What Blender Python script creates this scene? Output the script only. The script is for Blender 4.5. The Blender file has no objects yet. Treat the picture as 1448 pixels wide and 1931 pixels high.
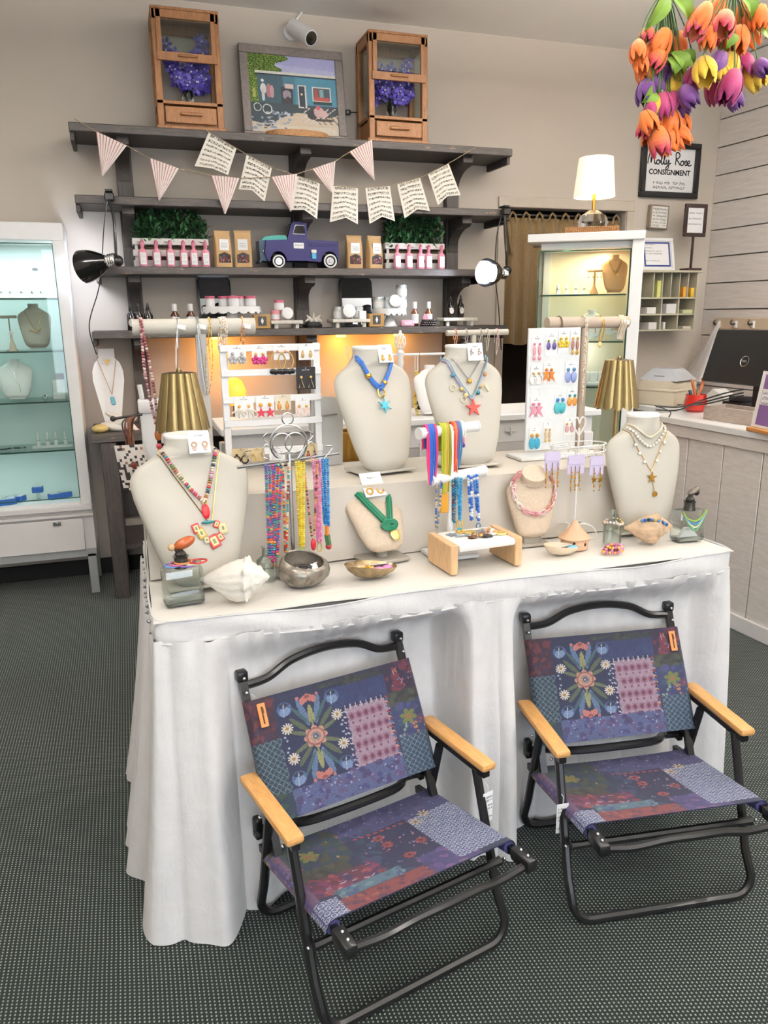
import bpy, bmesh, math, random
import numpy as np
from mathutils import Vector, Matrix
from math import sin, cos, pi, radians, sqrt, exp, atan2

SC = bpy.context.scene
COL = SC.collection
random.seed(7)

# ------------------------------------------------------------------ camera
EYE = Vector((0, 0, 1.6))
FPX, YAW, PITCH, ROLL = 1452.0, radians(18.1), radians(14.3), radians(-0.6)
FW = Vector((sin(YAW) * cos(PITCH), cos(YAW) * cos(PITCH), -sin(PITCH)))
_r0 = Vector((cos(YAW), -sin(YAW), 0)); _u0 = _r0.cross(FW)
RT = cos(ROLL) * _r0 + sin(ROLL) * _u0
UP = -sin(ROLL) * _r0 + cos(ROLL) * _u0
cam_data = bpy.data.cameras.new('camera')
cam = bpy.data.objects.new('camera', cam_data); COL.objects.link(cam)
cam.matrix_world = Matrix(((RT.x, UP.x, -FW.x, EYE.x), (RT.y, UP.y, -FW.y, EYE.y), (RT.z, UP.z, -FW.z, EYE.z), (0, 0, 0, 1)))
cam_data.sensor_fit = 'HORIZONTAL'; cam_data.sensor_width = 36.0
cam_data.lens = FPX / 1448.0 * 36.0
cam_data.clip_start = 0.02
SC.camera = cam

# ------------------------------------------------------------------ world, exposure
wd = bpy.data.worlds.new('world'); SC.world = wd; wd.use_nodes = True
wd.node_tree.nodes['Background'].inputs[0].default_value = (0.9, 0.95, 1.0, 1)
wd.node_tree.nodes['Background'].inputs[1].default_value = 0.25
SC.view_settings.view_transform = 'Standard'; SC.view_settings.look = 'None'
SC.view_settings.gamma = 1.0; SC.view_settings.use_curve_mapping = False
SC.view_settings.exposure = 0.08
SC.cycles.use_denoising = True
SC.cycles.max_bounces = 8; SC.cycles.transparent_max_bounces = 24
SC.cycles.transmission_bounces = 10; SC.cycles.glossy_bounces = 4
SC.cycles.sample_clamp_indirect = 6.0
SC.cycles.caustics_reflective = False; SC.cycles.caustics_refractive = False

# ------------------------------------------------------------------ measures (metres; X along back wall, Y towards it)
WALL, SHF, TOPZ, RIZ, CEIL = 5.10, 4.75, 0.875, 1.103, 3.36
def ray(x, y): return FW + RT * ((x - 724) / FPX) - UP * ((y - 965.5) / FPX)
def atY(x, y, Y): d = ray(x, y); return EYE + d * (Y / d.y)
def atX(x, y, X): d = ray(x, y); return EYE + d * (X / d.x)
def atZ(x, y, z): d = ray(x, y); return EYE + d * ((z - EYE.z) / d.z)
def mpp(p): return (Vector(p) - EYE).dot(FW) / FPX

# ------------------------------------------------------------------ lights (ceiling panels added out of view, street window behind the camera)
def area(name, loc, size, power, color, rot=(0, 0, 0), sy=None):
    l = bpy.data.lights.new(name, 'AREA'); l.energy = power; l.color = color; l.size = size
    if sy: l.shape = 'RECTANGLE'; l.size_y = sy
    o = bpy.data.objects.new(name, l); COL.objects.link(o); o.location = loc; o.rotation_euler = rot
    return o
def point(name, loc, power, color, r=0.02):
    l = bpy.data.lights.new(name, 'POINT'); l.energy = power; l.color = color; l.shadow_soft_size = r
    o = bpy.data.objects.new(name, l); COL.objects.link(o); o.location = loc; return o
def spot(name, loc, target, power, color, ang=70, r=0.03):
    l = bpy.data.lights.new(name, 'SPOT'); l.energy = power; l.color = color; l.shadow_soft_size = r
    l.spot_size = radians(ang); l.spot_blend = 0.6
    o = bpy.data.objects.new(name, l); COL.objects.link(o); o.location = loc
    o.rotation_euler = (Vector(target) - Vector(loc)).to_track_quat('-Z', 'Y').to_euler(); return o
FILL_PANELS = [(-1.5, 1.9), (-.6, -.4), (1.4, -.2), (3.5, 2.1), (1.9, 2.8), (3.4, .2), (0.2, -2.2), (2.4, -2.2)]; PZ = CEIL - .28   # added unseen panels, shining down and up to brighten ceiling and walls
PW = [2.6, 1.1, 1.1, 1.6, 1.4, 1.2, 1.1, 1.1]
for i, (x, y) in enumerate(FILL_PANELS):
    area('ceiling_light_lamp', (x, y, PZ - 0.035), 1.15, 4, (1.0, 0.965, 0.92), sy=0.55)
    area('ceiling_fill_up', (x, y, PZ + 0.035), 1.15, 70 * PW[i], (1.0, 0.972, 0.945), rot=(pi, 0, 0), sy=0.55)
area('street_window_daylight', (0.8, -2.95, 1.55), 3.6, 112, (0.78, 0.87, 1.0), rot=(radians(90), 0, 0), sy=2.0)

# ------------------------------------------------------------------ colour and materials
def lin(c):
    if isinstance(c, str):
        c = c.lstrip('#'); c = [int(c[i:i + 2], 16) / 255 for i in (0, 2, 4)]
    return tuple((v / 12.92 if v <= 0.04045 else ((v + 0.055) / 1.055) ** 2.4) for v in c[:3])
class NT:
    def __init__(s, name):
        s.m = bpy.data.materials.new(name); s.m.use_nodes = True; s.t = s.m.node_tree
        s.b = s.t.nodes['Principled BSDF']; s.out = s.t.nodes['Material Output']
    def n(s, typ, **k):
        q = s.t.nodes.new(typ)
        for a, v in k.items():
            if a in q.inputs and not hasattr(type(q), a): q.inputs[a].default_value = v
            else: setattr(q, a, v)
        return q
    def l(s, a, b): s.t.links.new(a, b)
    def coord(s, kind='Object', scale=(1, 1, 1)):
        c = s.n('ShaderNodeTexCoord'); mp = s.n('ShaderNodeMapping'); mp.inputs['Scale'].default_value = scale
        s.l(c.outputs[kind], mp.inputs['Vector']); return mp.outputs[0]
    def noise(s, vec, scale, detail=4, rough=0.55, dist=0):
        q = s.n('ShaderNodeTexNoise'); q.inputs['Scale'].default_value = scale; q.inputs['Detail'].default_value = detail
        q.inputs['Roughness'].default_value = rough; q.inputs['Distortion'].default_value = dist
        s.l(vec, q.inputs['Vector']); return q.outputs[0]
    def ramp(s, fac, stops):
        q = s.n('ShaderNodeValToRGB'); e = q.color_ramp.elements
        e[0].position, e[0].color = stops[0][0], (*stops[0][1], 1); e[1].position, e[1].color = stops[-1][0], (*stops[-1][1], 1)
        for p, c in stops[1:-1]: k = e.new(p); k.color = (*c, 1)
        s.l(fac, q.inputs[0]); return q.outputs[0]
    def math(s, op, a, b=None, c=None):
        q = s.n('ShaderNodeMath'); q.operation = op
        for i, v in enumerate((a, b, c)):
            if v is None: continue
            if isinstance(v, (int, float)): q.inputs[i].default_value = v
            else: s.l(v, q.inputs[i])
        return q.outputs[0]
    def mix(s, fac, a, b, typ='MIX'):
        q = s.n('ShaderNodeMix', data_type='RGBA', blend_type=typ)
        for i, v in ((0, fac), (6, a), (7, b)):
            if isinstance(v, (int, float)): q.inputs[i].default_value = v
            elif isinstance(v, tuple): q.inputs[i].default_value = (*v[:3], 1)
            else: s.l(v, q.inputs[i])
        return q.outputs[2]
    def bump(s, h, strength=0.3, dist=0.002):
        q = s.n('ShaderNodeBump'); q.inputs['Strength'].default_value = strength; q.inputs['Distance'].default_value = dist
        s.l(h, q.inputs['Height']); s.l(q.outputs[0], s.b.inputs['Normal'])
    def set(s, **k):
        for a, v in k.items():
            i = s.b.inputs[a.replace('_', ' ')]
            if isinstance(v, (int, float)): i.default_value = v
            elif isinstance(v, tuple): i.default_value = (*v[:3], 1) if len(i.default_value) == 4 else v
            else: s.l(v, i)
MATS = {}
def M(name, color='#ffffff', rough=0.5, metal=0.0, var=0.08, vs=12.0, bump=0.0, bs=60.0, trans=0.0, emit=None, es=1.0, vc=False, sheen=0, sub=0, coat=0, ior=1.45, alpha=None):
    """plain procedural material: colour with slight mottling, optional relief, optional per-piece colour"""
    if name in MATS: return MATS[name]
    t = NT(name); v = t.coord()
    if vc:
        a = t.n('ShaderNodeVertexColor'); a.layer_name = 'Col'; base = a.outputs[0]
    else: base = lin(color)
    n = t.noise(v, vs, 3)
    f = t.ramp(n, [(0.25, (1 - var,) * 3), (0.75, (1 + var * 0.4,) * 3)])
    t.set(Base_Color=t.mix(1.0, base, f, 'MULTIPLY'), Roughness=rough, Metallic=metal, IOR=ior)
    if bump: t.bump(t.noise(v, bs, 3), bump)
    if trans: t.set(Transmission_Weight=trans)
    if sheen: t.set(Sheen_Weight=sheen)
    if coat: t.set(Coat_Weight=coat)
    if sub: t.set(Subsurface_Weight=sub, Subsurface_Scale=0.01)
    if emit: t.set(Emission_Color=lin(emit), Emission_Strength=es)
    if alpha is not None: t.set(Alpha=alpha)
    MATS[name] = t.m; return t.m
def wood(name, light, dark, scale=(3, 30, 30), rough=0.5, wear=None, ring=6.0):
    if name in MATS: return MATS[name]
    t = NT(name); v = t.coord(scale=scale)
    n = t.noise(v, ring, 6, 0.6, 0.6); n2 = t.noise(t.coord(scale=(scale[0] * 4, scale[1] * 4, scale[2] * 4)), ring, 3)
    c = t.ramp(n, [(0.3, lin(dark)), (0.7, lin(light))])
    if wear:
        w = t.noise(t.coord(scale=(3, 9, 9)), 4.0, 5, 0.7)
        c = t.mix(t.ramp(w, [(0.64, (0, 0, 0)), (0.70, (1, 1, 1))]), c, lin(wear))
    t.set(Base_Color=c, Roughness=rough); t.bump(n2, 0.15); MATS[name] = t.m; return t.m
def glassmat(name, color='#ffffff', rough=0.0, tint=0.12, refl=0.08):
    """thin pane: mostly clear, a little tinted, mirror reflections at glancing angles"""
    if name in MATS: return MATS[name]
    t = NT(name); t.t.nodes.remove(t.b)
    tr = t.n('ShaderNodeBsdfTransparent'); gl = t.n('ShaderNodeBsdfGlossy'); fr = t.n('ShaderNodeLayerWeight'); mx = t.n('ShaderNodeMixShader')
    tr.inputs[0].default_value = (*lin(color), 1); gl.inputs['Roughness'].default_value = 0.02
    fr.inputs['Blend'].default_value = 0.25
    k = t.math('MULTIPLY_ADD', fr.outputs['Fresnel'], 0.55, refl * 0.5)
    nz = t.noise(t.coord(), 3.0, 2); k = t.math('MULTIPLY', k, t.math('MULTIPLY_ADD', nz, 0.2, 0.9))
    t.l(k, mx.inputs[0]); t.l(tr.outputs[0], mx.inputs[1]); t.l(gl.outputs[0], mx.inputs[2]); t.l(mx.outputs[0], t.out.inputs[0])
    MATS[name] = t.m; return t.m

# ------------------------------------------------------------------ mesh builder
class MB:
    def __init__(s, m=None):
        s.v = []; s.f = []; s.c = []; s.m = m or Matrix.Identity(4); s.col = (1, 1, 1); s.used = False
    def color(s, c): s.col = lin(c); s.used = True; return s
    def at(s, x=0, y=0, z=0, rx=0, ry=0, rz=0, sc=1):
        s.m = Matrix.Translation((x, y, z)) @ Matrix.Rotation(rz, 4, 'Z') @ Matrix.Rotation(ry, 4, 'Y') @ Matrix.Rotation(rx, 4, 'X') @ Matrix.Scale(sc, 4); return s
    def add(s, vs, fs):
        o = len(s.v); m = s.m
        s.v += [tuple(m @ Vector(p)) for p in vs]
        s.f += [tuple(i + o for i in f) for f in fs]; s.c += [s.col] * len(fs); return s
    def box(s, cx, cy, cz, sx, sy, sz, b=0.0):
        x, y, z = sx / 2, sy / 2, sz / 2
        if b <= 0:
            vs = [(cx + a * x, cy + c * y, cz + d * z) for a in (-1, 1) for c in (-1, 1) for d in (-1, 1)]
            return s.add(vs, [(0, 1, 3, 2), (4, 6, 7, 5), (0, 4, 5, 1), (2, 3, 7, 6), (0, 2, 6, 4), (1, 5, 7, 3)])
        b = min(b, x * .49 * 2, y * .49 * 2, z * .49 * 2) ; bm = bmesh.new(); bmesh.ops.create_cube(bm, size=1)
        for v in bm.verts: v.co = Vector((cx + v.co.x * sx, cy + v.co.y * sy, cz + v.co.z * sz))
        bmesh.ops.bevel(bm, geom=list(bm.edges), offset=b, segments=1 if b < 0.006 else 2, affect='EDGES', profile=0.5)
        bm.verts.ensure_lookup_table(); bm.verts.index_update()
        s.add([tuple(v.co) for v in bm.verts], [tuple(v.index for v in f.verts) for f in bm.faces]); bm.free(); return s
    def tube(s, pts, r, n=6, closed=False, cap=True, flat=1.0, up=None):
        P = [Vector(p) for p in pts]; k = len(P); R = r if isinstance(r, (list, tuple)) else [r] * k
        vs, fs = [], []; prev = None
        for i, p in enumerate(P):
            a = P[(i - 1) % k] if (closed or i > 0) else p; b = P[(i + 1) % k] if (closed or i < k - 1) else p
            t = (b - a); t = t.normalized() if t.length > 1e-9 else Vector((0, 0, 1))
            if prev is None:
                q = Vector(up) if up else (Vector((0, 0, 1)) if abs(t.z) < 0.9 else Vector((1, 0, 0)))
            else: q = prev
            nn = (q - t * q.dot(t))
            nn = nn.normalized() if nn.length > 1e-6 else t.orthogonal().normalized()
            prev = nn; bb = t.cross(nn)
            for j in range(n):
                an = 2 * pi * (j + 0.5) / n; vs.append(tuple(p + nn * (cos(an) * R[i]) + bb * (sin(an) * R[i] * flat)))
        for i in range(k if closed else k - 1):
            for j in range(n):
                a, b = i * n + j, i * n + (j + 1) % n; c, d = ((i + 1) % k) * n + (j + 1) % n, ((i + 1) % k) * n + j
                fs.append((a, b, c, d))
        if cap and not closed: fs += [tuple(range(n))[::-1], tuple((k - 1) * n + j for j in range(n))]
        return s.add(vs, fs)
    def cyl(s, p0, p1, r0, r1=None, n=12): return s.tube([p0, p1], [r0, r0 if r1 is None else r1], n)
    def lathe(s, prof, n=16, c=(0, 0, 0), fn=None, cap=True, sx=1, sy=1):
        vs, fs = [], []; k = len(prof)
        for i, (r, z) in enumerate(prof):
            for j in range(n):
                a = 2 * pi * j / n; rr, zz = (r, z) if fn is None else fn(r, z, a, i)
                vs.append((c[0] + cos(a) * rr * sx, c[1] + sin(a) * rr * sy, c[2] + zz))
        for i in range(k - 1):
            for j in range(n): fs.append((i * n + j, i * n + (j + 1) % n, (i + 1) * n + (j + 1) % n, (i + 1) * n + j))
        if cap:
            if prof[0][0] > 1e-6: fs.append(tuple(range(n))[::-1])
            if prof[-1][0] > 1e-6: fs.append(tuple((k - 1) * n + j for j in range(n)))
        return s.add(vs, fs)
    def ball(s, c, r, sx=1, sy=1, sz=1, n=8, m=6):
        return s.lathe([(max(r * sin(pi * i / m), 1e-5), -r * cos(pi * i / m) * sz) for i in range(m + 1)], n, c, cap=False, sx=sx, sy=sy)
    def prism(s, pts, d0, d1, plane='xz'):
        k = len(pts)
        f = {'xz': lambda a, b, d: (a, d, b), 'xy': lambda a, b, d: (a, b, d), 'yz': lambda a, b, d: (d, a, b)}[plane]
        return s.add([f(a, b, d0) for a, b in pts] + [f(a, b, d1) for a, b in pts],
                     [tuple(range(k)), tuple(range(2 * k - 1, k - 1, -1))] + [(i, (i + 1) % k, k + (i + 1) % k, k + i) for i in range(k)])
    def ring(s, c, R, r, axis='y', n=14, m=5, sx=1, sz=1, a0=0, a1=2 * pi):
        full = abs(a1 - a0 - 2 * pi) < 1e-6; k = n if full else n + 1; pts = []
        for i in range(k):
            a = a0 + (a1 - a0) * i / n; u, w = cos(a) * R * sx, sin(a) * R * sz
            pts.append({'y': (c[0] + u, c[1], c[2] + w), 'z': (c[0] + u, c[1] + w, c[2]), 'x': (c[0], c[1] + u, c[2] + w)}[axis])
        return s.tube(pts, r, m, closed=full)
    def sheet(s, fn, nu, nv, th=0.0, cols=None):
        """surface fn(u,v) -> point, u,v in 0..1; th gives it thickness; cols(i,j) colour per face"""
        G = [[Vector(fn(i / nu, j / nv)) for j in range(nv + 1)] for i in range(nu + 1)]
        vs = [tuple(G[i][j]) for i in range(nu + 1) for j in range(nv + 1)]; w = nv + 1
        fs = [(i * w + j, (i + 1) * w + j, (i + 1) * w + j + 1, i * w + j + 1) for i in range(nu) for j in range(nv)]
        nf = len(fs)
        if th:
            N = len(vs); back = []
            for i in range(nu + 1):
                for j in range(nv + 1):
                    a = G[min(i + 1, nu)][j] - G[max(i - 1, 0)][j]; b = G[i][min(j + 1, nv)] - G[i][max(j - 1, 0)]
                    q = a.cross(b); q = q.normalized() if q.length > 1e-12 else Vector((0, 1, 0)); back.append(tuple(G[i][j] - q * th))
            vs += back; fs += [tuple(N + k for k in f[::-1]) for f in fs]
            for i in range(nu): fs += [((i + 1) * w, i * w, N + i * w, N + (i + 1) * w), (i * w + nv, (i + 1) * w + nv, N + (i + 1) * w + nv, N + i * w + nv)]
            for j in range(nv): fs += [(j, j + 1, N + j + 1, N + j), (nu * w + j + 1, nu * w + j, N + nu * w + j, N + nu * w + j + 1)]
        o = len(s.c); s.add(vs, fs)
        if cols is not None:
            s.used = True
            for i in range(nu):
                for j in range(nv):
                    k = cols(i, j); s.c[o + i * nv + j] = k
                    if th: s.c[o + nu * nv + i * nv + j] = k
        return s
    def build(s, name, mat, parent=None, loc=(0, 0, 0), rz=0.0, smooth=38, fix=True, **tags):
        me = bpy.data.meshes.new(name); me.from_pydata(s.v, [], s.f)
        if fix:
            bm = bmesh.new(); bm.from_mesh(me); bmesh.ops.recalc_face_normals(bm, faces=bm.faces); bm.to_mesh(me); bm.free()
        if s.used:
            ca = me.color_attributes.new('Col', 'FLOAT_COLOR', 'CORNER'); cc = np.ones((len(me.loops), 4), 'f')
            cnt = np.array([len(f) for f in s.f]); cc[:, :3] = np.repeat(np.array(s.c, 'f'), cnt, axis=0); ca.data.foreach_set('color', cc.ravel())
        if smooth: me.shade_smooth(); me.set_sharp_from_angle(angle=radians(smooth))
        me.materials.append(mat)
        o = bpy.data.objects.new(name, me); COL.objects.link(o); o.location = loc; o.rotation_euler = (0, 0, rz)
        if parent is not None: o.parent = parent
        if (name.endswith('print') and name != 'picture_print') or name in ('small_lettering', 'sign_lettering', 'lettering'): o['kind'] = 'stuff'
        for k, v in tags.items():
            if v: o[k] = v
        return o
def thing(name, label, category, loc=(0, 0, 0), rz=0.0, group=None, rot=None):
    o = bpy.data.objects.new(name, None); COL.objects.link(o); o.location = loc; o.rotation_euler = rot or (0, 0, rz)
    o.empty_display_size = 0.05; o['label'] = label; o['category'] = category
    if group: o['group'] = group
    return o
def dup(root, loc=None, rz=None, label=None, parent=None):
    c = root.copy(); COL.objects.link(c)
    if parent is not None: c.parent = parent
    if loc is not None: c.location = loc
    if rz is not None: c.rotation_euler = (root.rotation_euler[0], root.rotation_euler[1], rz)
    if label: c['label'] = label
    for ch in list(root.children): dup(ch, parent=c)
    return c
def text(name, body, size, mat, parent=None, loc=(0, 0, 0), rot=(pi / 2, 0, 0), depth=0.0006, shear=0, align='CENTER', bold=0.0, **tags):
    cu = bpy.data.curves.new(name, 'FONT'); cu.body = body; cu.size = size; cu.extrude = depth; cu.align_x = align; cu.align_y = 'CENTER'; cu.shear = shear; cu.resolution_u = 3; cu.offset = bold
    tmp = bpy.data.objects.new(name, cu); COL.objects.link(tmp); dg = bpy.context.evaluated_depsgraph_get(); dg.update()
    me = bpy.data.meshes.new_from_object(tmp.evaluated_get(dg)); bpy.data.objects.remove(tmp); bpy.data.curves.remove(cu); me.name = name
    me.materials.clear(); me.materials.append(mat)
    o = bpy.data.objects.new(name, me); COL.objects.link(o); o.location = loc; o.rotation_euler = rot
    if parent is not None: o.parent = parent
    for k, v in tags.items(): o[k] = v
    return o
def scribble(mb, x0, z, w, h, y, rnd, dens=1.0):
    """a line of writing too small to read: short upright and slanted strokes"""
    x = x0
    while x < x0 + w:
        k = rnd.random()
        if k < 0.15: x += h * 0.5; continue
        ww = h * rnd.uniform(0.35, 0.6)
        mb.box(x + ww * .15, y, z, ww * 0.25, 0.0004, h * rnd.uniform(0.6, 1)); mb.box(x + ww * .5, y, z + h * rnd.uniform(-.35, .35), ww * 0.6, 0.0004, h * 0.22)
        x += ww * 1.25 / dens

VC = lambda r=0.5, m=0.0, nm='painted_pieces': M(f'{nm}_{int(r*100)}_{int(m*100)}', rough=r, metal=m, vc=True, var=0.06, vs=40)
GOLD = M('polished_gold', '#d9a84e', 0.25, 1.0, vs=80); SILVER = M('polished_silver', '#c9c9c9', 0.25, 1.0, vs=80)
BLACKM = M('black_coated_metal', '#151516', 0.35, 0.0, vs=50, coat=0.2); CHROME = M('chrome', '#e6e6e8', 0.08, 1.0)
WHITEP = M('white_satin_paint', '#ecebe8', 0.4, vs=8, var=0.04); CARD = M('white_card', '#f2f1ef', 0.7, var=0.03)
INK = M('black_ink', '#1a1a1a', 0.8)

# ================================================================== THE SETTING
def struct(o): o['kind'] = 'structure'; return o
def plaster(name, color):
    t = NT(name); v = t.coord(); n = t.noise(v, 2.0, 3); f = t.ramp(n, [(0.3, tuple(x * 0.96 for x in lin(color))), (0.7, lin(color))])
    t.set(Base_Color=f, Roughness=0.85); t.bump(t.noise(v, 140, 3), 0.12, 0.001); return t.m
WALLM = plaster('greige_wall_paint', '#bfb5a8'); CEILM = plaster('ceiling_paint', '#f4f1ed')
def carpet_material():
    t = NT('dark_green_loop_carpet'); c = t.n('ShaderNodeTexCoord'); sp = t.n('ShaderNodeSeparateXYZ'); t.l(c.outputs['Object'], sp.inputs[0])
    wob = t.noise(c.outputs['Object'], 7.0, 2)
    px = t.math('MULTIPLY_ADD', wob, 0.25, t.math('DIVIDE', sp.outputs[0], 0.0108)); col = t.math('FLOOR', px)
    odd = t.math('MODULO', t.math('ABSOLUTE', col), 2.0)
    py = t.math('ADD', t.math('DIVIDE', sp.outputs[1], 0.0104), t.math('MULTIPLY', col, 0.31))
    fx = t.math('ABSOLUTE', t.math('SUBTRACT', t.math('FRACT', px), 0.5)); fy = t.math('ABSOLUTE', t.math('SUBTRACT', t.math('FRACT', py), 0.5))
    d = t.math('SQRT', t.math('ADD', t.math('POWER', t.math('MULTIPLY', fx, 2.7), 2.0), t.math('POWER', t.math('MULTIPLY', fy, 2.1), 2.0)))
    dot = t.math('SUBTRACT', 1.0, t.math('SMOOTH_MIN', t.math('MULTIPLY', d, 1.55), 1.0, 0.2))
    dot = t.math('MULTIPLY', dot, 2.2); nz = t.noise(c.outputs['Object'], 300, 2); big = t.noise(c.outputs['Object'], 1.3, 4)
    dk = t.ramp(nz, [(0.3, lin('#060f0a')), (0.75, lin('#111e18'))]); lt = t.ramp(big, [(0.3, lin('#7e8b82')), (0.7, lin('#9ca79e'))])
    q = t.n('ShaderNodeClamp'); t.l(dot, q.inputs[0])
    t.set(Base_Color=t.mix(q.outputs[0], dk, lt), Roughness=0.95, Sheen_Weight=0.15)
    t.bump(t.math('ADD', q.outputs[0], t.math('MULTIPLY', nz, 0.6)), 0.6, 0.004); return t.m
XC, SKEW = 4.285, math.tan(radians(3.2))
XR = lambda y: XC + SKEW * (WALL - y)
YF, XL = -3.2, -3.2
b = MB(); b.add([(XL, YF, 0), (XR(YF), YF, 0), (XC, WALL + 1.2, 0), (XL, WALL + 1.2, 0)], [(0, 1, 2, 3)]); b.add([(XL, YF, -.05), (XR(YF), YF, -.05), (XC, WALL + 1.2, -.05), (XL, WALL + 1.2, -.05)], [(3, 2, 1, 0)])
struct(b.build('floor', carpet_material(), smooth=0))
b = MB(); b.add([(XL - .1, YF - .1, CEIL), (XR(YF) + .1, YF - .1, CEIL), (XC + .2, WALL + .1, CEIL), (XL - .1, WALL + .1, CEIL)], [(3, 2, 1, 0)])
b.add([(XL - .1, YF - .1, CEIL + .1), (XR(YF) + .1, YF - .1, CEIL + .1), (XC + .2, WALL + .1, CEIL + .1), (XL - .1, WALL + .1, CEIL + .1)], [(0, 1, 2, 3)])
struct(b.build('ceiling', CEILM, smooth=0))
# back wall with the curtained doorway
DX0, DX1, DZ1 = atY(955, 390, WALL).x, atY(1180, 400, WALL).x, 2.315
b = MB(); b.box((XL + DX0) / 2, WALL + .06, CEIL / 2, DX0 - XL, .12, CEIL); b.box((DX1 + XC + .1) / 2, WALL + .06, CEIL / 2, XC + .1 - DX1, .12, CEIL)
b.box((DX0 + DX1) / 2, WALL + .06, (DZ1 + CEIL) / 2, DX1 - DX0, .12, CEIL - DZ1); struct(b.build('wall_back', WALLM, smooth=0))
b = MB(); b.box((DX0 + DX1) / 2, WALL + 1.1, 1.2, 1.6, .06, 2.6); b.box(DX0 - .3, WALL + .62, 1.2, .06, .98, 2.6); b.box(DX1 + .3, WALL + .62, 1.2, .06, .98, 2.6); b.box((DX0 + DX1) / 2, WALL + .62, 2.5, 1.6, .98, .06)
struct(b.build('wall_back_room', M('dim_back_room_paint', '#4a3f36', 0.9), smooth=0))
b = MB(); b.box(DX0 - .035, WALL - .008, DZ1 / 2, .06, .016, DZ1, .004); b.box(DX1 + .035, WALL - .008, DZ1 / 2, .06, .016, DZ1, .004); b.box((DX0 + DX1) / 2, WALL - .008, DZ1 + .035, DX1 - DX0 + .13, .016, .07, .004)
struct(b.build('trim_1', M('doorway_casing_paint', '#b9ae9f', 0.6)))
b = MB(); b.box(XL - .06, (YF + WALL) / 2, CEIL / 2, .12, WALL - YF, CEIL); struct(b.build('wall_left', WALLM, smooth=0))
b = MB(); b.box(-2.1, YF - .06, CEIL / 2, 2.2, .12, CEIL); b.box((2.6 + XR(YF)) / 2, YF - .06, CEIL / 2, XR(YF) - 2.6, .12, CEIL); b.box(.8, YF - .06, .27, 3.6, .12, .54); b.box(.8, YF - .06, 2.96, 3.6, .12, .8)
struct(b.build('wall_front', WALLM, smooth=0))
b = MB()
for x in (-1.0, .2, 1.4, 2.6): b.box(x, YF - .02, 1.55, .07, .1, 2.06)
b.box(.8, YF - .02, .53, 3.7, .1, .07); b.box(.8, YF - .02, 2.57, 3.7, .1, .07); wf = struct(b.build('window_1', WHITEP))
b = MB(); b.box(.8, YF - .05, 1.55, 3.6, .006, 2.04); b.build('pane', glassmat('shop_window_glass', '#f4faf8'), wf)
# right wall: shiplap boards, each its own piece
AN = atan2(-1.0, SKEW)  # direction of the wall, towards the camera
wr = MB(); L = WALL - YF
wr.add([(XC + .03, WALL, 0), (XR(YF) + .03, YF, 0), (XR(YF) + .03, YF, CEIL), (XC + .03, WALL, CEIL), (XC + .15, WALL, 0), (XR(YF) + .15, YF, 0), (XR(YF) + .15, YF, CEIL), (XC + .15, WALL, CEIL)],
       [(0, 1, 2, 3), (7, 6, 5, 4), (0, 4, 5, 1), (1, 5, 6, 2), (2, 6, 7, 3), (3, 7, 4, 0)])
wallr = struct(wr.build('wall_right', M('shiplap_backing', '#6f655e', 0.9), smooth=0))
z0 = atY(1328.7, 583.7, WALL).z; stp = (atY(1359.6, 226, WALL).z - z0) / 7
plm = NT('whitewashed_shiplap'); v = plm.coord(scale=(1.2, 14, 14)); gn = plm.noise(v, 5, 5, 0.6, 0.4)
kn = plm.n('ShaderNodeTexVoronoi'); kn.inputs['Scale'].default_value = 1.4; plm.l(plm.coord(), kn.inputs['Vector'])
cc = plm.ramp(gn, [(0.25, lin('#d2c8c1')), (0.6, lin('#e2dbd5'))]); cc = plm.mix(plm.ramp(kn.outputs['Distance'], [(0.012, (.5,) * 3), (0.03, (0,) * 3)]), cc, lin('#a89c94'))
plm.set(Base_Color=cc, Roughness=0.6); plm.bump(gn, 0.12, 0.001)
k = int(math.floor(-z0 / stp)) - 1; rp = random.Random(3); first = True
while z0 + k * stp < CEIL:
    lo, hi = max(0, z0 + k * stp) + .0035, min(CEIL, z0 + (k + 1) * stp) - .0035
    if hi - lo > .02:
        pb = MB(); pb.box(L / 2, 0, (hi - lo) / 2, L, .022, hi - lo, .002)
        o = pb.build('plank', plm.m, wallr, loc=(XC + .021 + rp.uniform(-.0015, .0015), WALL, lo)); o.rotation_euler = (0, 0, AN)
    k += 1
b = MB(); b.box((XL + DX0) / 2, WALL - .008, .05, DX0 - XL, .016, .1, .004); struct(b.build('baseboard_back', M('shade_dark_baseboard', '#191614', .6)))  # near-black colour stands in for the shade under the left cabinet
# bodies of the added fill panels (unseen, above and behind the view)
for i, (x, y) in enumerate(FILL_PANELS):
    t = thing('ceiling_fill_panel', 'white framed suspended fill panel added out of view', 'added fill light', (x, y, PZ), group='added ceiling fill panels')
    b = MB(); b.box(0, -.3, 0, 1.24, .04, .06); b.box(0, .3, 0, 1.24, .04, .06); b.box(-.6, 0, 0, .04, .56, .06); b.box(.6, 0, 0, .04, .56, .06); b.build('frame', WHITEP, t)
    for sx in (-.5, .5): b = MB(); b.tube([(sx, -.3, .03), (sx, -.3, CEIL - PZ)], .003, 5); b.build('suspension_wire', SILVER, t)
    b = MB(); b.box(0, 0, 0, 1.16, .56, .04); b.build('diffuser', M('light_diffuser', '#ffffff', 0.6, emit='#fff4e6', es=1.2), t)

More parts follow.
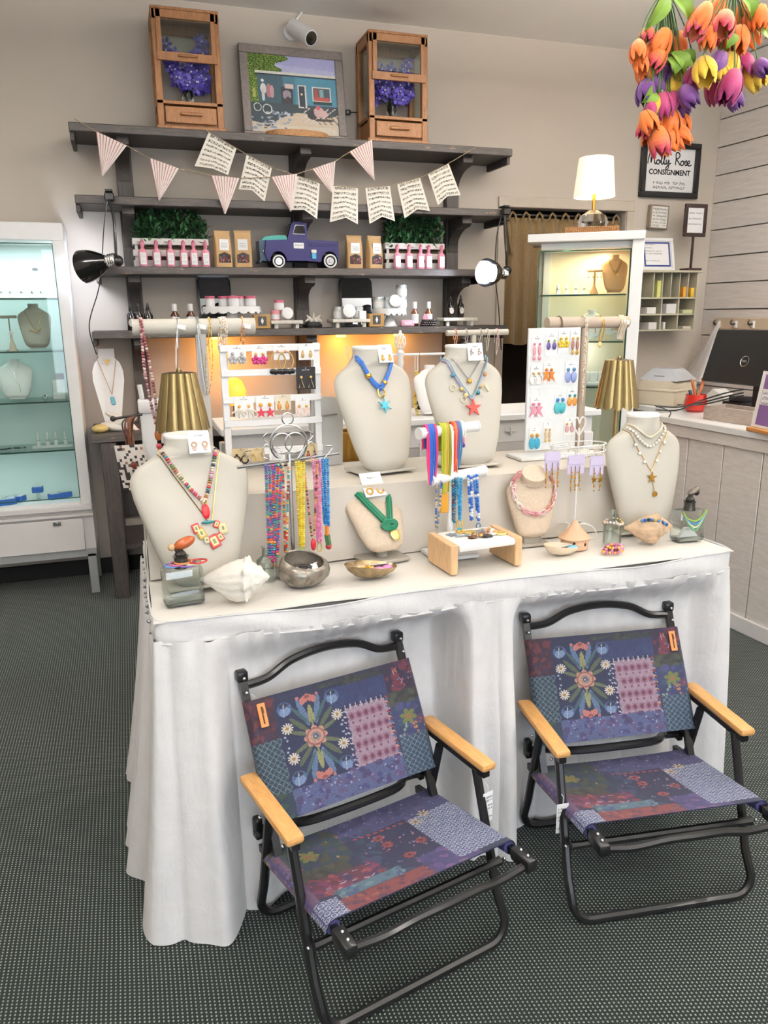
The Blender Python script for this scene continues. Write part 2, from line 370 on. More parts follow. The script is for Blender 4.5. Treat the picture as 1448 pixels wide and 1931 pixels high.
# ---- curtain in the doorway
CURT = NT('olive_brown_curtain'); cn = CURT.noise(CURT.coord(scale=(60, 60, 12)), 8, 3); CURT.set(Base_Color=CURT.ramp(cn, [(0.3, lin('#584628')), (0.7, lin('#7d6540'))]), Roughness=0.9, Sheen_Weight=0.2); CURT.bump(cn, .2)
cz0 = atY(970, 650, WALL).z
t = thing('doorway_curtain', 'short olive brown curtain with looped tabs hanging in the doorway', 'curtain', ((DX0 + DX1) / 2, WALL + .05, cz0))
hw = (DX1 - DX0) / 2 - .01; hh = DZ1 - .06 - cz0
def curtain(u, v):
    x = -hw + 2 * hw * u; a = 2 * pi * 9 * u + .6 * sin(7 * u)
    return (x, .022 * sin(a) * (0.6 + .4 * (1 - v)) - .004, hh * v + .006 * sin(a * .5) * (1 - v))
b = MB(); b.sheet(curtain, 110, 8, .003); b.build('cloth', CURT.m, t)
b = MB(); b.tube([(-hw, 0, hh + .02), (hw, 0, hh + .02)], .009, 8); b.build('rod', BLACKM, t)
for i in range(9):
    x = -hw + 2 * hw * (i + .5) / 9; b = MB()
    b.tube([(x - .028, -.02, hh - .02), (x - .02, -.03, hh + .015), (x, -.022, hh + .035), (x + .02, -.03, hh + .015), (x + .028, -.02, hh - .02)], .008, 6); b.build('tab', CURT.m, t)
b = MB(); b.tube([(-.05 - .4, -.02, hh - .04), (-.44, -.045, hh * .8), (-.42, -.04, hh * .72)], .012, 6); b.build('tie', CURT.m, t)

# ================================================================== DARK WALL SHELVES
DARKW = wood('dark_stained_wood', '#544d48', '#302b28', (2, 24, 24), 0.55, wear='#94795c')
DARKP = wood('dark_stained_post_wood', '#4a433e', '#2a2624', (24, 24, 2), 0.6)
SZ = [2.612, 2.252, 1.884, 1.531]; SX = [(-.182, 2.432), (-.188, 2.42), (-.12, 2.28), (-.17, 2.435)]
su = thing('wall_shelf_unit', 'dark stained wooden wall shelves with posts and curved corbels', 'shelf', (1.12, WALL, 0))
for z, (x0, x1) in zip(SZ, SX):
    b = MB(); b.box((x0 + x1) / 2 - 1.12, -.175, z - .022, x1 - x0, .35, .044, .004); b.build('shelf', DARKW, su)
    for xx in (x0 + .012, x1 - .012): b = MB(); b.box(xx - 1.12, -.17, z - .065, .022, .30, .042, .003); b.build('shelf_cleat', DARKP, su)
PX = [.085, 1.11, 2.15]; POSTZ = [(0.95, SZ[3] - .044), (SZ[3], SZ[2] - .044), (SZ[2], SZ[1] - .044), (SZ[1], SZ[0] - .044)]
for x in PX:
    for i, (a, c) in enumerate(POSTZ):
        b = MB(); b.box(x - 1.12, -.03, (a + c) / 2, .088, .058, c - a, .003); b.build('post', DARKP, su)
        prof = [(-.06, c), (-.29, c), (-.30, c - .04), (-.27, c - .058)] + [(-.27 + .205 * sin(q * pi / 16), c - .058 - .13 * (1 - cos(q * pi / 16))) for q in range(1, 9)] + [(-.06, c - .2)]
        b = MB(); b.prism(prof, x - 1.12 - .032, x - 1.12 + .032, 'yz'); b.build('corbel', DARKP, su)

# ---- dark console desk below the shelves
CF = 4.56; cL = atY(170, 822, CF); CZ = cL.z
t = thing('console_desk', 'dark stained wooden console desk below the wall shelves', 'desk', (1.1, WALL, 0))
w = 2.1 - cL.x
b = MB(); b.box((cL.x + 2.1) / 2 - 1.1, -.285, CZ - .02, w, .55, .042, .004); b.build('top', DARKW, t)
for x in (cL.x + .09, 2.02):
    for y in (-.515, -.05):
        b = MB(); b.box(x - 1.1, y, (CZ - .041) / 2, .085, .075, CZ - .041, .004); b.build('leg', DARKP, t)
b = MB(); b.box((cL.x + 2.1) / 2 - 1.1, -.03, .62, w - .2, .02, .5); b.build('back_panel', DARKP, t)
b = MB(); b.box((cL.x + 2.1) / 2 - 1.1, -.29, .3, w - .22, .44, .03); b.build('lower_shelf', DARKP, t)

# ================================================================== TOP SHELF
PINE = wood('honey_pine', '#a9774a', '#83552f', (20, 20, 3), 0.5)
CLEAR = glassmat('clear_pane_glass', '#f3f8f5')
def lantern(px0, px1, ytop, ybase, label, Yf):
    a = atY(px0, ybase, Yf); c = atY(px1, ybase, Yf); w = c.x - a.x; h = min(atY((px0 + px1) / 2, ytop, Yf).z - SZ[0], CEIL - SZ[0] - .01); d = .26
    t = thing('display_lantern', label, 'lantern', ((a.x + c.x) / 2, Yf + d / 2, SZ[0])); p = .036; x = w / 2; y = d / 2; dh = h * .17
    b = MB(); b.box(0, 0, .012, w + .02, d + .01, .024, .003); b.box(0, 0, .03 + dh + .008, w, d, .018, .002); b.box(0, .004, .02 + dh / 2, w - .02, d - .02, dh); b.build('base', PINE, t)
    dr = MB(); dr.box(0, -y - .004, .026 + dh / 2, w - 2 * p - .01, .016, dh - .02, .003); dr = dr.build('drawer', PINE, t)
    hb = MB(); hb.box(0, -y - .022, .03 + dh / 2, w * .34, .016, .016, .004); hb.build('handle', PINE, dr)
    for sx in (-1, 1):
        for sy in (-1, 1): q = MB(); q.box(sx * (x - p / 2), sy * (y - p / 2), h / 2, p, p, h - .03, .003); q.build('post', PINE, t)
    b = MB(); b.box(0, 0, h - .008, w, d, .016, .003); b.box(0, -y + p / 2, h - .04, w, p * .8, .05, .002); b.box(0, y - p / 2, h - .04, w, p * .8, .05, .002)
    for sx in (-1, 1): b.box(sx * (x - p / 2), 0, h - .04, p * .8, d, .05, .002)
    b.build('top_frame', PINE, t)
    z0, z1 = h * .60, h - .02; s = MB(); s.box(0, -y - .006, z1 - .02, w - p, .014, .04, .002); s.box(0, -y - .006, z0, w - p, .016, .044, .002)
    for sx in (-1, 1): s.box(sx * (x - p), -y - .006, (z0 + z1) / 2, .026, .014, z1 - z0, .002)
    s = s.build('sash', PINE, t); g = MB(); g.box(0, -y - .006, (z0 + z1) / 2, w - 2 * p - .02, .003, z1 - z0 - .06); g.build('pane', CLEAR, s)
    hb = MB(); hb.box(0, -y - .02, z0 + .004, w * .3, .014, .012, .004); hb.build('handle', PINE, s)
    for sx in (-1, 1): g = MB(); g.box(sx * (x - p / 2), 0, (dh + .05 + h - .06) / 2, .003, d - 2 * p, h - dh - .12); g.build('pane', CLEAR, t)
    return t, w, h, dh
PURP = VC(0.55)
def orchids(t, h, dh, w, seed, label):
    rd = random.Random(seed); T = thing('purple_flowers', label, 'flowers', (t.location.x, t.location.y, SZ[0] + dh + .045)); H = h - dh - .12
    vb = MB(); vb.lathe([(.03, 0), (.034, .05), (.026, .1), (.03, .14)], 12); vb.build('vase', M('clear_vase_glass', '#e8f2ee', 0.03, trans=1.0), T)
    st = MB()
    for i in range(15):
        ax, ay = rd.uniform(-.36, .36) * w, rd.uniform(-.05, .05); top = rd.uniform(.3, .95) * H
        pts = [(0, 0, .02), (ax * .25, ay * .3, .2 * top + .06), (ax * .75, ay * .7, .65 * top), (ax, ay, top)]; st.tube(pts, .003, 4)
        fl = MB()
        for k in range(9):
            f = .35 + .65 * k / 9; q = Vector(pts[1]).lerp(Vector(pts[3]), f) + Vector((rd.uniform(-.03, .03), rd.uniform(-.03, .03), rd.uniform(-.01, .01)))
            q.x = max(-w / 2 + .075, min(w / 2 - .075, q.x)); q.y = max(-.065, min(.065, q.y)); q.z = min(q.z, H - .02)
            base = rd.uniform(0, 2 * pi); tl = rd.uniform(.3, 1.1)
            for j in range(5):
                fl.color(rd.choice(['#3a2f8c', '#4c3fa6', '#30276e', '#6a5cc0', '#564aa0']))
                a = base + j * 2 * pi / 5; r = rd.uniform(.026, .036); dx, dz = cos(a), sin(a)
                fl.add([tuple(q), (q.x + (dx - .5 * dz) * r * .7, q.y - .008 * tl, q.z + (dz + .5 * dx) * r * .7), (q.x + dx * r * 1.15, q.y - .016 * tl, q.z + dz * r * 1.15), (q.x + (dx + .5 * dz) * r * .7, q.y - .008 * tl, q.z + (dz - .5 * dx) * r * .7)], [(0, 1, 2, 3)])
            fl.color('#e8e4f4'); fl.ball((q.x, q.y - .008, q.z), .006, n=5, m=4)
        fl.build('blossom_spray', PURP, T, fix=False)
    st.build('stems', M('dark_green_stem', '#2c3a26', 0.6), T)
t, w, h, dh = lantern(299, 423, 16, 236, 'tall pine display lantern with drawer standing left of the framed shop picture', 4.80)
orchids(t, h, dh, w, 2, 'purple artificial blossoms inside the lantern left of the framed shop picture')
t, w, h, dh = lantern(697, 806, 60, 264, 'tall pine display lantern with drawer standing right of the framed shop picture', 4.80)
orchids(t, h, dh, w, 5, 'purple artificial blossoms inside the lantern right of the framed shop picture')

# ---- framed picture of the blue shop front
NU, NV = 150, 120
def shop_picture():
    rd = np.random.RandomState(4); u, v = np.meshgrid((np.arange(NU) + .5) / NU, (np.arange(NV) + .5) / NV, indexing='ij'); v = 1 - v   # v down
    im = np.zeros((NU, NV, 3)); H = lambda s: np.array(lin(s))
    im[:] = H('#b9b9e6'); cl = v - .1 - .05 * u
    im[cl > 0] = H('#c9cbee')
    tree = (u < .42 - .5 * v + .06 * np.sin(40 * v)) & (v < .26) | (u < .1)
    nz = rd.rand(NU, NV); g = np.where(nz[..., None] < .35, H('#2f4a24'), np.where(nz[..., None] < .75, H('#55702f'), H('#98ad58'))); im[tree] = g[tree]
    roof = (v > .205 + .0 * u) & (v < .255) & (u > .07); im[roof] = H('#efeee4'); im[(v > .245) & (v < .262) & (u > .07)] = H('#2d3640')
    wall = (v > .262) & (v < .62) & (u > .09); im[wall] = H('#557d8e'); im[wall & (u < .38)] = H('#48606a'); im[wall & (u > .52)] = H('#5b93ab')
    def rect(x0, x1, y0, y1, c): im[(u > x0) & (u < x1) & (v > y0) & (v < y1)] = H(c)
    def ell(cx, cy, rx, ry, c): im[((u - cx) / rx) ** 2 + ((v - cy) / ry) ** 2 < 1] = H(c)
    gr = (v >= .62); im[gr] = H('#414b50'); sand = gr & (v > .70 + .16 * (1 - u) + .05 * np.sin(9 * u)); im[sand] = H('#d9cbb4'); im[gr & (v > .9) & (u > .25)] = H('#e4d9c6')
    for k in range(70):
        x, y = rd.rand() * .45, .72 + rd.rand() * .26; ell(x, y, .008 + .03 * rd.rand(), .006 + .012 * rd.rand(), ['#8ea0b0', '#46505a', '#c8cbd2'][rd.randint(3)])
    rect(.35, .49, .40, .62, '#3c4248'); rect(.40, .50, .36, .42, '#e6cfcb'); ell(.42, .5, .05, .06, '#a79aa6'); ell(.43, .57, .03, .05, '#4a3f44')
    rect(.545, .645, .36, .66, '#d8dcd6'); rect(.56, .63, .375, .645, '#3d434c'); ell(.59, .48, .012, .012, '#fff0c0')
    rect(.71, .935, .37, .56, '#e7ebe8'); rect(.725, .92, .385, .545, '#515e66'); rect(.74, .78, .40, .54, '#a8524a'); rect(.80, .85, .40, .53, '#8ab4b8'); rect(.735, .915, .50, .55, '#b9605a'); rect(.72, .94, .56, .60, '#31423f')
    ell(.15, .335, .017, .02, '#f0f0f0'); ell(.155, .44, .033, .07, '#e7ebea'); ell(.15, .52, .02, .08, '#d8dcdc'); ell(.215, .46, .03, .09, '#b77f86'); ell(.25, .47, .025, .08, '#c9a3aa'); rect(.03, .07, .44, .56, '#aab267')
    for cx, cy, r in ((.075, .68, .045), (.185, .70, .055)):
        q = ((u - cx) / r) ** 2 + ((v - cy) / (r * 1.2)) ** 2; im[(q < 1) & (q > .66)] = H('#dfe2e0')
    for k in range(10):
        x = .62 + .036 * k; q = np.abs((v - .70) - (u - x) * (1.2 if k % 2 else -.9)) < .008; im[q & (v > .64) & (v < .86) & (u > .6)] = H(['#e8dcd8', '#3a3a40'][k % 2])
    ell(.70, .74, .06, .06, '#3b3d44'); ell(.78, .70, .06, .07, '#d8b9b8'); ell(.83, .72, .05, .05, '#e2c0bd'); ell(.77, .64, .025, .03, '#c8666e'); ell(.84, .80, .12, .02, '#48423f')
    im *= (0.9 + .2 * rd.rand(NU, NV))[..., None]; return im
PF = 4.955; pa, pb_ = atY(461, 248, PF), atY(655, 258, PF); fw = pb_.x - pa.x; fh = atY(465, 82, PF + .1).z - SZ[0]
t = thing('framed_picture', 'framed picture of a blue shop front with bicycles, grey wooden frame', 'picture', ((pa.x + pb_.x) / 2, PF + .005, SZ[0] + .004), rot=(radians(-10), 0, 0))
GREYW = wood('grey_washed_frame_wood', '#8d8580', '#746b66', (10, 10, 10), 0.6); fr = .05
for nm, a in (('frame_rail', (0, fr / 2, fw, fr)), ('frame_rail', (0, fh - fr / 2, fw, fr)), ('frame_rail', (-fw / 2 + fr / 2, fh / 2, fr, fh - 2 * fr)), ('frame_rail', (fw / 2 - fr / 2, fh / 2, fr, fh - 2 * fr))):
    b = MB(); b.box(a[0], 0, a[1], a[2], .03, a[3], .004); b.build(nm, GREYW, t)
im = shop_picture(); b = MB(); b.used = True
b.sheet(lambda u, v: (-fw / 2 + fr + (fw - 2 * fr) * u, -.006, fr + (fh - 2 * fr) * v), NU, NV, 0, cols=lambda i, j: tuple(im[i, j]))
b.build('picture_print', VC(0.25), t, smooth=0, fix=False)
b = MB(); b.box(0, .008, fh / 2, fw - .02, .006, fh - .02); b.build('backing_board', M('brown_backing_board', '#7a6a58', 0.9), t)
# ---- log slice, security camera, plug
q = atY(566, 258, 4.80)
b = MB(); b.lathe([(.18, 0), (.186, .012), (.178, .038), (.0, .040)], 26, fn=lambda r, z, a, i: (r * (1 + .06 * sin(3 * a) + .04 * sin(7 * a)), z), sy=.42)
b.build('log_slice', wood('pale_live_edge_wood', '#c99a68', '#7c4f2c', (8, 8, 30), .7), loc=(q.x, 4.845, SZ[0]), label='flat live-edge log slice lying before the framed shop picture', category='wood slice')
c0 = atY(548, 62, WALL); t = thing('security_camera', 'white bullet security camera with antenna on the wall above the framed picture', 'camera', (c0.x, WALL, c0.z))
b = MB(); b.cyl((0, 0, 0), (0, -.02, 0), .05, .046, 20); b.cyl((0, -.02, 0), (.01, -.06, -.01), .02, .02, 12); b.build('wall_plate', WHITEP, t)
e = Vector((.075, -.21, -.085)); s0 = Vector((-.0, -.045, .02)); dr = (e - s0).normalized()
b = MB(); b.tube([s0, s0 + dr * .01, e - dr * .01, e], [.034, .045, .045, .043], 18); b.build('body', WHITEP, t)
b = MB(); b.tube([e - dr * .002, e + dr * .003], [.037, .036], 18); b.ball(tuple(e + dr * .001), .012); b.build('lens', M('black_glossy_lens', '#08080a', .08), t)
b = MB(); b.tube([s0 + Vector((.02, .02, .03)), s0 + Vector((.10, .02, .13))], .005, 6); b.build('antenna', WHITEP, t)
c1 = atY(655, 213, WALL); t = thing('power_plug', 'black power plug and thin cord on the wall beside the framed picture', 'plug', (c1.x, WALL, c1.z))
b = MB(); b.box(0, -.014, 0, .032, .028, .03, .006); b.build('plug', BLACKM, t)
b = MB(); b.tube([(.012, -.02, 0), (.06, -.03, .0), (.11, -.03, -.03), (.14, -.03, -.09), (.145, -.03, -.165)], .0035, 6); b.build('cord', BLACKM, t)

# ================================================================== GARLANDS on the shelf front
TWINE = M('jute_twine', '#9a8a6c', .9); PAPER = VC(0.8, nm='printed_paper')
def flag_sheet(b, q, nu, nv, cols, curl=.006):
    q = [Vector(p) for p in q]
    def f(u, v):
        p = (q[0].lerp(q[1], u)).lerp(q[3].lerp(q[2], u), v); p.y -= curl * sin(pi * u) * (.4 + v) ; return p
    b.sheet(f, nu, nv, .0008, cols)
def garland(nm, label, strpx, Y, flags, striped):
    o = atY(*strpx[0], Y); t = thing(nm, label, 'garland', tuple(o)); L = lambda p: atY(p[0], p[1], Y) - o
    b = MB(); b.tube([L(p) for p in strpx], .0022, 5); b.build('string', TWINE, t)
    for n, fl in enumerate(flags):
        b = MB(); rd = random.Random(n + 11)
        if striped:
            A, B, C = [L(p) + Vector((0, -.004, 0)) for p in fl]; nu, nv = 36, 8
            q = [A, B, C + (B - A) * .015, C - (B - A) * .015]
            flag_sheet(b, q, nu, nv, lambda i, j: lin('#a4625e') if i % 4 == 0 else lin('#ece3dc'), .008); b.build('pennant', PAPER, t, smooth=0)
        else:
            TL, TR, BR, BL, NO = [L(p) + Vector((0, .003, 0)) for p in fl]; nu, nv = 40, 48
            dark = np.random.RandomState(n); rows = {}
            def cols(i, j):
                r = j * 7 / nv; f = r - int(r); r = int(r)
                if .12 < f < .62 and 2 < i < nu - 3:
                    if r not in rows: rows[r] = dark.rand(nu, 12)
                    return lin('#4d4a46') if rows[r][i, int(f * 12)] < (.5 if f < .4 else .28) else lin('#d6cfc0')
                return lin('#efe9dc')
            def f(u, v):
                top = TL.lerp(TR, u); mid = BL.lerp(BR, u); nk = (NO - BL.lerp(BR, .5)) * (1 - abs(2 * u - 1)); p = top.lerp(mid + nk, v); p.y -= .01 * sin(pi * u) * v; return p
            b.sheet(f, nu, nv, .0008, cols); b.build('music_sheet_flag', PAPER, t, smooth=0)
    return t
garland('pennant_garland', 'twine garland of six pink striped triangular pennants', [(140, 224), (181, 248), (239, 275), (282, 298), (337, 318), (398, 331), (451, 336), (510, 334), (560, 328), (588, 319), (632, 304), (658, 287), (701, 263)], 4.726,
        [[(181, 248), (239, 275), (193, 332)], [(282, 298), (337, 318), (300, 378)], [(398, 331), (451, 336), (424, 404)], [(511, 334), (560, 328), (548, 399)], [(588, 319), (632, 304), (626, 366)], [(658, 287), (701, 263), (705, 340)]], True)
garland('music_sheet_garland', 'twine garland of seven swallow-tailed sheet music flags', [(378, 236), (394, 249), (446, 280), (465, 291), (513, 316), (559, 331), (603, 345), (628, 350), (675, 354), (689, 354), (735, 350), (749, 347), (792, 335), (807, 328), (846, 308), (897, 278)], 4.738,
        [[(394, 248), (446, 280), (430, 330), (367, 313), (400, 318)], [(465, 291), (513, 316), (499, 380), (450, 357), (475, 359)], [(559, 331), (603, 345), (598, 413), (549, 396), (573, 396)], [(628, 350), (675, 354), (675, 423), (622, 419), (651, 411)],
         [(689, 354), (735, 350), (745, 417), (697, 422), (720, 409)], [(749, 347), (792, 335), (811, 398), (763, 412), (786, 395)], [(807, 328), (846, 308), (869, 368), (826, 387), (843, 370)]], False)

# ================================================================== THIRD SHELF
S3 = SZ[2]
def crate(px0, px1, label, plabel, seed):
    Yf = 4.87; a, c = atY(px0, 498, Yf), atY(px1, 500, Yf); w = c.x - a.x; d = .15; h = .165; cx = (a.x + c.x) / 2
    t = thing('planter_crate', label, 'crate', (cx, Yf + d / 2, S3)); wm = M('whitewashed_slat_wood', '#e6e2dc', .7, vs=30, var=.15)
    for z in (.024, .082, .145):
        for y in (-1, 1): b = MB(); b.box(0, y * (d / 2 - .005), z, w, .01, .036, .002); b.build('slat', wm, t)
        for x in (-1, 1): b = MB(); b.box(x * (w / 2 - .005), 0, z, .01, d - .022, .036, .002); b.build('slat', wm, t)
    for x in (-1, 1):
        for y in (-1, 1): b = MB(); b.box(x * (w / 2 - .02), y * (d / 2 - .018), h / 2, .016, .014, h, .001); b.build('corner_post', wm, t)
    b = MB(); b.box(0, 0, .006, w - .03, d - .03, .008); b.build('floor_board', wm, t)
    rd = random.Random(seed); T = thing('artificial_greenery', plabel, 'plant', (cx, Yf + d / 2, S3 + .012))
    b = MB(); b.box(0, 0, .055, w - .06, d - .06, .11, .01); b.build('foam_block', M('brown_foam', '#5a4632', .9), T)
    b = MB()
    for i in range(1500):
        x, y = rd.uniform(-w / 2 + .02, w / 2 - .01), rd.uniform(-.10, .06); hz = rd.uniform(.12, .31) * (1 - .3 * (2 * x / w) ** 4); b.color(rd.choice(['#1f4a26', '#2b5a2f', '#173a1e', '#467a48', '#244f33', '#7ba476'][:5 if rd.random() < .85 else 6]))
        a = rd.uniform(0, 2 * pi); l = rd.uniform(.03, .065); tl = rd.uniform(-.3, 1.0); dv = Vector((cos(a) * cos(tl), sin(a) * cos(tl) * .7, sin(tl))); s = Vector((-sin(a), cos(a), 0)) * l * .17; p = Vector((x, y * .8, .01 + hz))
        b.add([tuple(p), tuple(p + dv * l * .5 + s), tuple(p + dv * l), tuple(p + dv * l * .5 - s)], [(0, 1, 2, 3)])
    for i in range(60):
        x, y = rd.uniform(-w / 2, w / 2), rd.uniform(-.06, .06); b.color('#2a4526'); b.tube([(x * .9, y * .5, .09), (x + rd.uniform(-.03, .03), y, rd.uniform(.18, .3))], .0015, 3)
    o = b.build('foliage', VC(.5), T, fix=False, smooth=0); o['kind'] = 'stuff'
crate(253, 396, 'white slatted planter crate beside the paper bags left of the toy truck', 'dark green artificial foliage in the crate left of the toy truck', 1)
crate(727, 838, 'white slatted planter crate beside the paper bags right of the toy truck', 'dark green artificial foliage in the crate right of the toy truck', 2)
def pinkbottle():
    t = thing('pink_spray_bottle', 'pink bottle with white label standing before the left planter crate', 'bottle', group='pink bottles before the left crate')
    b = MB(); b.lathe([(.022, 0), (.0245, .004), (.0245, .08), (.02, .094), (.0095, .102), (.0095, .112)], 14, sy=.7); b.build('body', M('pink_tinted_glass', '#d98ea0', .15), t)
    b = MB(); b.box(0, -.0178, .046, .033, .002, .066, .001); b.build('label', CARD, t); b = MB(); rd = random.Random(1)
    for z in (.065, .055, .03): scribble(b, -.011, z, .022, .005, -.0191, rd)
    b.build('label_print', M('grey_print', '#9a8a8c', .8), t)
    b = MB(); b.lathe([(.0105, .11), (.0115, .114), (.0115, .14), (.006, .145), (.006, .15)], 12); b.box(0, -.008, .143, .01, .022, .008, .002); b.build('cap', M('pink_cap', '#cf7a90', .4), t); return t
pk = None
for x, y in [(271, 499), (297, 499), (323, 500), (348, 500), (367, 500), (389, 501), (749, 503), (771, 503), (793, 503), (808, 503), (832, 503)]:
    p = atY(x, y, 4.815)
    if pk is None: pk = pinkbottle(); o = pk
    else: o = dup(pk)
    o.location = (p.x, 4.815, S3)
    if x > 600: o['label'] = 'pink bottle with white label standing before the right planter crate'; o['group'] = 'pink bottles before the right crate'
KRAFT = M('kraft_paper', '#b59468', .8, bump=.2, bs=30)
for x, hp, rz, lab in ((421, 63, .25, 'kraft paper bag of potpourri next to the left planter crate'), (460, 64, -.15, 'kraft paper bag of potpourri next to the toy truck bonnet'), (668, 60, .05, 'kraft paper bag of potpourri next to the toy truck tailgate'), (706, 60, .3, 'kraft paper bag of potpourri next to the right planter crate')):
    p = atY(x, 499, 4.86); t = thing('paper_bag', lab, 'bag', (p.x, 4.87, S3), rz, group='kraft paper bags'); h = hp * .00335; w = .105
    def bag(u, v):
        a = 2 * pi * u; k = 1 - .92 * max(0, (v - .55) / .45) ** 1.3; s = (abs(cos(a)) ** .35 * (1 if cos(a) > 0 else -1), abs(sin(a)) ** .35 * (1 if sin(a) > 0 else -1)); return (s[0] * w / 2 * (1 - .07 * v), s[1] * .035 * k, h * v)
    b = MB(); b.sheet(bag, 32, 12); b.box(0, 0, .002, w * .96, .066, .004); b.box(0, -.002, h - .006, w * .95, .012, .012, .001); b.build('bag', KRAFT, t)
    b = MB(); b.box(0, -.034, h * .62, .058, .002, .062); b.build('label', CARD, t)
    b = MB(); rd = random.Random(int(x))
    for z in (.65, .6, .56): scribble(b, -.018, h * z, .036, .006, -.0355, rd)
    b.build('label_print', INK, t)
    b = MB(); b.prism([(-.036, .03), (.036, .03), (.036, .075), (.0, .09), (-.036, .075)], -.0375, -.035); b.build('window', VC(.4), t)
    b = MB()
    for k in range(40): b.color(random.choice(['#7a3038', '#9a4a52', '#4a2a20', '#c08a90', '#5a5030'])); b.ball((random.uniform(-.03, .03), -.038, random.uniform(.034, .07)), random.uniform(.003, .006), n=5, m=3)
    b.build('potpourri', VC(.7), t)
# ---- toy pickup truck
p0, p1 = atY(489, 500, 4.84), atY(638, 500, 4.84); k = (p1.x - p0.x) / 1200.; t = thing('toy_pickup_truck', 'blue and teal metal toy pickup truck with white wall tyres', 'toy truck', ((p0.x + p1.x) / 2, 4.90, S3))
Q = lambda pts: [((x - 665) * k, (800 - y) * k) for x, y in pts]; BLUE = M('deep_blue_enamel', '#120a50', .5); TEAL = M('teal_enamel', '#2f8f86', .35, coat=.3); D = .075
b = MB(); b.prism(Q([(500, 380), (560, 175), (600, 140), (770, 140), (795, 170), (795, 380)]), -.06, .06); b.build('cab', BLUE, t)
wn = MB(); wn.prism(Q([(590, 305), (630, 200), (740, 200), (750, 305)]), -.0605, -.063); wn.prism(Q([(590, 305), (630, 200), (740, 200), (750, 305)]), .0605, .063); wn.add([(Q([(490, 370)])[0][0], -.05, Q([(490, 370)])[0][1]), (Q([(490, 370)])[0][0], .05, Q([(490, 370)])[0][1]), (Q([(552, 185)])[0][0], .05, Q([(552, 185)])[0][1]), (Q([(552, 185)])[0][0], -.05, Q([(552, 185)])[0][1])], [(0, 1, 2, 3)]); wn.build('window', M('dark_window', '#0b0b12', .1), t)
b = MB(); b.tube([(*[Q([c])[0][0]], -.064, Q([c])[0][1]) for c in ((578, 312), (622, 190), (752, 190), (762, 312))], .002, 4, closed=True); b.build('window_trim', SILVER, t)
b = MB(); b.prism(Q([(500, 380), (795, 380), (795, 690), (500, 690)]), -D, D); b.build('door', BLUE, t)
arch = [(1125 + 130 * cos(a), 700 - 150 * sin(a)) for a in [pi * i / 8 for i in range(9)]]
b = MB(); b.prism(Q([(795, 395), (1265, 405), (1265, 695)] + arch + [(795, 695)]), -D + .004, D - .004); b.build('bed', BLUE, t)
b = MB()
for z in (440, 475): b.box(Q([(1030, z)])[0][0], -D + .003, Q([(1030, z)])[0][1], 440 * k, .004, .004)
b.build('bed_rib', BLUE, t)
arch = [(345 + 125 * cos(a), 700 - 140 * sin(a)) for a in [pi * i / 8 for i in range(9)]]
b = MB(); b.prism(Q([(170, 410), (480, 395), (500, 400), (500, 695)] + arch + [(190, 695), (150, 600)]), -D - .006, D + .006); b.build('fender', BLUE, t)
b = MB(); b.prism(Q([(110, 400), (170, 355), (300, 335), (470, 330), (500, 375), (500, 400), (160, 420)]), -.055, .055); b.build('hood', TEAL, t)
b = MB(); b.prism(Q([(75, 410), (175, 405), (185, 700), (85, 690)]), -.058, .058); b.box(Q([(80, 690)])[0][0], 0, .1 * .4, .012, .15, .014); b.build('grille', M('dark_teal_enamel', '#14324a', .35), t)
b = MB(); b.ball((Q([(140, 560)])[0][0], -.06, Q([(140, 560)])[0][1]), .009); b.ball((Q([(140, 560)])[0][0], .06, Q([(140, 560)])[0][1]), .009); b.build('headlight', CHROME, t)
for wx, wr_ in ((345, 98), (1125, 108)):
    for sy in (-1, 1):
        c = Q([(wx, 800 - wr_)])[0]; wh = MB(); wh.cyl((c[0], sy * (D - .02), c[1]), (c[0], sy * (D + .008), c[1]), wr_ * k, n=22); wh = wh.build('wheel', M('black_rubber', '#101010', .7), t)
        b = MB(); b.ring((c[0], sy * (D + .009), c[1]), wr_ * k * .82, .005, 'y', 22, 6); b.build('white_wall', CARD, wh); b = MB(); b.cyl((c[0], sy * (D + .006), c[1]), (c[0], sy * (D + .013), c[1]), wr_ * k * .62, wr_ * k * .5, 18); b.cyl((c[0], sy * (D + .013), c[1]), (c[0], sy * (D + .018), c[1]), wr_ * k * .25, wr_ * k * .2, 12); b.build('hubcap', SILVER, wh)
c = Q([(655, 478)])[0]; b = MB(); b.box(c[0], -D - .002, c[1], 155 * k, .004, 82 * k, .006); s = b.build('door_sign', CARD, t)
b = MB(); rd = random.Random(5); scribble(b, c[0] - 50 * k, c[1] + 5 * k, 100 * k, 26 * k, -D - .0043, rd); b.build('sign_lettering', INK, s)
b = MB(); b.color('#4aa0c4'); b.box(Q([(880, 620)])[0][0], -D - .002, Q([(880, 620)])[0][1], 70 * k, .012, 90 * k, .003); b.color('#e9e2d6'); b.box(Q([(880, 555)])[0][0], -D - .002, Q([(880, 555)])[0][1], 85 * k, .014, 50 * k, .006); b.build('step_charm', VC(.4), t)

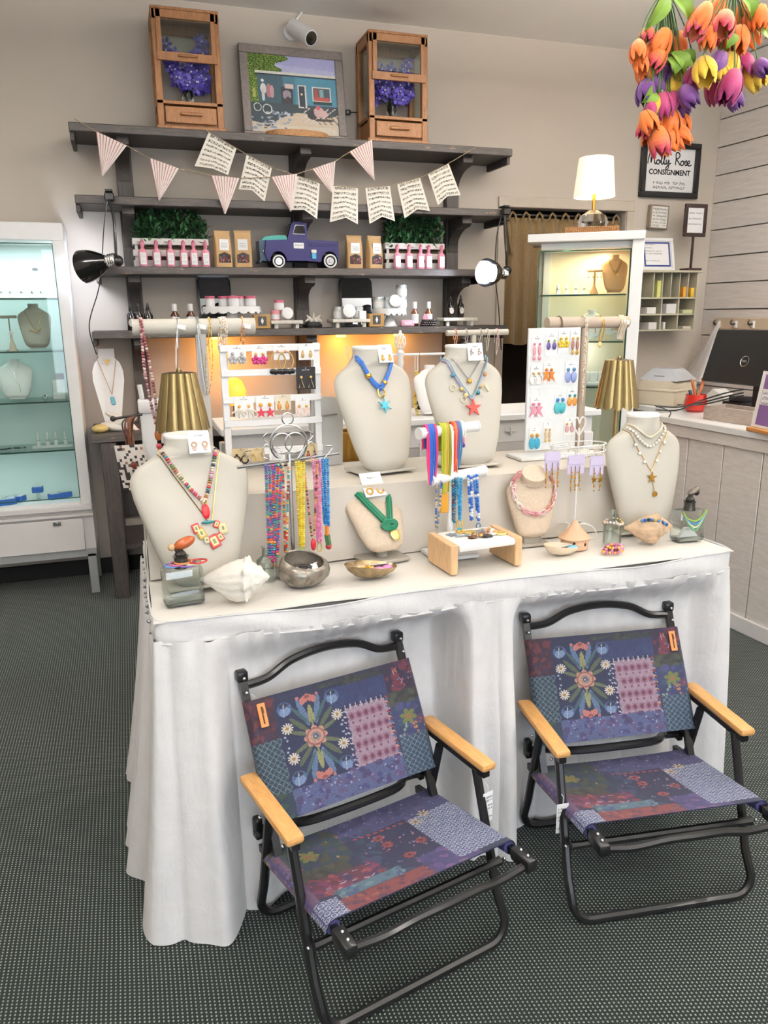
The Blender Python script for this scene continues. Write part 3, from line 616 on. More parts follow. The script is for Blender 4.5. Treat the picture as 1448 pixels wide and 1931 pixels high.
# ================================================================== CLIP LAMPS
def align(p, d): return Matrix.Translation(Vector(p)) @ Vector(d).normalized().to_track_quat('Z', 'Y').to_matrix().to_4x4()
def spline(pts, n=8):
    P = [Vector(p) for p in pts]; out = []
    for i in range(len(P) - 1):
        a, b_, c, d = P[max(i - 1, 0)], P[i], P[i + 1], P[min(i + 2, len(P) - 1)]
        for k in range(n):
            t = k / n; out.append(.5 * ((2 * b_) + (c - a) * t + (2 * a - 5 * b_ + 4 * c - d) * t * t + (3 * b_ - a - 3 * c + d) * t ** 3))
    return out + [P[-1]]
def clip_lamp(label, neck, opening, ballp, clip, goose, cordpts, R, lit, power, target):
    t = thing('clip_lamp', label, 'lamp', tuple(clip)); o = Vector(clip); n_, op = Vector(neck) - o, Vector(opening) - o; ax = (op - n_); L = ax.length
    b = MB(align(n_, ax)); prof = [(.026, -.0), (.030, L * .06), (R * .58, L * .28), (R * .82, L * .55), (R * .95, L * .8), (R, L), (R * .97, L), (R * .92, L * .8), (R * .78, L * .55), (R * .55, L * .3), (.02, L * .1)]
    b.lathe(prof, 28, cap=False); b.build('shade', M('glossy_black_enamel', '#0b0b0c', .12, coat=.5), t)
    b = MB(align(n_, ax)); b.lathe([(.022, -.05), (.030, -.045), (.030, .004)], 16)
    for k in range(3): b.lathe([(.030, -.04 + k * .014), (.034, -.037 + k * .014), (.030, -.034 + k * .014)], 16, cap=False)
    b.build('socket', CHROME, t)
    b = MB(); b.ball(tuple(Vector(ballp) - o), .030, n=14, m=10); b.build('swivel_ball', BLACKM, t)
    b = MB(align(n_, ax)); b.ball((0, 0, L * .62), R * .62, n=14, m=10); b.build('bulb', M('lit_bulb' if lit else 'dim_bulb', '#ffffff', .3, emit='#f3f4ff', es=30 if lit else 6), t)
    b = MB(); b.tube([p - o for p in spline(goose)], .0075, 8); b.build('gooseneck', BLACKM, t)
    b = MB(); b.box(0, -.012, 0, .05, .05, .04, .005); b.box(0, .01, .032, .04, .08, .012, .003); b.box(0, .01, -.05, .04, .08, .012, .003); b.build('clamp', BLACKM, t)
    b = MB(); b.tube([p - o for p in spline(cordpts)], .0032, 6); b.build('cord', BLACKM, t)
    lp = Vector(opening) + ax.normalized() * .01; spot('clip_lamp_light', tuple(lp), target, power, (.74, .82, 1.0), 150, .05)
gy = lambda x, y, Y: atY(x, y, Y)
clip_lamp('black clip lamp hanging at the left end of the shelves beside the glass cabinet', gy(204, 492, 4.60), gy(158, 503, 4.69), gy(222, 492, 4.58), gy(206, 372, 4.73), [gy(206, 378, 4.70), gy(214, 410, 4.66), gy(217, 450, 4.63), gy(219, 485, 4.63)],
          [gy(202, 380, 4.69), gy(196, 430, 4.66), gy(192, 490, 4.60), gy(186, 545, 4.62), gy(170, 600, 4.66), gy(170, 630, 4.70), gy(182, 668, 4.74)], .088, False, 12, (-.32, 5.1, 1.75))
clip_lamp('black clip lamp with its bulb lit at the right end of the shelves', gy(944, 516, 4.60), gy(916, 514, 4.52), gy(956, 510, 4.62), gy(952, 400, 4.72), [gy(951, 408, 4.69), gy(952, 440, 4.66), gy(954, 470, 4.63), gy(956, 500, 4.63)],
          [gy(946, 406, 4.69), gy(936, 450, 4.7), gy(934, 520, 4.72), gy(940, 580, 4.74), gy(945, 660, 4.8)], .085, True, 16, (1.6, 4.6, 1.55))

# ================================================================== LOWER SHELF GOODS
S4 = SZ[3]
AMBER = M('amber_glass', '#4a2413', .12); DARKG = M('dark_brown_glass', '#1c1512', .12); MILK = M('milk_glass', '#dfe6de', .25); PINKL = M('pink_lid', '#b5566c', .4); TINL = M('pale_tin_lid', '#c9cac6', .35, .6)
def put(nm, label, cat, px, Y, z, group=None, rz=0): p = atY(px, 600, Y); return thing(nm, label, cat, (p.x, Y, z), rz, group)
def bottle(T, r, h, glass, cap, capc, lab=True, dropper=False):
    b = MB(); b.lathe([(r * .9, 0), (r, .004), (r, h * .55), (r * .45, h * .68), (r * .42, h * .78)], 14); b.build('body', glass, T)
    b = MB()
    if dropper: b.lathe([(r * .5, h * .70), (r * .5, h * .80), (r * .28, h * .82), (r * .32, h * .9), (r * .15, h)], 12)
    else: b.lathe([(r * .58, h * .72), (r * .6, h * .74), (r * .6, h * .98), (r * .5, h)], 14)
    b.build('cap', M(cap, capc, .4), T)
    if lab:
        b = MB(); b.lathe([(r * 1.02, h * .12), (r * 1.02, h * .5)], 14, cap=False); b.build('label', CARD, T)
        b = MB(); rd = random.Random(3)
        for z in (.42, .36, .3, .22): scribble(b, -r * .5, h * z, r, .004, -r * 1.03, rd)
        b.build('label_print', INK, T)
g = 'dark dropper bottles at the shelf end'
for x in (248, 262, 280):
    T = put('dropper_bottle', 'dark dropper bottle with oval label at the left end of the lower shelf', 'bottle', x, 4.84, S4, g); bottle(T, .026, .155, DARKG, 'black_cap', '#141414', False, True)
    b = MB(); b.lathe([(.0, 0), (.019, 0), (.0192, .002)], 16, sy=1.25); o = b.build('label', M('grey_oval_label', '#b9b2ac', .7), T, loc=(0, -.026, .045)); o.rotation_euler = (pi / 2, 0, 0)
for x, l in ((330, 'amber bottle with white cap beside the dropper bottles'), (360, 'amber bottle with white cap beside the left dark framed mirror')):
    T = put('amber_bottle', l, 'bottle', x, 4.85, S4, 'amber bottles on the left'); bottle(T, .026, .15, AMBER, 'white_cap', '#eceae6')
def mirror(x0, x1, y0, label):
    Y = 4.99; a, c = atY(x0, 600, Y), atY(x1, 600, Y); w = c.x - a.x; h = atY(x0, y0, Y).z - S4; T = thing('tabletop_mirror', label, 'mirror', ((a.x + c.x) / 2, Y, S4 + .004), rot=(radians(-12), 0, 0))
    P = [(-w / 2, 0), (w / 2, 0)] + [(w / 2 - .03 + .03 * cos(q), h - .03 + .03 * sin(q)) for q in [pi / 2 * i / 5 for i in range(6)]] + [(-w / 2 + .03 - .03 * sin(q), h - .03 + .03 * cos(q)) for q in [pi / 2 * i / 5 for i in range(6)]]
    b = MB(); b.prism(P, -.006, .006); b.build('frame', M('black_mirror_frame', '#1c1b1c', .4), T); b = MB(); b.prism([(x * .9, .01 + z * .965) for x, z in P], -.0068, -.0062); b.build('glass', M('mirror_glass', '#c8ccd0', .03, 1.0), T)
mirror(377, 440, 521, 'dark framed tabletop mirror behind the cake stand of pink-lidded jars'); mirror(645, 706, 523, 'dark framed tabletop mirror behind the riser of pale candle jars')
def cakestand(px, w_px, h, label, Y=4.88, sy=.85):
    T = put('cake_stand', label, 'cake stand', px, Y, S4); r = w_px * .00335 / 2
    b = MB(); b.lathe([(r * .5, 0), (r * .42, .01), (r * .2, h * .5), (r * .18, h - .02), (.0, h - .01)], 24, sy=sy); b.build('pedestal', WHITEP, T)
    b = MB(); b.lathe([(0, h - .012), (r, h - .012), (r, h), (0, h)], 48, cap=False, sy=sy)
    b.lathe([(r * 1.0, h), (r * 1.02, h - .012), (r * 1.03, h - .03)], 72, fn=lambda R, z, a, i: (R, z - (.014 * abs(sin(a * 9)) if i == 2 else 0)), cap=False, sy=sy); b.build('scalloped_plate', WHITEP, T); return T
def jar(nm, label, cat, px, Y, z, r, h, body, lid, group=None, tilt=False):
    T = put(nm, label, cat, px, Y, z, group)
    b = MB(); b.lathe([(r * .92, 0), (r, .005), (r, h * .74), (r * .92, h * .76), (0, h * .76)], 18); b.build('body', body, T)
    b = MB(); b.lathe([(r * .98, h * .74), (r * 1.02, h * .76), (r * 1.02, h * .98), (r * .96, h), (0, h)], 20); b.build('lid', lid, T)
    if body is not MILK or True: b = MB(); b.lathe([(r * 1.01, h * .12), (r * 1.01, h * .6)], 18, cap=False); b.build('label', CARD, T)
    if tilt: T.rotation_euler = (radians(80), 0, 0); T.location.z = z + r * 1.02; T.location.y = Y
    return T
WJ = M('white_plastic', '#eceae6', .35)
ch = atY(438, 578, 4.88).z - S4; cakestand(438, 104, ch, 'white scalloped cake stand carrying pink-lidded jars', sy=.42)
for x, dy in ((398, 0), (424, .03), (442, -.03), (456, .03), (474, -.01)): jar('cosmetic_jar', 'white jar with pink lid standing on the scalloped cake stand', 'jar', x, 4.88 + dy, S4 + ch, .033 if x in (424, 442, 474) else .028, .062, WJ, PINKL, 'pink-lidded jars on the cake stand')
def riser(px0, px1, h, label, Y=4.84):
    a, c = atY(px0, 605, Y), atY(px1, 605, Y); w = c.x - a.x; T = thing('display_riser', label, 'riser', ((a.x + c.x) / 2, Y, S4)); wm = M('distressed_white_wood', '#dcd6ca', .75, var=.25, vs=40)
    b = MB(); b.box(0, 0, h - .011, w, .15, .022, .006); b.build('top', wm, T)
    for x in (-1, 1):
        for y in (-1, 1): q = MB(); q.lathe([(.013, 0), (.013, h - .02)], 8, (x * (w / 2 - .035), y * .05, 0)); q.build('leg', wm, T)
riser(507, 567, .048, 'distressed white wooden riser under the stacked pink jars'); riser(622, 692, .052, 'distressed white wooden riser under the pale candle jars'); riser(829, 892, .052, 'distressed white wooden riser at the right end of the lower shelf')
PJ = M('pink_jar', '#d88e98', .35)
jar('cosmetic_jar', 'pink jar under the white-bodied jar on the small riser', 'jar', 520, 4.85, S4 + .048, .031, .06, PJ, PJ); jar('cosmetic_jar', 'white jar with pink lid topping the pink jar stack', 'jar', 527, 4.85, S4 + .108, .031, .06, WJ, PINKL)
jar('cosmetic_jar', 'pink jar tipped on its side showing a round label', 'jar', 540, 4.83, S4 + .048, .034, .05, PJ, CARD, tilt=True)
def labelbox(px, label):
    T = put('small_kraft_box', label, 'box', px, 4.80, S4); b = MB(); b.box(0, 0, .042, .1, .05, .082, .003); b.build('box', M('tan_kraft_card', '#a3804e', .8), T); b = MB(); b.box(0, -.0256, .045, .05, .001, .055); o = b.build('label', M('charcoal_label', '#3a3a3c', .7), T)
    b = MB(); b.prism([(0, .025), (.009, .045), (0, .066), (-.009, .045)], -.0272, -.0263); b.build('label_emblem', CARD, o)
labelbox(493, 'small tan box with charcoal label beside the pink jar stack'); labelbox(708, 'small tan box with charcoal label beside the pale jar riser')
T = put('fabric_pouch', 'black beaded pouch with a pale shell-shaped flower on top', 'pouch', 590, 4.82, S4)
b = MB(); b.lathe([(.055, 0), (.06, .015), (.045, .035), (0, .042)], 16, fn=lambda r, z, a, i: (r * (1 + .15 * sin(5 * a)), z)); b.build('pouch', M('black_satin', '#121213', .4), T)
b = MB()
for a in range(7): q = a * .9 - 2.7; b.tube([(0, 0, .035), (sin(q) * .03, -.01, .055), (sin(q) * .055, -.02, .05 + .045 * cos(q))], [.012, .011, .002], 6)
b.build('shell_flower', M('pale_shell', '#d8d0c4', .6), T)
for x, dy, l in ((639, 0, 'pale candle jar standing at the mirror on the middle riser'), (675, .02, 'pale candle jar standing beside the white card on the middle riser')): jar('candle_jar', l, 'candle jar', x, 4.85 + dy, S4 + .052, .034, .075, MILK, TINL)
jar('candle_jar', 'candle jar tipped on its side with round lid facing out on the middle riser', 'candle jar', 655, 4.81, S4 + .052, .04, .05, MILK, CARD, tilt=True)
p = atY(684, 592, 4.79); b = MB(); b.box(0, 0, .024, .045, .03, .048, .002); b.build('small_white_box', CARD, loc=(p.x, 4.80, S4 + .052), label='small plain white box on the middle riser', category='box')
ch = atY(734, 582, 4.88).z - S4; cakestand(734, 66, ch, 'white scalloped pedestal cake stand carrying pale candle jars')
for x, dy, zz in ((714, 0, 0), (731, .05, 0), (757, 0, 0), (757, 0, .074)): jar('candle_jar', ['pale candle jar on the pedestal cake stand', 'pale candle jar topping the stack on the pedestal cake stand'][zz > 0], 'candle jar', x, 4.88 + dy, S4 + ch + zz, .035, .074, MILK, TINL, None if zz else 'candle jars on the pedestal stand')
jar('candle_jar', 'candle jar tipped on its side on the pedestal cake stand', 'candle jar', 741, 4.83, S4 + ch, .038, .05, MILK, TINL, tilt=True)
T = put('soap_bar', 'pink wrapped soap bar lying at the shelf edge', 'soap', 767, 4.79, S4); b = MB(); b.box(0, 0, .02, .09, .05, .036, .008); b.build('bar', M('pink_soap', '#d9a3b4', .5), T); b = MB(); b.box(0, 0, .0395, .06, .03, .003, .001); b.box(0, -.0255, .02, .05, .001, .016); b.build('wrapper_label', M('pale_pink_paper', '#e8c9d2', .7), T)
for x, l in ((782, 'amber bottle with white cap between the soap and the beaded tray'), (808, 'amber bottle with white cap standing behind a pink tag')):
    T = put('amber_bottle', l, 'bottle', x, 4.86, S4); bottle(T, .024, .155, M('brown_glass', '#6b3a18', .12), 'white_cap', '#eceae6')
T = put('beaded_tray', 'dark beaded bracelets lying in a heap on the lower shelf', 'bracelets', 806, 4.79, S4); b = MB()
for k in range(3):
    for j in range(18): a = 2 * pi * j / 18; b.ball((.045 * cos(a) + .006 * k, .03 * sin(a), .008 + .014 * k), .0085, n=6, m=4)
b.build('beads', M('dark_wood_beads', '#241712', .4), T); p = atY(803, 590, 4.81); b = MB(); b.prism([(-.03, 0), (.03, 0), (.018, .07), (-.005, .08)], 0, .002); b.build('pink_tag', M('pink_paper', '#d98a9c', .7), loc=(p.x, 4.825, S4 + .0), label='pink paper tag leaning before the amber bottle', category='tag')
for x in (849, 868):
    T = put('dropper_bottle', 'dark dropper bottle with oval label on the right riser', 'bottle', x, 4.86, S4 + .052, 'dropper bottles on the right riser'); bottle(T, .022, .135 + (x > 860) * .012, DARKG, 'black_cap', '#141414', False, True)
    b = MB(); b.lathe([(.0, 0), (.015, 0), (.0152, .002)], 16, sy=1.4); o = b.build('label', M('pale_oval_label', '#cfc9c2', .7), T, loc=(0, -.022, .045)); o.rotation_euler = (pi / 2, 0, 0)
# warm pucks added below the lowest shelf, standing in for desk-level lamp glow
for i, x in enumerate((.55, 1.35, 1.75)):
    p = MB(); p.lathe([(.03, 0), (.034, .004), (.034, .018), (0, .018)], 16); p.build('added_puck', M('warm_lamp_lens', '#fff2d8', .4, emit='#ffbb55', es=6), loc=(x, WALL - .10, S4 - .064), label='small round warm puck added below the lowest wall shelf', category='light', group='added pucks below the shelf')
    point('added_puck_glow', (x, WALL - .10, S4 - .09), 1.2, (1.0, .42, .07), .025)
# glass jar shade lamp glow is given by the added pucks; wall behind stays plain

# ================================================================== BUSTS AND NECKLACES (shared builders)
class BustShape:
    """necklace display bust: flat rounded board that swells to shoulders and a stub neck with a flat top; local z along the board"""
    TW = [(0, .30), (.015, .46), (.045, .60), (.1, .70), (.2, .79), (.35, .87), (.5, .94), (.62, .985), (.70, 1.0), (.755, .97), (.80, .86), (.84, .70), (.87, .57), (.90, .49), (.93, None), (1.0, None)]
    def __init__(s, h, w, neck, d=.045, nd=None, low=1.0, curve=0.0, lean=0.0):
        s.lean = lean
        s.h, s.w, s.neck, s.d, s.nd, s.low, s.curve = h, w, neck, d, nd or neck * .8, low, curve
    def hw(s, t):
        T = s.TW
        for (a, wa), (b_, wb) in zip(T, T[1:]):
            if t <= b_:
                k = (t - a) / (b_ - a); fa = s.neck / 2 if wa is None else wa * s.w / 2 * (s.low + (1 - s.low) * min(1, a / .6)); fb = s.neck / 2 if wb is None else wb * s.w / 2 * (s.low + (1 - s.low) * min(1, b_ / .6)); return max(fa + (fb - fa) * k, s.neck / 2 if t > .88 else 0)
        return s.neck / 2
    def hd(s, t):
        if t < .05: return s.d * (.35 + .45 * t / .05)
        if t < .7: return s.d * (.8 + .2 * sin(pi * min(1, t / .7)))
        k = min(1, (t - .7) / .2); return s.d * .8 + (s.nd / 2 - s.d * .8) * k * k * (3 - 2 * k)
    def yc(s, t): return s.curve * t * t
    def bend(s, y, t):
        t0 = .80
        if t <= t0: return (s.yc(t) + y, t * s.h)
        k = min(1, (t - t0) / .1); a = s.lean * k * k * (3 - 2 * k); r = (t - t0) * s.h
        return (s.yc(t0) - sin(a * .8) * r + y * cos(a), t0 * s.h + cos(a * .8) * r + y * sin(a))
    def front(s, x, z):
        t = max(0, min(1, z / s.h)); w = s.hw(t); k = max(0, 1 - min(1, abs(x) / w) ** 2.6); return s.bend(-s.hd(t) * (k ** (1 / 2.6) if t < .86 else max(0, 1 - min(1, abs(x) / w) ** 2) ** .5), t)[0]
    def mesh(s, n=36):
        b = MB(); rows = []; ts = [0, .008, .018, .03, .045, .07, .1, .15, .2, .28, .36, .44, .52, .6, .66, .7, .74, .77, .8, .82, .84, .86, .875, .89, .905, .92, .94, .97, .99, 1.0]
        vs, fs = [], []
        for t in ts:
            w, d = s.hw(t), s.hd(t); rn = t > .86; e = 2 / (2.0 if rn else 2.6)
            for j in range(n):
                a = 2 * pi * j / n; c, q = cos(a), sin(a); x = w * abs(c) ** e * (1 if c >= 0 else -1); y = d * abs(q) ** e * (1 if q >= 0 else -.999)
                if y > 0 and not rn: y *= .25
                vs.append((x, *s.bend(y, t)))
        for i in range(len(ts) - 1):
            for j in range(n): fs.append((i * n + j, i * n + (j + 1) % n, (i + 1) * n + (j + 1) % n, (i + 1) * n + j))
        fs.append(tuple(range(n))[::-1]); fs.append(tuple((len(ts) - 1) * n + j for j in range(n))); b.add(vs, fs); return b
CREAM = M('cream_leatherette', '#bfbaad', .55, vs=6, var=.04, bump=.08, bs=220); WHITEL = M('white_leatherette', '#f2f1ee', .45, var=.03); LINEN = M('beige_linen', '#cdbba4', .85, bump=.35, bs=260, var=.12, vs=120); PEACH = M('tan_linen', '#c99a6c', .85, bump=.3, bs=260); GREYL = M('grey_linen', '#a39c90', .85, bump=.3, bs=260)
def bust(nm, label, loc, shape, lean, rz, mat, cap=None, base=(.16, .13), prop=True, rim=None, nl=None):
    shape.lean = lean if nl is None else nl; T = thing(nm, label, 'display bust', loc, rot=(-lean, 0, rz)); shape.mesh().build('bust', mat, T)
    n = 30; h = shape.h; cy, cz_ = shape.bend(0, 1.0); b = MB(Matrix.Translation((0, cy, cz_)) @ Matrix.Rotation(shape.lean, 4, 'X')); b.lathe([(shape.neck / 2 * 1.02, -.006), (shape.neck / 2 * 1.03, 0), (shape.neck / 2 * .98, .004), (0, .004)], n, sy=shape.nd / shape.neck); b.build('neck_cap', cap or mat, T)
    if base:
        inv = Matrix.Rotation(lean, 4, 'X'); b = MB(inv); b.box(0, base[1] * .3, -.001 + .004, base[0], base[1], .008, .002); b.build('base_plate', rim or mat, T)
        if prop: b = MB(); b.tube([(0, .012, .02), (0, shape.d * .3 + .004, h * .45)], .012, 8); b.build('back_prop', rim or mat, T)
    return T
def along(pts, step, acc=0.0):
    P = [Vector(p) for p in pts]; out = []
    for a, c in zip(P, P[1:]):
        l = (c - a).length
        while acc <= l: out.append((a.lerp(c, acc / l), (c - a).normalized())) if l > 0 else None; acc += step
        acc -= l
    return out
def drape(S, zn, zl, a, r, p=1.0, n=40, side=0.0, off=0.0):
    """U or V line over the front of bust S from the neck sides at height zn down to zl"""
    out = []
    for i in range(n + 1):
        f = i / n * 2 - 1; x = a * f; k = abs(f); z = zl + (zn - zl) * (k ** p); x = x * (1 if k < .9 else 1); out.append(Vector((x + side * (1 - k), S.front(x + side * (1 - k), z) - r - off, z)))
    return out
def beads(mb, pts, r, pal, seed, disc=1.0, step=None):
    rd = random.Random(seed)
    for p, d in along(pts, step or r * 2 * disc, rd.random() * r * 2 * disc):
        mb.color(rd.choice(pal)); m = mb.m; mb.m = m @ align(p, d); mb.ball((0, 0, 0), r, sz=disc, n=7, m=5); mb.m = m
def necklace(T0, label, parts, nm='necklace'):
    T = thing(nm, label, 'necklace', tuple(T0.location), rot=tuple(T0.rotation_euler))
    for pn, mb, mat in parts: mb.build(pn, mat, T)
    return T
MULTI = ['#c23a4a', '#e8b23c', '#3f7f7a', '#d98aa6', '#e9dcc4', '#5a6fa8', '#8a4a2a', '#6aa05a', '#d0663a', '#2f4f6a']
BEAD = VC(.35, nm='bead'); ENAM = VC(.25, nm='enamel')
def earcard(label, loc, rz, w, h, card, make, rot=None, group=None, hole=True):
    T = thing('earring_card', label, 'earrings', loc, rz, group, rot); b = MB(); b.box(0, 0, h / 2, w, .0012, h); b.build('card', card, T)
    b = MB(); scribble(b, -w * .18, h * .86, w * .36, h * .05, -.0012, random.Random(int(loc[0] * 999))); b.build('card_print', INK, T)
    for s in (-1, 1): mb, mt = make(s); mb.m = Matrix.Identity(4); mb.build('earring', mt, T)
    return T

# ================================================================== LEFT GLASS CABINET
FY = 4.70; cR = -.262; cLx = -1.16; CT = 2.10; ALU = M('brushed_aluminium', '#c9c9c8', .35, .6); GEDGE = M('green_glass_edge', '#1d4a40', .15); PANEG = glassmat('cabinet_glass', '#f6fbf9', refl=.07); PALE = M('pale_cabinet_panel', '#e2dedb', .4, var=.03)
t = thing('glass_cabinet', 'tall white glass display cabinet with drawer left of the shelves', 'cabinet', ((cR + cLx) / 2, FY, 0)); cw = cR - cLx; X = cw / 2; DP = .37
for sx in (-1, 1):
    for y in (.03, DP - .02): b = MB(); b.box(sx * (X - .03), y, .125, .05, .05, .25, .003); b.build('leg', ALU, t)
b = MB(); b.box(0, .03, .255, cw, .05, .05, .003); b.box(0, DP - .02, .255, cw, .05, .05, .003); b.box(-X + .025, DP / 2, .255, .05, DP - .08, .05); b.box(X - .025, DP / 2, .255, .05, DP - .08, .05); b.build('leg_frame', ALU, t)
b = MB(); b.box(0, DP / 2 + .006, .4, cw - .004, DP - .012, .24); b.build('lower_body', PALE, t)
dr = MB(); dr.box(0, -.002, .375, cw - .12, .018, .19, .002); dr = dr.build('drawer', PALE, t)
b = MB(); b.box(X - .20, -.014, .45, .045, .012, .026, .003); b.cyl((X - .20, -.018, .45), (X - .20, -.024, .45), .006); b.build('lock', CHROME, dr)
b = MB(); b.box(0, .01, .535, cw, .06, .03, .003); b.box(0, .01, .492, cw, .05, .014); b.build('ledge', PALE, t)
for sx in (-1, 1): b = MB(); b.box(sx * (X - .03), .03, (.55 + CT - .09) / 2, .06, .06, CT - .64, .003); b.build('front_post', WHITEP, t); b = MB(); b.box(sx * (X - .012), DP / 2 + .03, (.55 + CT - .09) / 2, .018, DP - .07, CT - .64); b.build('side_panel', WHITEP, t)
b = MB(); b.box(0, DP / 2, CT - .045, cw, DP, .09, .004); b.build('top_box', WHITEP, t); b = MB(); b.box(0, DP - .01, (.55 + CT) / 2, cw - .04, .02, CT - .55); b.build('back_panel', M('pale_back_panel', '#dfeceb', .5, var=.02), t)
b = MB(); b.box(0, DP / 2, .555, cw - .04, DP - .04, .02); b.build('inner_floor', PALE, t)
CSZ = [1.7125, 1.43, 1.15, .872]
for z in CSZ:
    s = MB(); s.box(0, DP / 2 + .01, z - .004, cw - .13, DP - .07, .008); s = s.build('glass_shelf', glassmat('shelf_glass', '#f0f8f5', refl=.05), t)
    b = MB(); b.box(0, .04, z - .004, cw - .13, .0035, .0085); b.build('shelf_edge', GEDGE, s)
g = MB(); g.box(0, .006, (.593 + 1.994) / 2, cw - .12, .005, 1.40); g = g.build('glass_door', PANEG, t)
b = MB(); b.box(X - .061, .006, 1.293, .005, .0065, 1.40); b.box(0, .006, .594, cw - .12, .0065, .005); b.box(0, .006, 1.993, cw - .12, .0065, .005); b.build('door_edge', GEDGE, g)
b = MB(); b.lathe([(.016, 0), (.016, .002), (0, .002)], 18, sy=.55); o = b.build('maker_plate', M('grey_plate', '#9fb0b6', .4), t, loc=(X - .16, .002, 1.86)); o.rotation_euler = (pi / 2, 0, 0)
area('cabinet_strip_light', ((cR + cLx) / 2, FY + .12, CT - .10), .8, 5.0, (.84, .96, 1.0), sy=.05); area('cabinet_low_strip_light', ((cR + cLx) / 2, FY + .10, .868), .7, .8, (.85, .97, 1.0), sy=.04)
def cab(x, Y, z): return (atY(x, 600, Y).x, Y, z)
def lc(px, py, Y): return atY(px, py, Y)
def ring_cone(T, x, h, r=.011, mat=WHITEL, stone='#8a8f96'):
    c = MB(); c.lathe([(r, 0), (r * .9, h * .3), (r * .35, h * .95), (0, h)], 12, (x, 0, .008)); c = c.build('ring_cone', mat, T)
    b = MB(); b.ring((x, 0, .008 + h * .42), r * .8, .0016, 'z', 12, 4); b.ball((x, -r * .85, .01 + h * .46), .005, n=6, m=4); b.build('ring', SILVER, c)
T = thing('ring_tray', 'row of white ring cones on the top glass shelf of the left cabinet', 'ring display', (lc(45, 550, 4.86).x, 4.86, CSZ[0]))
b = MB(); b.box(0, 0, .004, .36, .05, .008, .002); b.build('tray', WHITEL, T)
for x in (2, 19, 40, 60, 77): ring_cone(T, lc(x, 550, 4.86).x - T.location.x, .055)
S = BustShape(.25, .175, .055, .03); p = lc(72, 655, 4.86); B1 = bust('cabinet_bust', 'grey linen bust with fine necklace in the left cabinet', (p.x, 4.84, CSZ[1]), S, radians(18), .1, GREYL, base=(.08, .07)); B1.location.z += .012
d = drape(S, .21, .09, .05, .002, 1.1); b = MB(); b.tube(d, .0012, 4); b2 = MB(); b2.tube([(-.035, S.front(-.035, .09) - .003, .10), (0, S.front(0, .08) - .003, .08), (.03, S.front(.03, .10) - .003, .105)], .0025, 5); necklace(B1, 'fine bronze chain with curved bar on the grey linen bust', [('chain', b, GOLD), ('pendant', b2, GOLD)])
p = lc(22, 655, 4.84); T = thing('earring_stand', 'small grey T-shaped earring stand in the left cabinet', 'stand', (p.x, 4.84, CSZ[1]))
b = MB(); b.lathe([(.022, 0), (.016, .03), (.006, .06), (.005, .09)], 12, (.01, -.03, 0)); b.build('small_stand', LINEN, T); b = MB(); b.box(0, .02, .185, .085, .014, .016, .003); b.tube([(0, .02, .18), (0, .02, 0.003)], .004, 6); b.lathe([(.03, 0), (.03, .006)], 14, (0, .02, 0)); b.build('bar', GREYL, T); b = MB(); b.box(.012, -.03, .098, .03, .002, .02); b.build('tag', CARD, T)
S = BustShape(.225, .19, .055, .03); p = lc(34, 752, 4.86); B2 = bust('cabinet_bust', 'white bust with lariat necklace in the left cabinet', (p.x, 4.84, CSZ[2] + .012), S, radians(16), .05, WHITEL, base=(.08, .07))
b = MB(); b.tube([(-.03, S.front(-.03, .2) - .002, .2), (.0, S.front(0, .14) - .002, .14), (.004, S.front(.004, .1) - .003, .1), (.02, S.front(.02, .07) - .003, .07), (.022, S.front(.022, .03) - .003, .03)], .0016, 4); b.tube([(.03, S.front(.03, .2) - .002, .2), (.0, S.front(0, .14) - .002, .14)], .0014, 4); necklace(B2, 'thin silver lariat chain on the white cabinet bust', [('chain', b, SILVER)])
p = lc(112, 750, 4.84); T = thing('watch_box', 'open white watch box with a dark card behind it in the left cabinet', 'box', (p.x, 4.86, CSZ[2]))
b = MB(); b.box(0, 0, .018, .07, .05, .036, .004); b.box(0, .03, .07, .07, .008, .08, .003); b.build('box', CARD, T); b = MB(); b.box(.01, .038, .11, .045, .003, .07); b.build('card', M('maroon_card', '#3b2c30', .6), T)
p = lc(85, 748, 4.80); b = MB(); b.ring((0, 0, .016), .014, .003, 'y', 14, 5); b.ball((0, -.004, .03), .007); b.build('crystal_ring', SILVER, loc=(p.x, 4.80, CSZ[2] + .002), label='silver ring with a clear stone beside the white watch box', category='ring')
p = lc(100, 843, 4.86); T = thing('ring_tray', 'white ring tray with four tall cones in the left cabinet', 'ring display', (p.x, 4.86, CSZ[3])); b = MB(); b.box(0, 0, .006, .22, .05, .012, .003); b.build('tray', WHITEL, T)
for x in (-.075, -.025, .02, .072): ring_cone(T, x, .085, .013)
p = lc(20, 850, 4.82); b = MB(); beads(b, spline([(-.09, 0, .007), (-.04, -.02, .007), (.01, .01, .007), (.06, .0, .007), (.08, .02, .007)]), .006, ['#1b1b1d', '#2c2c30', '#8a8a8c'], 4); b.build('black_bead_bracelet', BEAD, loc=(p.x, 4.84, CSZ[3] + .002), label='black bead bracelet lying on the lowest glass shelf', category='bracelet')
BBLUE = M('cobalt_card_box', '#2e63b8', .5); BIN = M('pale_velvet_insert', '#cfd3da', .9)
for px, rz, sz, l in ((112, .5, (.13, .05), 'long cobalt blue gift box with necklace in the left cabinet'), (28, -.4, (.10, .06), 'square cobalt blue gift box standing open in the left cabinet'), (6, .25, (.12, .07), 'wide cobalt blue gift box at the front of the left cabinet')):
    Y = 4.86 if px != 6 else 4.80; p = lc(px, 925, Y); T = thing('gift_box', l, 'box', (p.x, Y, .566), rz); b = MB(); b.box(0, 0, .016, *sz, .032, .003); b.build('box', BBLUE, T); b = MB(); b.box(0, 0, .0335, sz[0] - .014, sz[1] - .014, .003); b.build('insert', BIN, T); b = MB(); b.ring((0, 0, .036), .012, .0015, 'z', 12, 4); b.build('jewel', SILVER, T)
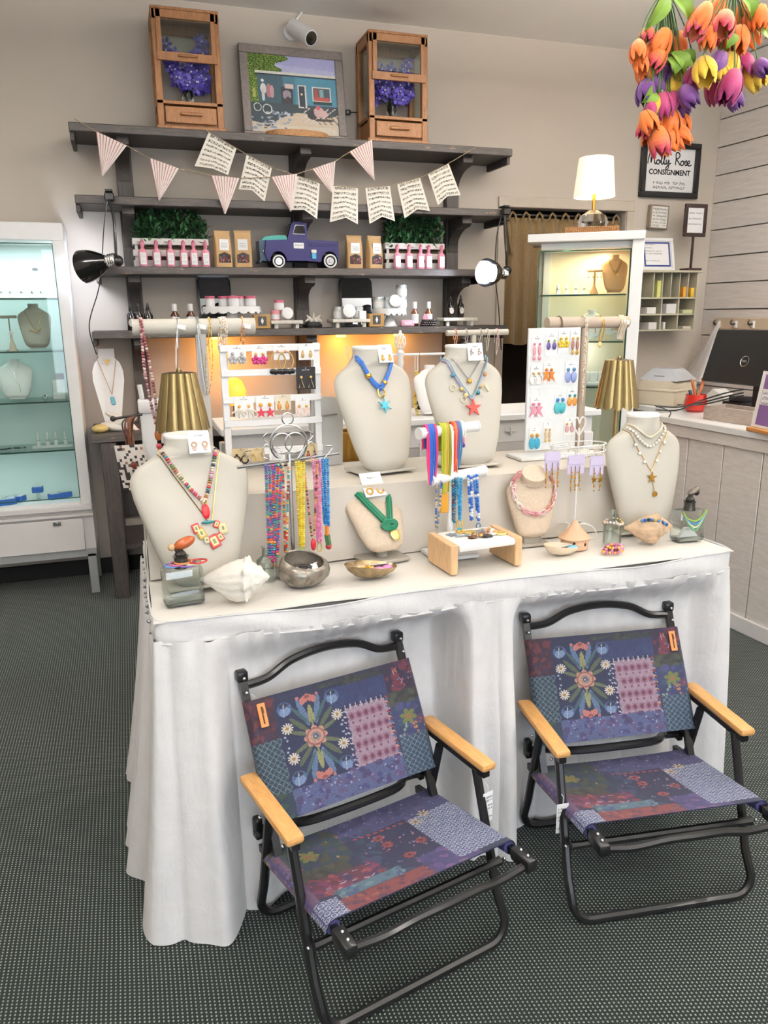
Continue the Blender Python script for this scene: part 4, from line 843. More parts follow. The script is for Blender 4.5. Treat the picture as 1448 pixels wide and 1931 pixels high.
p = lc(70, 915, 4.88); T = thing('gift_box', 'small cobalt blue ring box raised on a clear block in the left cabinet', 'box', (p.x, 4.88, .566)); b = MB(); b.box(0, 0, .02, .02, .02, .04); b.build('clear_block', M('clear_acrylic', '#e6f0ee', .05, trans=.9), T); b = MB(); b.box(0, 0, .057, .06, .05, .034, .003); b.build('box', BBLUE, T); b = MB(); b.box(0, 0, .0755, .046, .036, .003); b.ring((0, 0, .084), .009, .0015, 'y', 12, 4); b.build('insert', BIN, T)

# ================================================================== RIGHT GLASS CABINET (turned to the room)
RA = radians(-34.5); rx, ryv = Vector((cos(RA), sin(RA), 0)), Vector((-sin(RA), cos(RA), 0)); O = Vector((2.56, 4.065, 0)); W2 = .655
def onfront(px, py, dep=0.0):
    d = ray(px, py); p0 = O + ryv * dep; k = (p0 - EYE).dot(ryv) / d.dot(ryv); return EYE + d * k
def loc_r(px, py, dep): q = onfront(px, py, dep) - O; return (q.dot(rx), dep, q.z)
tz = onfront(1105, 438).z; th = .047; gl0, gl1 = loc_r(1016, 480, .03)[0], loc_r(1191, 480, .03)[0]; px1 = loc_r(1214, 480, .03)[0]
t = thing('glass_cabinet', 'white topped glass display cabinet with warm light beside the curtain', 'cabinet', tuple(O), RA); xl = -W2 / 2 + .02; D2 = .34
b = MB(); b.box(0, D2 / 2, tz - th / 2, W2, D2 + .02, th, .004); b.build('top_slab', WHITEP, t)
b = MB(); b.box((gl1 + px1) / 2, .035, tz / 2, px1 - gl1, .05, tz - th, .003); b.build('front_post', WHITEP, t)
b = MB(); b.box(px1 - .01, D2 / 2 + .03, tz / 2, .02, D2 - .06, tz - th); b.build('side_panel', WHITEP, t)
b = MB(); b.box((gl0 + px1) / 2, D2 - .01, tz / 2, px1 - gl0, .02, tz - th); b.build('back_panel', M('cream_back_panel', '#e6ddc8', .6, var=.02), t)
b = MB(); b.box((gl0 + px1) / 2, D2 / 2, .3, px1 - gl0, D2 - .02, .6); b.build('lower_body', WHITEP, t); b = MB(); b.box((gl0 + px1) / 2, .2, tz - th - .02, px1 - gl0 - .02, D2 - .05, .035); b.build('top_inner', WHITEP, t)
zt = loc_r(1105, 471, .03)[2]; g = MB(); g.box((gl0 + gl1) / 2, .03, (.6 + zt) / 2, gl1 - gl0, .005, zt - .6); g = g.build('glass_door', PANEG, t)
b = MB(); b.box(gl1 - .004, .03, (.6 + zt) / 2, .009, .0065, zt - .6); b.box(gl0 + .003, .03, (.6 + zt) / 2, .006, .0065, zt - .6); b.box((gl0 + gl1) / 2, .03, zt - .003, gl1 - gl0, .0065, .006); b.build('door_edge', GEDGE, g)
b = MB(); b.box(gl0 + .003, D2 / 2, (.6 + zt) / 2, .005, D2 - .06, zt - .6); b.build('side_glass', PANEG, t); b = MB(); b.box(gl0 + .03, D2 - .045, (.6 + tz) / 2, .04, .05, tz - .6 - th); b.build('rear_post', WHITEP, t)
b = MB(); q = loc_r(1024, 515, .30); b.box(q[0], .312, q[2], .07, .012, .09, .003); b.build('control_plate', CARD, t); RZ = []
for y in (555, 643.5, 729):
    z = loc_r(1105, y, .045)[2]; RZ.append(z); s = MB(); s.box((gl0 + gl1) / 2, .19, z - .004, gl1 - gl0 - .03, .28, .008); s = s.build('glass_shelf', glassmat('shelf_glass'), t); b = MB(); b.box((gl0 + gl1) / 2, .045, z - .004, gl1 - gl0 - .03, .0035, .0085); b.build('shelf_edge', GEDGE, s)
def rp_(px, dep, z): q = onfront(px, 560, dep); return tuple(Vector((q.x, q.y, 0)) + Vector((0, 0, z)))
wl = onfront(1105, 480, .15); area('warm_cabinet_light', (wl.x, wl.y, tz - th - .045), .35, 3.4, (1.0, .78, .48), sy=.12); wl = onfront(1105, 480, .2); point('cabinet_low_fill', (wl.x, wl.y, RZ[1] - .05), 1.0, (1.0, .96, .86))  # the low point is an added fill inside the cabinet, without a fixture
T = thing('ring_tray', 'cream tray of four ring fingers in the warm lit cabinet', 'ring display', rp_(1077, .16, RZ[0]), RA); b = MB(); b.box(0, 0, .004, .22, .06, .008, .002); b.build('tray', WHITEL, T)
for x in (-.08, -.03, .025, .075): ring_cone(T, x, .06, .014)
T = thing('earring_stand', 'tan T-shaped stand with drop earrings in the warm lit cabinet', 'stand', rp_(1119, .14, RZ[0]), RA); b = MB(); b.lathe([(.028, 0), (.02, .02), (.007, .05), (.006, .13)], 12); b.box(0, 0, .135, .09, .012, .014, .003); b.build('stand', PEACH, T); b = MB()
for x in (-.035, -.01, .015, .038): b.ring((x, -.008, .115), .006, .0015, 'y', 8, 4); b.ball((x, -.008, .10), .005, n=6, m=4)
b.build('drop_earrings', GOLD, T)
S = BustShape(.215, .155, .05, .028); B = bust('cabinet_bust', 'tan linen bust with layered gold chains in the warm lit cabinet', rp_(1158, .15, RZ[0] + .012), S, radians(14), RA + .25, PEACH, base=(.07, .06)); b = MB(); b.tube(drape(S, .18, .11, .035, .002), .0015, 4); b.tube(drape(S, .18, .08, .042, .002), .0015, 4); b.ring((0, S.front(0, .095) - .004, .10), .014, .0015); necklace(B, 'layered gold chains on the tan cabinet bust', [('chain', b, GOLD)])
S = BustShape(.17, .14, .05, .028); B = bust('cabinet_bust', 'small white bust with gold chain in the warm lit cabinet', rp_(1117, .2, RZ[1] + .012), S, radians(14), RA, WHITEL, base=(.07, .06)); b = MB(); b.tube(drape(S, .14, .08, .035, .002), .002, 4); necklace(B, 'gold chain on the small white cabinet bust', [('chain', b, GOLD)])
T = thing('white_card_pair', 'white earring cards on the middle shelf of the warm lit cabinet', 'earrings', rp_(1160, .22, RZ[1]), RA); b = MB(); b.box(-.02, 0, .06, .05, .002, .05); b.box(.03, .01, .03, .07, .002, .06); b.tube([(-.02, .004, 0), (-.02, .004, .05)], .002, 4); b.build('card', CARD, T); b = MB()
for x in (-.03, -.01, .01, .05): b.ball((x, -.004, .065 if x < 0 else .04), .005, n=6, m=4)
b.build('studs', SILVER, T)
T = thing('necklace_tray', 'dark tray with hanging necklaces on the lowest cabinet shelf', 'jewellery tray', rp_(1135, .16, RZ[2]), RA); b = MB(); b.box(0, 0, .01, .2, .1, .02, .003); b.build('tray', CARD, T); b = MB()
for k in range(4): b.box(-.07 + .047 * k, 0, .05, .04, .03, .06, .004)
b.build('white_box', CARD, T)
# ---- lamp and wicker tray on top
lq = onfront(1117, 430, .20); LZ = tz; q = onfront(1105, 430, .2)
T = thing('wicker_tray', 'low brown wicker tray under the crystal lamp', 'tray', (lq.x, lq.y, LZ), RA); b = MB(); b.box(0, 0, .006, .30, .17, .012); b.build('tray_floor', wood('wicker_brown', '#9a6b3a', '#5d3c1d', (30, 30, 60), .7), T); b = MB()
for z in (.012, .02, .028, .036): b.tube([(-.15, -.085, z), (.15, -.085, z), (.15, .085, z), (-.15, .085, z)], .005, 6, closed=True)
for i in range(26): b.cyl((-.15 + .012 * i, -.088, .005), (-.15 + .012 * i, -.088, .04), .0035, n=5)
b.build('woven_rim', wood('wicker_brown', '#9a6b3a', '#5d3c1d'), T)
bz = LZ + .013; mp = mpp(lq); T = thing('crystal_table_lamp', 'faceted crystal table lamp with lit white shade on the right cabinet', 'lamp', (lq.x, lq.y, bz))
def facet(r, z, a, i): return (r * (1 + .06 * cos(6 * a + i * pi / 2)), z)
hs = lambda y: max(0.0, onfront(1117, y, .2).z - bz)
g0, g1, s0, s1 = hs(397), hs(372), hs(372), hs(298); rb = 27 * mp
b = MB(); b.lathe([(rb * .6, 0.001), (rb * .85, g0 * .15), (rb, g0 * .45), (rb * .85, g0 * .78), (rb * .3, g0)], 12, fn=facet); b.build('crystal_base', M('crystal_glass', '#f4f6f6', .02, trans=1.0), T, smooth=15)
b = MB(); b.lathe([(.010, g0 - .005), (.010, s0 + .02), (.022, s0 + .021), (.022, s0 + .03), (.006, s0 + .04), (.006, s0 + .1)], 12); b.build('brass_stem', GOLD, T)
b = MB(); b.lathe([(38 * mp, s0), (31 * mp, s1), (31 * mp - .002, s1), (38 * mp - .002, s0)], 40, cap=False); sh = M('lit_linen_shade', '#fff4e2', .8, emit='#ffe2b8', es=.75, bump=.1, bs=200); b.build('lamp_shade', sh, T); b = MB(); b.ring((0, 0, s0 + .002), 38 * mp, .002, 'z', 40, 4); b.ring((0, 0, s1 - .002), 31 * mp, .002, 'z', 40, 4); b.build('shade_trim', CARD, T)
b = MB(); b.ball((0, 0, (s0 + s1) / 2), .028); b.build('bulb', M('warm_bulb', '#ffffff', .4, emit='#ffd8a0', es=12), T); point('table_lamp_light', (lq.x, lq.y, bz + (s0 + s1) / 2 + .04), 3.0, (1.0, .82, .58), .03)

# ================================================================== SIGNS AND PIGEONHOLES by the right corner
a, c = atY(1205, 371, WALL - .02), atY(1322, 272, WALL - .02); sw, shh = c.x - a.x, c.z - a.z; BFR = M('black_frame', '#0e0e10', .35)
t = thing('shop_sign', 'black framed white sign lettered Molly Rose Consignment', 'sign', ((a.x + c.x) / 2, WALL, a.z)); f = .04
for q in ((0, f / 2, sw, f), (0, shh - f / 2, sw, f), (-sw / 2 + f / 2, shh / 2, f, shh - 2 * f), (sw / 2 - f / 2, shh / 2, f, shh - 2 * f)): b = MB(); b.box(q[0], -.018, q[1], q[2], .034, q[3], .004); b.build('frame_rail', BFR, t)
b = MB(); b.box(0, -.008, shh / 2, sw - .03, .012, shh - .03); b.build('sign_panel', CARD, t)
strokes = [[(0, 0), (.03, .5), (.09, 1), (.13, .9), (.13, .45), (.14, .1), (.2, .75), (.26, 1), (.3, .8), (.29, .3), (.33, .02), (.38, .15)], [(.47, .38), (.40, .3), (.39, .08), (.46, 0), (.52, .12), (.50, .34), (.44, .36), (.53, .3), (.58, .28)],
           [(.56, .12), (.63, .55), (.67, .95), (.63, 1.05), (.60, .7), (.60, .2), (.65, 0), (.70, .12)], [(.68, .12), (.75, .55), (.79, .95), (.75, 1.05), (.72, .7), (.72, .2), (.77, 0), (.82, .14)], [(.82, .42), (.82, .15), (.87, .05), (.93, .42), (.94, .1), (.92, -.3), (.84, -.42), (.83, -.25), (.95, .02), (1.04, .15)],
           [(1.24, 0), (1.26, .5), (1.25, 1), (1.38, 1.02), (1.42, .75), (1.33, .55), (1.26, .55), (1.36, .3), (1.46, .02)], [(1.56, .4), (1.49, .28), (1.49, .06), (1.56, 0), (1.62, .14), (1.60, .36), (1.54, .38), (1.66, .32)], [(1.66, .1), (1.72, .42), (1.76, .3), (1.75, .05), (1.68, .02), (1.80, .08)], [(1.80, .12), (1.88, .25), (1.88, .4), (1.82, .38), (1.80, .12), (1.87, 0), (1.98, .1)]]
b = MB(); sc = sw * .76 / 2.0
for s in strokes: b.tube([(-sw * .385 + x * sc, -.0152, shh * .60 + y * sc * .42) for x, y in [(p.x, p.z) for p in spline([(x, 0, y) for x, y in s], 5)]], .0046, 5, flat=.25)
b.build('script_lettering', INK, t)
text('block_lettering', 'CONSIGNMENT', .050, INK, t, (0, -.0146, shh * .46), bold=.0012)
rd = random.Random(8); b = MB()
for z in (.27, .19): scribble(b, -sw * .27, shh * z, sw * .54, .024, -.0146, rd)
b.build('small_lettering', INK, t)
a, c = atY(1220, 432, WALL - .02), atY(1258, 388, WALL - .02); t = thing('wooden_block_sign', 'small distressed wooden block sign below the black framed sign', 'sign', ((a.x + c.x) / 2, WALL, a.z), rot=(0, radians(2), 0)); w, h = c.x - a.x, c.z - a.z
b = MB(); b.box(0, -.022, h / 2, w, .042, h, .004); b.build('block', wood('weathered_grey_wood', '#8d8070', '#6a5c4e'), t); b = MB(); b.box(0, -.0435, h / 2, w * .84, .002, h * .88); b.build('face_paper', M('aged_white_paper', '#e6e2da', .8, var=.2, vs=30), t); b = MB(); rd = random.Random(3)
for z in (.82, .68, .54, .4, .26, .14): scribble(b, -w * .38, h * z, w * .74, h * .085, -.0451, rd)
b.build('lettering', INK, t)
CY = 4.85; cx0, cx1, cz0_, cz1 = 3.36, atY(1314, 560, CY).x, atY(1265, 624, CY).z, atY(1265, 514, CY).z; OLV = M('pale_olive_paint', '#b8b29c', .6); d = WALL - CY
t = thing('mail_cubby', 'pale olive wooden pigeonhole cubby mounted in the corner', 'cubby', ((cx0 + cx1) / 2, WALL, cz0_)); X0 = (cx0 + cx1) / 2; H = cz1 - cz0_; r1, r2 = atY(1265, 562, CY).z - cz0_, atY(1265, 593, CY).z - cz0_
b = MB(); b.box(0, -d / 2, H + .008, cx1 - cx0 + .05, d + .02, .016, .003); b.build('top_board', OLV, t)
b = MB(); b.box(0, -.006, H / 2, cx1 - cx0, .01, H); b.build('back_board', OLV, t)
for z in (.006, r2, r1): b = MB(); b.box(0, -d / 2, z, cx1 - cx0, d - .02, .011, .001); b.build('shelf', OLV, t)
for x in (cx0, cx1): b = MB(); b.box(x - X0, -d / 2, H / 2, .012, d - .01, H, .001); b.build('side', OLV, t)
for px in (1235, 1252, 1268, 1284, 1300): b = MB(); b.box(atY(px, 540, CY).x - X0, -d / 2, (r1 + H) / 2, .007, d - .03, H - r1); b.build('divider', OLV, t)
for px in (1249, 1281): b = MB(); b.box(atY(px, 590, CY).x - X0, -d / 2, r1 / 2, .009, d - .03, r1); b.build('divider', OLV, t)
def slot(px, py, w_px, h_px, color, label, nm='card_stack', cat='cards', z=None, dep=.12, rz=0): p = atY(px, py, CY + .03); m_ = mpp(p); b = MB(); b.box(0, dep / 2, h_px * m_ / 2, w_px * m_, dep, h_px * m_, .002); b.build(nm, M('paper_' + color[1:], color, .7), loc=(p.x, CY + .03, z), rz=rz, label=label, category=cat)
zb, zm, zt_ = cz0_ + .012, cz0_ + r2 + .006, cz0_ + r1 + .006
slot(1243, 560, 12, 30, '#c9cd7a', 'stack of lime green cards upright in a pigeonhole', z=zt_); slot(1291, 560, 9, 19, '#d99b3a', 'orange tag strips in a pigeonhole', z=zt_); slot(1306, 560, 10, 17, '#e0b63c', 'yellow note box in the end pigeonhole', 'note_box', 'box', z=zt_)
slot(1228, 591, 20, 12, '#e9e6e2', 'white carton with red print in the middle pigeonhole row', 'white_carton', 'box', z=zm); slot(1265, 591, 22, 18, '#e6e4e2', 'plain white paper block in the middle pigeonhole row', 'paper_block', 'paper', z=zm); slot(1297, 591, 24, 7, '#c3c79a', 'pale green papers lying in the middle pigeonhole row', 'paper_stack', 'paper', z=zm)
slot(1230, 621, 18, 13, '#e4e1dc', 'white carton in the bottom pigeonhole row', 'white_carton', 'box', z=zb); slot(1252, 621, 5, 13, '#e0ddd6', 'slim white carton in the bottom pigeonhole row', 'white_carton', 'box', z=zb); slot(1297, 621, 24, 5, '#cfc8b4', 'flat cream packets in the bottom pigeonhole row', 'packet_stack', 'packets', z=zb)
# certificate in white frame, brown sign on post
ZC = cz1 + .016; p0 = atY(1222, 508, CY + .02); p1_ = atY(1283, 508, CY + .02); w = p1_.x - p0.x; h = atY(1270, 446, CY + .06).z - ZC
t = thing('certificate_frame', 'certificate in a white frame leaning on the pigeonhole cubby', 'certificate', ((p0.x + p1_.x) / 2, CY + .09, ZC + .002), rot=(radians(-14), 0, radians(-3)))
for q in ((0, .012, w, .024), (0, h - .012, w, .024), (-w / 2 + .012, h / 2, .024, h - .048), (w / 2 - .012, h / 2, .024, h - .048)): b = MB(); b.box(q[0], 0, q[1], q[2], .018, q[3], .003); b.build('frame_rail', WHITEP, t)
b = MB(); b.box(0, .003, h / 2, w - .03, .005, h - .03); b.build('paper', CARD, t); b = MB()
for q in ((0, .035, w - .06, .012), (0, h - .035, w - .06, .012), (w / 2 - .035, h / 2, .012, h - .07), (-w / 2 + .035, h / 2, .012, h - .07)): b.box(q[0], -.0005, q[1], q[2], .001, q[3])
b.build('blue_border', M('navy_print', '#2f3a72', .7), t); b = MB(); rd = random.Random(9)
for z, ww in ((.8, .3), (.7, .2), (.6, .5), (.52, .5), (.3, .4)): scribble(b, -w * .35, h * z, w * ww, .009, -.0006, rd)
b.build('print', INK, t)
pb0 = atY(1302, 506, CY + .06); a, c = atY(1286, 446, CY + .06), atY(1332, 386, CY + .06); w, h = c.x - a.x, c.z - a.z; t = thing('post_sign', 'dark brown framed sign standing on a post atop the cubby', 'sign', (pb0.x, CY + .06, ZC)); DB = M('dark_brown_paint', '#2e1d1a', .45); cxm = (a.x + c.x) / 2 - pb0.x + .0; zz = a.z - ZC
b = MB(); b.box(0, 0, .009, .12, .1, .018, .003); b.build('base', DB, t); b = MB(); b.box(0, 0, zz / 2 + .01, .016, .014, zz, .002); b.build('post', DB, t)
for q in ((0, .012, w, .026), (0, h - .012, w, .026), (-w / 2 + .012, h / 2, .026, h - .05), (w / 2 - .012, h / 2, .026, h - .05)): b = MB(); b.box(cxm + q[0], -.01, zz + q[1], q[2], .02, q[3], .003); b.build('frame_rail', DB, t)
b = MB(); b.box(cxm, -.008, zz + h / 2, w - .04, .006, h - .04); b.build('paper', CARD, t); b = MB(); rd = random.Random(10)
for z in (.72, .55, .38): scribble(b, cxm - w * .3, zz + h * z, w * .58, .012, -.0115, rd)
b.build('print', INK, t)

# ================================================================== SALES COUNTER
KX = lambda y: 2.885 + SKEW * (3.0 - y); KY1, KY0, KZ = 3.72, .6, 1.038; KA = atan2(-1.0, SKEW); LK = (KY1 - KY0) / cos(math.atan(SKEW))
KO = Vector((KX(KY1), KY1, 0)); KU = Vector((sin(math.atan(SKEW)), -cos(math.atan(SKEW)), 0)); KN = Vector((KU.y, -KU.x, 0)) * -1   # KU towards camera, KN towards wall
PANW = NT('whitewashed_counter_board'); pv = PANW.coord(scale=(3, 14, 14)); pn = PANW.noise(pv, 4, 5, .6, .4); PANW.set(Base_Color=PANW.ramp(pn, [(.3, lin('#d6cec5')), (.65, lin('#e6e0d9'))]), Roughness=.55); PANW.bump(pn, .1, .001)
t = thing('sales_counter', 'whitewashed board clad sales counter with white top', 'counter', tuple(KO), KA)   # local x towards camera, local y towards wall
b = MB(); b.box(LK / 2, .4, KZ - .0175, LK + .04, .86, .035, .004); b.build('top', WHITEP, t); b = MB(); b.box(-.30, .56, KZ - .0175, .56, .66, .035, .004); b.build('wing_top', WHITEP, t); b = MB(); b.box(-.29, .57, .5, .5, .6, 1.0); b.build('wing_body', PANW.m, t); b = MB(); b.box(LK / 2, -.006, KZ - .067, LK, .018, .062, .002); b.build('apron', PANW.m, t)
b = MB(); b.box(LK / 2, .41, .5, LK, .76, 1.0); b.build('body', M('counter_carcass', '#8d857c', .8), t); b = MB(); b.box(LK / 2, -.004, .042, LK, .02, .082, .003); b.build('base_trim', WHITEP, t)
lx = [(atX(px, py, KX(3.2)) - KO).dot(KU) for px, py in ((1303, 815), (1366, 830), (1436, 848))]; st = (lx[2] - lx[0]) / 2; edges = [0.0] + [e for e in [lx[0] + st * k for k in range(-3, 30)] if .05 < e < LK - .02] + [LK]
for e0, e1 in zip(edges, edges[1:]): b = MB(); b.box((e0 + e1) / 2, .014, .51, e1 - e0 - .006, .028, .86, .002); b.build('board', PANW.m, t)
def kp(px, py, z=KZ): return atZ(px, py, z)
def kl(px, py, off): # point on vertical plane parallel to the counter front, off metres behind it
    d = ray(px, py); p0 = KO + KN * off; k = (p0 - EYE).dot(KN) / d.dot(KN); return EYE + d * k
# file box
q0 = kp(1270, 768); BEI = M('beige_plastic', '#c9bda6', .5); t = thing('file_box', 'beige plastic file box with smoky translucent lid on the counter', 'box', tuple(q0), radians(-67))
w, h = .25, .105
for sx, nm in ((0, 'box'),): b = MB(); b.box(-w / 2, .13, h / 2, w, .26, h, .012); b.box(-w / 2, .13, h - .008, w + .012, .272, .016, .004); b.build('box', BEI, t)
b = MB(); b.prism([(0, h), (0, h + .03), (-.03, h + .05), (-w + .03, h + .05), (-w, h + .03), (-w, h)], .0, .26); b.build('lid_rim', BEI, t)
b = MB(); vs = [(0, 0, h + .05), (-w, 0, h + .05), (-w, .26, h + .05), (0, .26, h + .05), (-.06, .07, h + .12), (-w + .05, .07, h + .12), (-w + .05, .2, h + .12), (-.06, .2, h + .12)]; b.add(vs, [(0, 1, 5, 4), (1, 2, 6, 5), (2, 3, 7, 6), (3, 0, 4, 7), (4, 5, 6, 7), (3, 2, 1, 0)]); b.build('lid', M('smoky_plastic', '#a9abad', .35), t, smooth=0)
b = MB(); b.box(-w / 2, .025, h + .075, .07, .003, .008); b.build('label', M('grey_mark', '#77777a', .5), t)
# red pot
q0 = kp(1310, 776); t = thing('red_pencil_pot', 'red glazed pot holding pliers and pens on the counter', 'pot', tuple(q0)); mm = mpp(q0); R = 21 * mm
b = MB(); b.lathe([(R * .7, 0), (R * .95, .015), (R, .045), (R * .9, .085), (R * .92, .1), (R * .86, .1), (R * .8, .06), (0, .05)], 22); b.build('pot', M('red_glaze', '#b5281c', .2, coat=.5), t)
b = MB(); b.color('#b86a3c'); b.tube(spline([(.0, 0, .07), (-.02, 0, .13), (-.035, 0, .17), (-.03, 0, .185)]), .008, 7); b.tube(spline([(.005, 0, .07), (.03, 0, .13), (.04, 0, .175), (.03, 0, .19)]), .008, 7); b.build('pliers', VC(.5), t); b = MB()
for dx, c_ in ((-.035, '#2c3238'), (-.025, '#3f6a7a'), (-.012, '#e8e6e0'), (.02, '#efece6')): b.color(c_); b.cyl((dx * .6, .01, .06), (dx * 1.3, .012, .125), .004, n=6)
b.build('pens', VC(.4), t)
# monitor
m0 = kl(1353, 621, .40); t = thing('computer_monitor', 'black computer monitor seen from behind on the counter', 'monitor', (m0.x, m0.y, KZ), KA); zt_ = m0.z - KZ; tl = radians(17); MBK = M('black_monitor_plastic', '#09090b', .5)
rm = Matrix.Translation((0, 0, zt_)) @ Matrix.Rotation(-tl, 4, 'X')
b = MB(rm); b.box(.25, .014, -.15, .5, .03, .30, .008); b.box(.25, .012, -.02, .42, .02, .02, .003); b.build('housing', MBK, t); b = MB(rm); b.box(.25, .031, -.15, .48, .003, .28); b.build('screen', M('dark_screen', '#0a0a0c', .15), t)
lg = kl(1418, 681, .40) - m0; lgx = lg.dot(KU)
b = MB(rm); b.ring((lgx, -.0025, lg.z / cos(tl)), .028, .0022, 'y', 28, 5); o = b.build('logo_ring', SILVER, t)
o2 = text('logo_lettering', 'DELL', .017, SILVER, t, bold=.0006); o2.matrix_local = rm @ Matrix.Translation((lgx, -.003, lg.z / cos(tl))) @ Matrix.Rotation(pi / 2, 4, 'X')
b = MB(); b.box(.25, .08, .008, .22, .16, .016, .004); b.box(.25, .1, zt_ * .35, .07, .03, zt_ * .7, .004); b.build('stand', MBK, t)
# wooden tray box
A_, B_ = kp(1325, 790), kp(1417, 804); dv = (B_ - A_); t = thing('wooden_tray', 'shallow whitewashed wooden tray box in front of the monitor', 'tray', tuple(A_), atan2(dv.y, dv.x)); w = dv.length; d_, h = .16, .075; GW = wood('greyed_pine', '#b5a79c', '#94867c', (4, 30, 30), .6)
for q in ((w / 2, .006, w, .012), (w / 2, d_ - .006, w, .012), (.006, d_ / 2, .012, d_ - .024), (w - .006, d_ / 2, .012, d_ - .024)): b = MB(); b.box(q[0], q[1], h / 2, q[2], q[3], h, .002); b.build('side_board', GW, t)
b = MB(); b.box(w / 2, d_ / 2, .004, w - .02, d_ - .02, .008); b.build('bottom_board', GW, t)
# things between monitor and tray
q0 = kp(1352, 755, KZ + .03); b = MB(); b.prism([(-.06, 0), (.07, 0), (.075, .06), (-.02, .1), (-.06, .07)], -.05, .05); b.build('white_receipt_printer', M('off_white_plastic', '#e2dfdb', .45), loc=(3.50, 3.93, KZ), rz=KA, label='white receipt printer behind the wooden tray', category='printer')
q0 = kp(1392, 765, KZ + .05); b = MB(); b.box(0, 0, .03, .14, .12, .06, .006); b.box(.01, 0, .075, .1, .09, .03, .006); b.build('card_terminal', M('black_terminal_plastic', '#161618', .4), loc=(3.36, 3.62, KZ), rz=KA, label='black card terminal behind the wooden tray', category='terminal')
# purple framed sign at the counter edge
A_ = kp(1416, 811); n1 = kp(1448, 818); dv = (n1 - A_).normalized(); t = thing('purple_sign', 'purple sign in a white frame with orange foot on the counter', 'sign', tuple(A_ + dv * .11), atan2(dv.y, dv.x)); h = .27; w = .22
b = MB(); b.box(0, 0, .009, w, .06, .018, .003); b.build('foot', M('orange_wood', '#c98a4a', .5), t); RR = Matrix.Translation((0, 0, .018)) @ Matrix.Rotation(radians(-8), 4, 'X')
b = MB(RR); b.box(0, 0, h / 2, w, .012, h, .002); b.build('frame', CARD, t); b = MB(RR); b.box(.006, -.0065, h / 2, w - .05, .002, h - .03); b.build('purple_panel', M('purple_print', '#7d5a92', .6), t); b = MB(RR); b.box(-.03, -.008, h * .55, .09, .002, .075); b.build('inset_panel', CARD, t)
b = MB(RR); rd = random.Random(2)
for z in (.62, .53, .44): scribble(b, -.065, h * z, .07, .016, -.0095, rd)
b.build('lettering', M('purple_ink', '#5a3a70', .7), t)
# black cables
for k, off in enumerate((-4, 7, 20)):
    pts = [kp(1236, 766 + off * .5) + Vector((0, 0, .01)), kp(1275, 768 + off * .4) + Vector((0, -.02, .012)), kl(1320, 762 - off * .3, .07), kl(1365, 752 - off * .5, .11), kl(1402, 744 - off * .5, .16)]
    b = MB(); o0 = pts[0]; b.tube([p - o0 for p in spline(pts)], .0042, 6); b.build('power_cable', M('black_cable', '#0d0d0e', .4), loc=tuple(o0), label='black cable trailing over the counter past the red pot', category='cable', group='black cables on the counter')
pts = [kp(1234, 768) + Vector((0, 0, .01)), kp(1262, 775), kl(1262, 785, -.012), kl(1250, 800, -.014)]; b = MB(); b.tube([p - pts[0] for p in spline(pts)], .003, 5); b.build('thin_cable', M('black_cable', '#0d0d0e', .4), loc=tuple(pts[0]), label='thin black cable hanging over the counter edge behind the pearl bust', category='cable')
# hook rail and plastic bag on the shiplap wall
def onwall(px, py, off=0.03):
    d = ray(px, py); n = Vector((-1, -SKEW, 0)).normalized(); p0 = Vector((XC, WALL, 0)) + n * off; k = (p0 - EYE).dot(n) / d.dot(n); return EYE + d * k
a, c = onwall(1350, 600, .01), onwall(1440, 622, .01); t = thing('hook_rail', 'pale wooden rail with black and white hooks on the shiplap wall', 'hook rail', (a.x, a.y, c.z), AN); Lr = (Vector((c.x, c.y, 0)) - Vector((a.x, a.y, 0))).length; h = a.z - c.z
b = MB(); b.box(Lr / 2 + .05, .02 - .02, h / 2, Lr + .1, .02, h, .003); b.build('board', M('pale_tan_wood', '#cbb69c', .6), t)
for px in (1356, 1388, 1421):
    q = onwall(px, 605, .03); x = (q - a).dot(Vector((cos(AN), sin(AN), 0))); hk = MB(); hk.color('#f0eeea'); hk.box(x, -.02, h * .45, .022, .02, .05, .004); hk.color('#141416'); hk.tube(spline([(x, -.03, h * .5), (x, -.06, h * .45), (x, -.07, h * .65), (x, -.06, h * .85)]), .006, 6); hk.build('hook', VC(.35), t)
q0 = onwall(1356, 606, .09); t = thing('plastic_bag', 'white translucent plastic bag hanging from the hook rail', 'bag', tuple(q0))
def bagf(u, v):
    a_ = 2 * pi * u; r = .012 + .115 * v ** 1.4; r *= (1 + .12 * sin(3 * a_ + 4 * v) + .06 * sin(7 * a_)); return (cos(a_) * r * .55 - .08 * v, sin(a_) * r * 1.15 + .10 * v, -.44 * v)
b = MB(); b.sheet(bagf, 36, 16); b.build('bag', M('translucent_film', '#e8e4e2', .3, alpha=.75), t); b = MB(); 
for pc, cc, s_ in (((1325, 688), '#d9a61c', .05), ((1340, 706), '#c98a5a', .04), ((1356, 712), '#7a97b8', .05)): q = onwall(*pc, .16) - q0; b.color(cc); b.box(q.x, q.y, q.z, .02, s_, s_ * 1.2, .006)
b.build('contents', VC(.6), t)

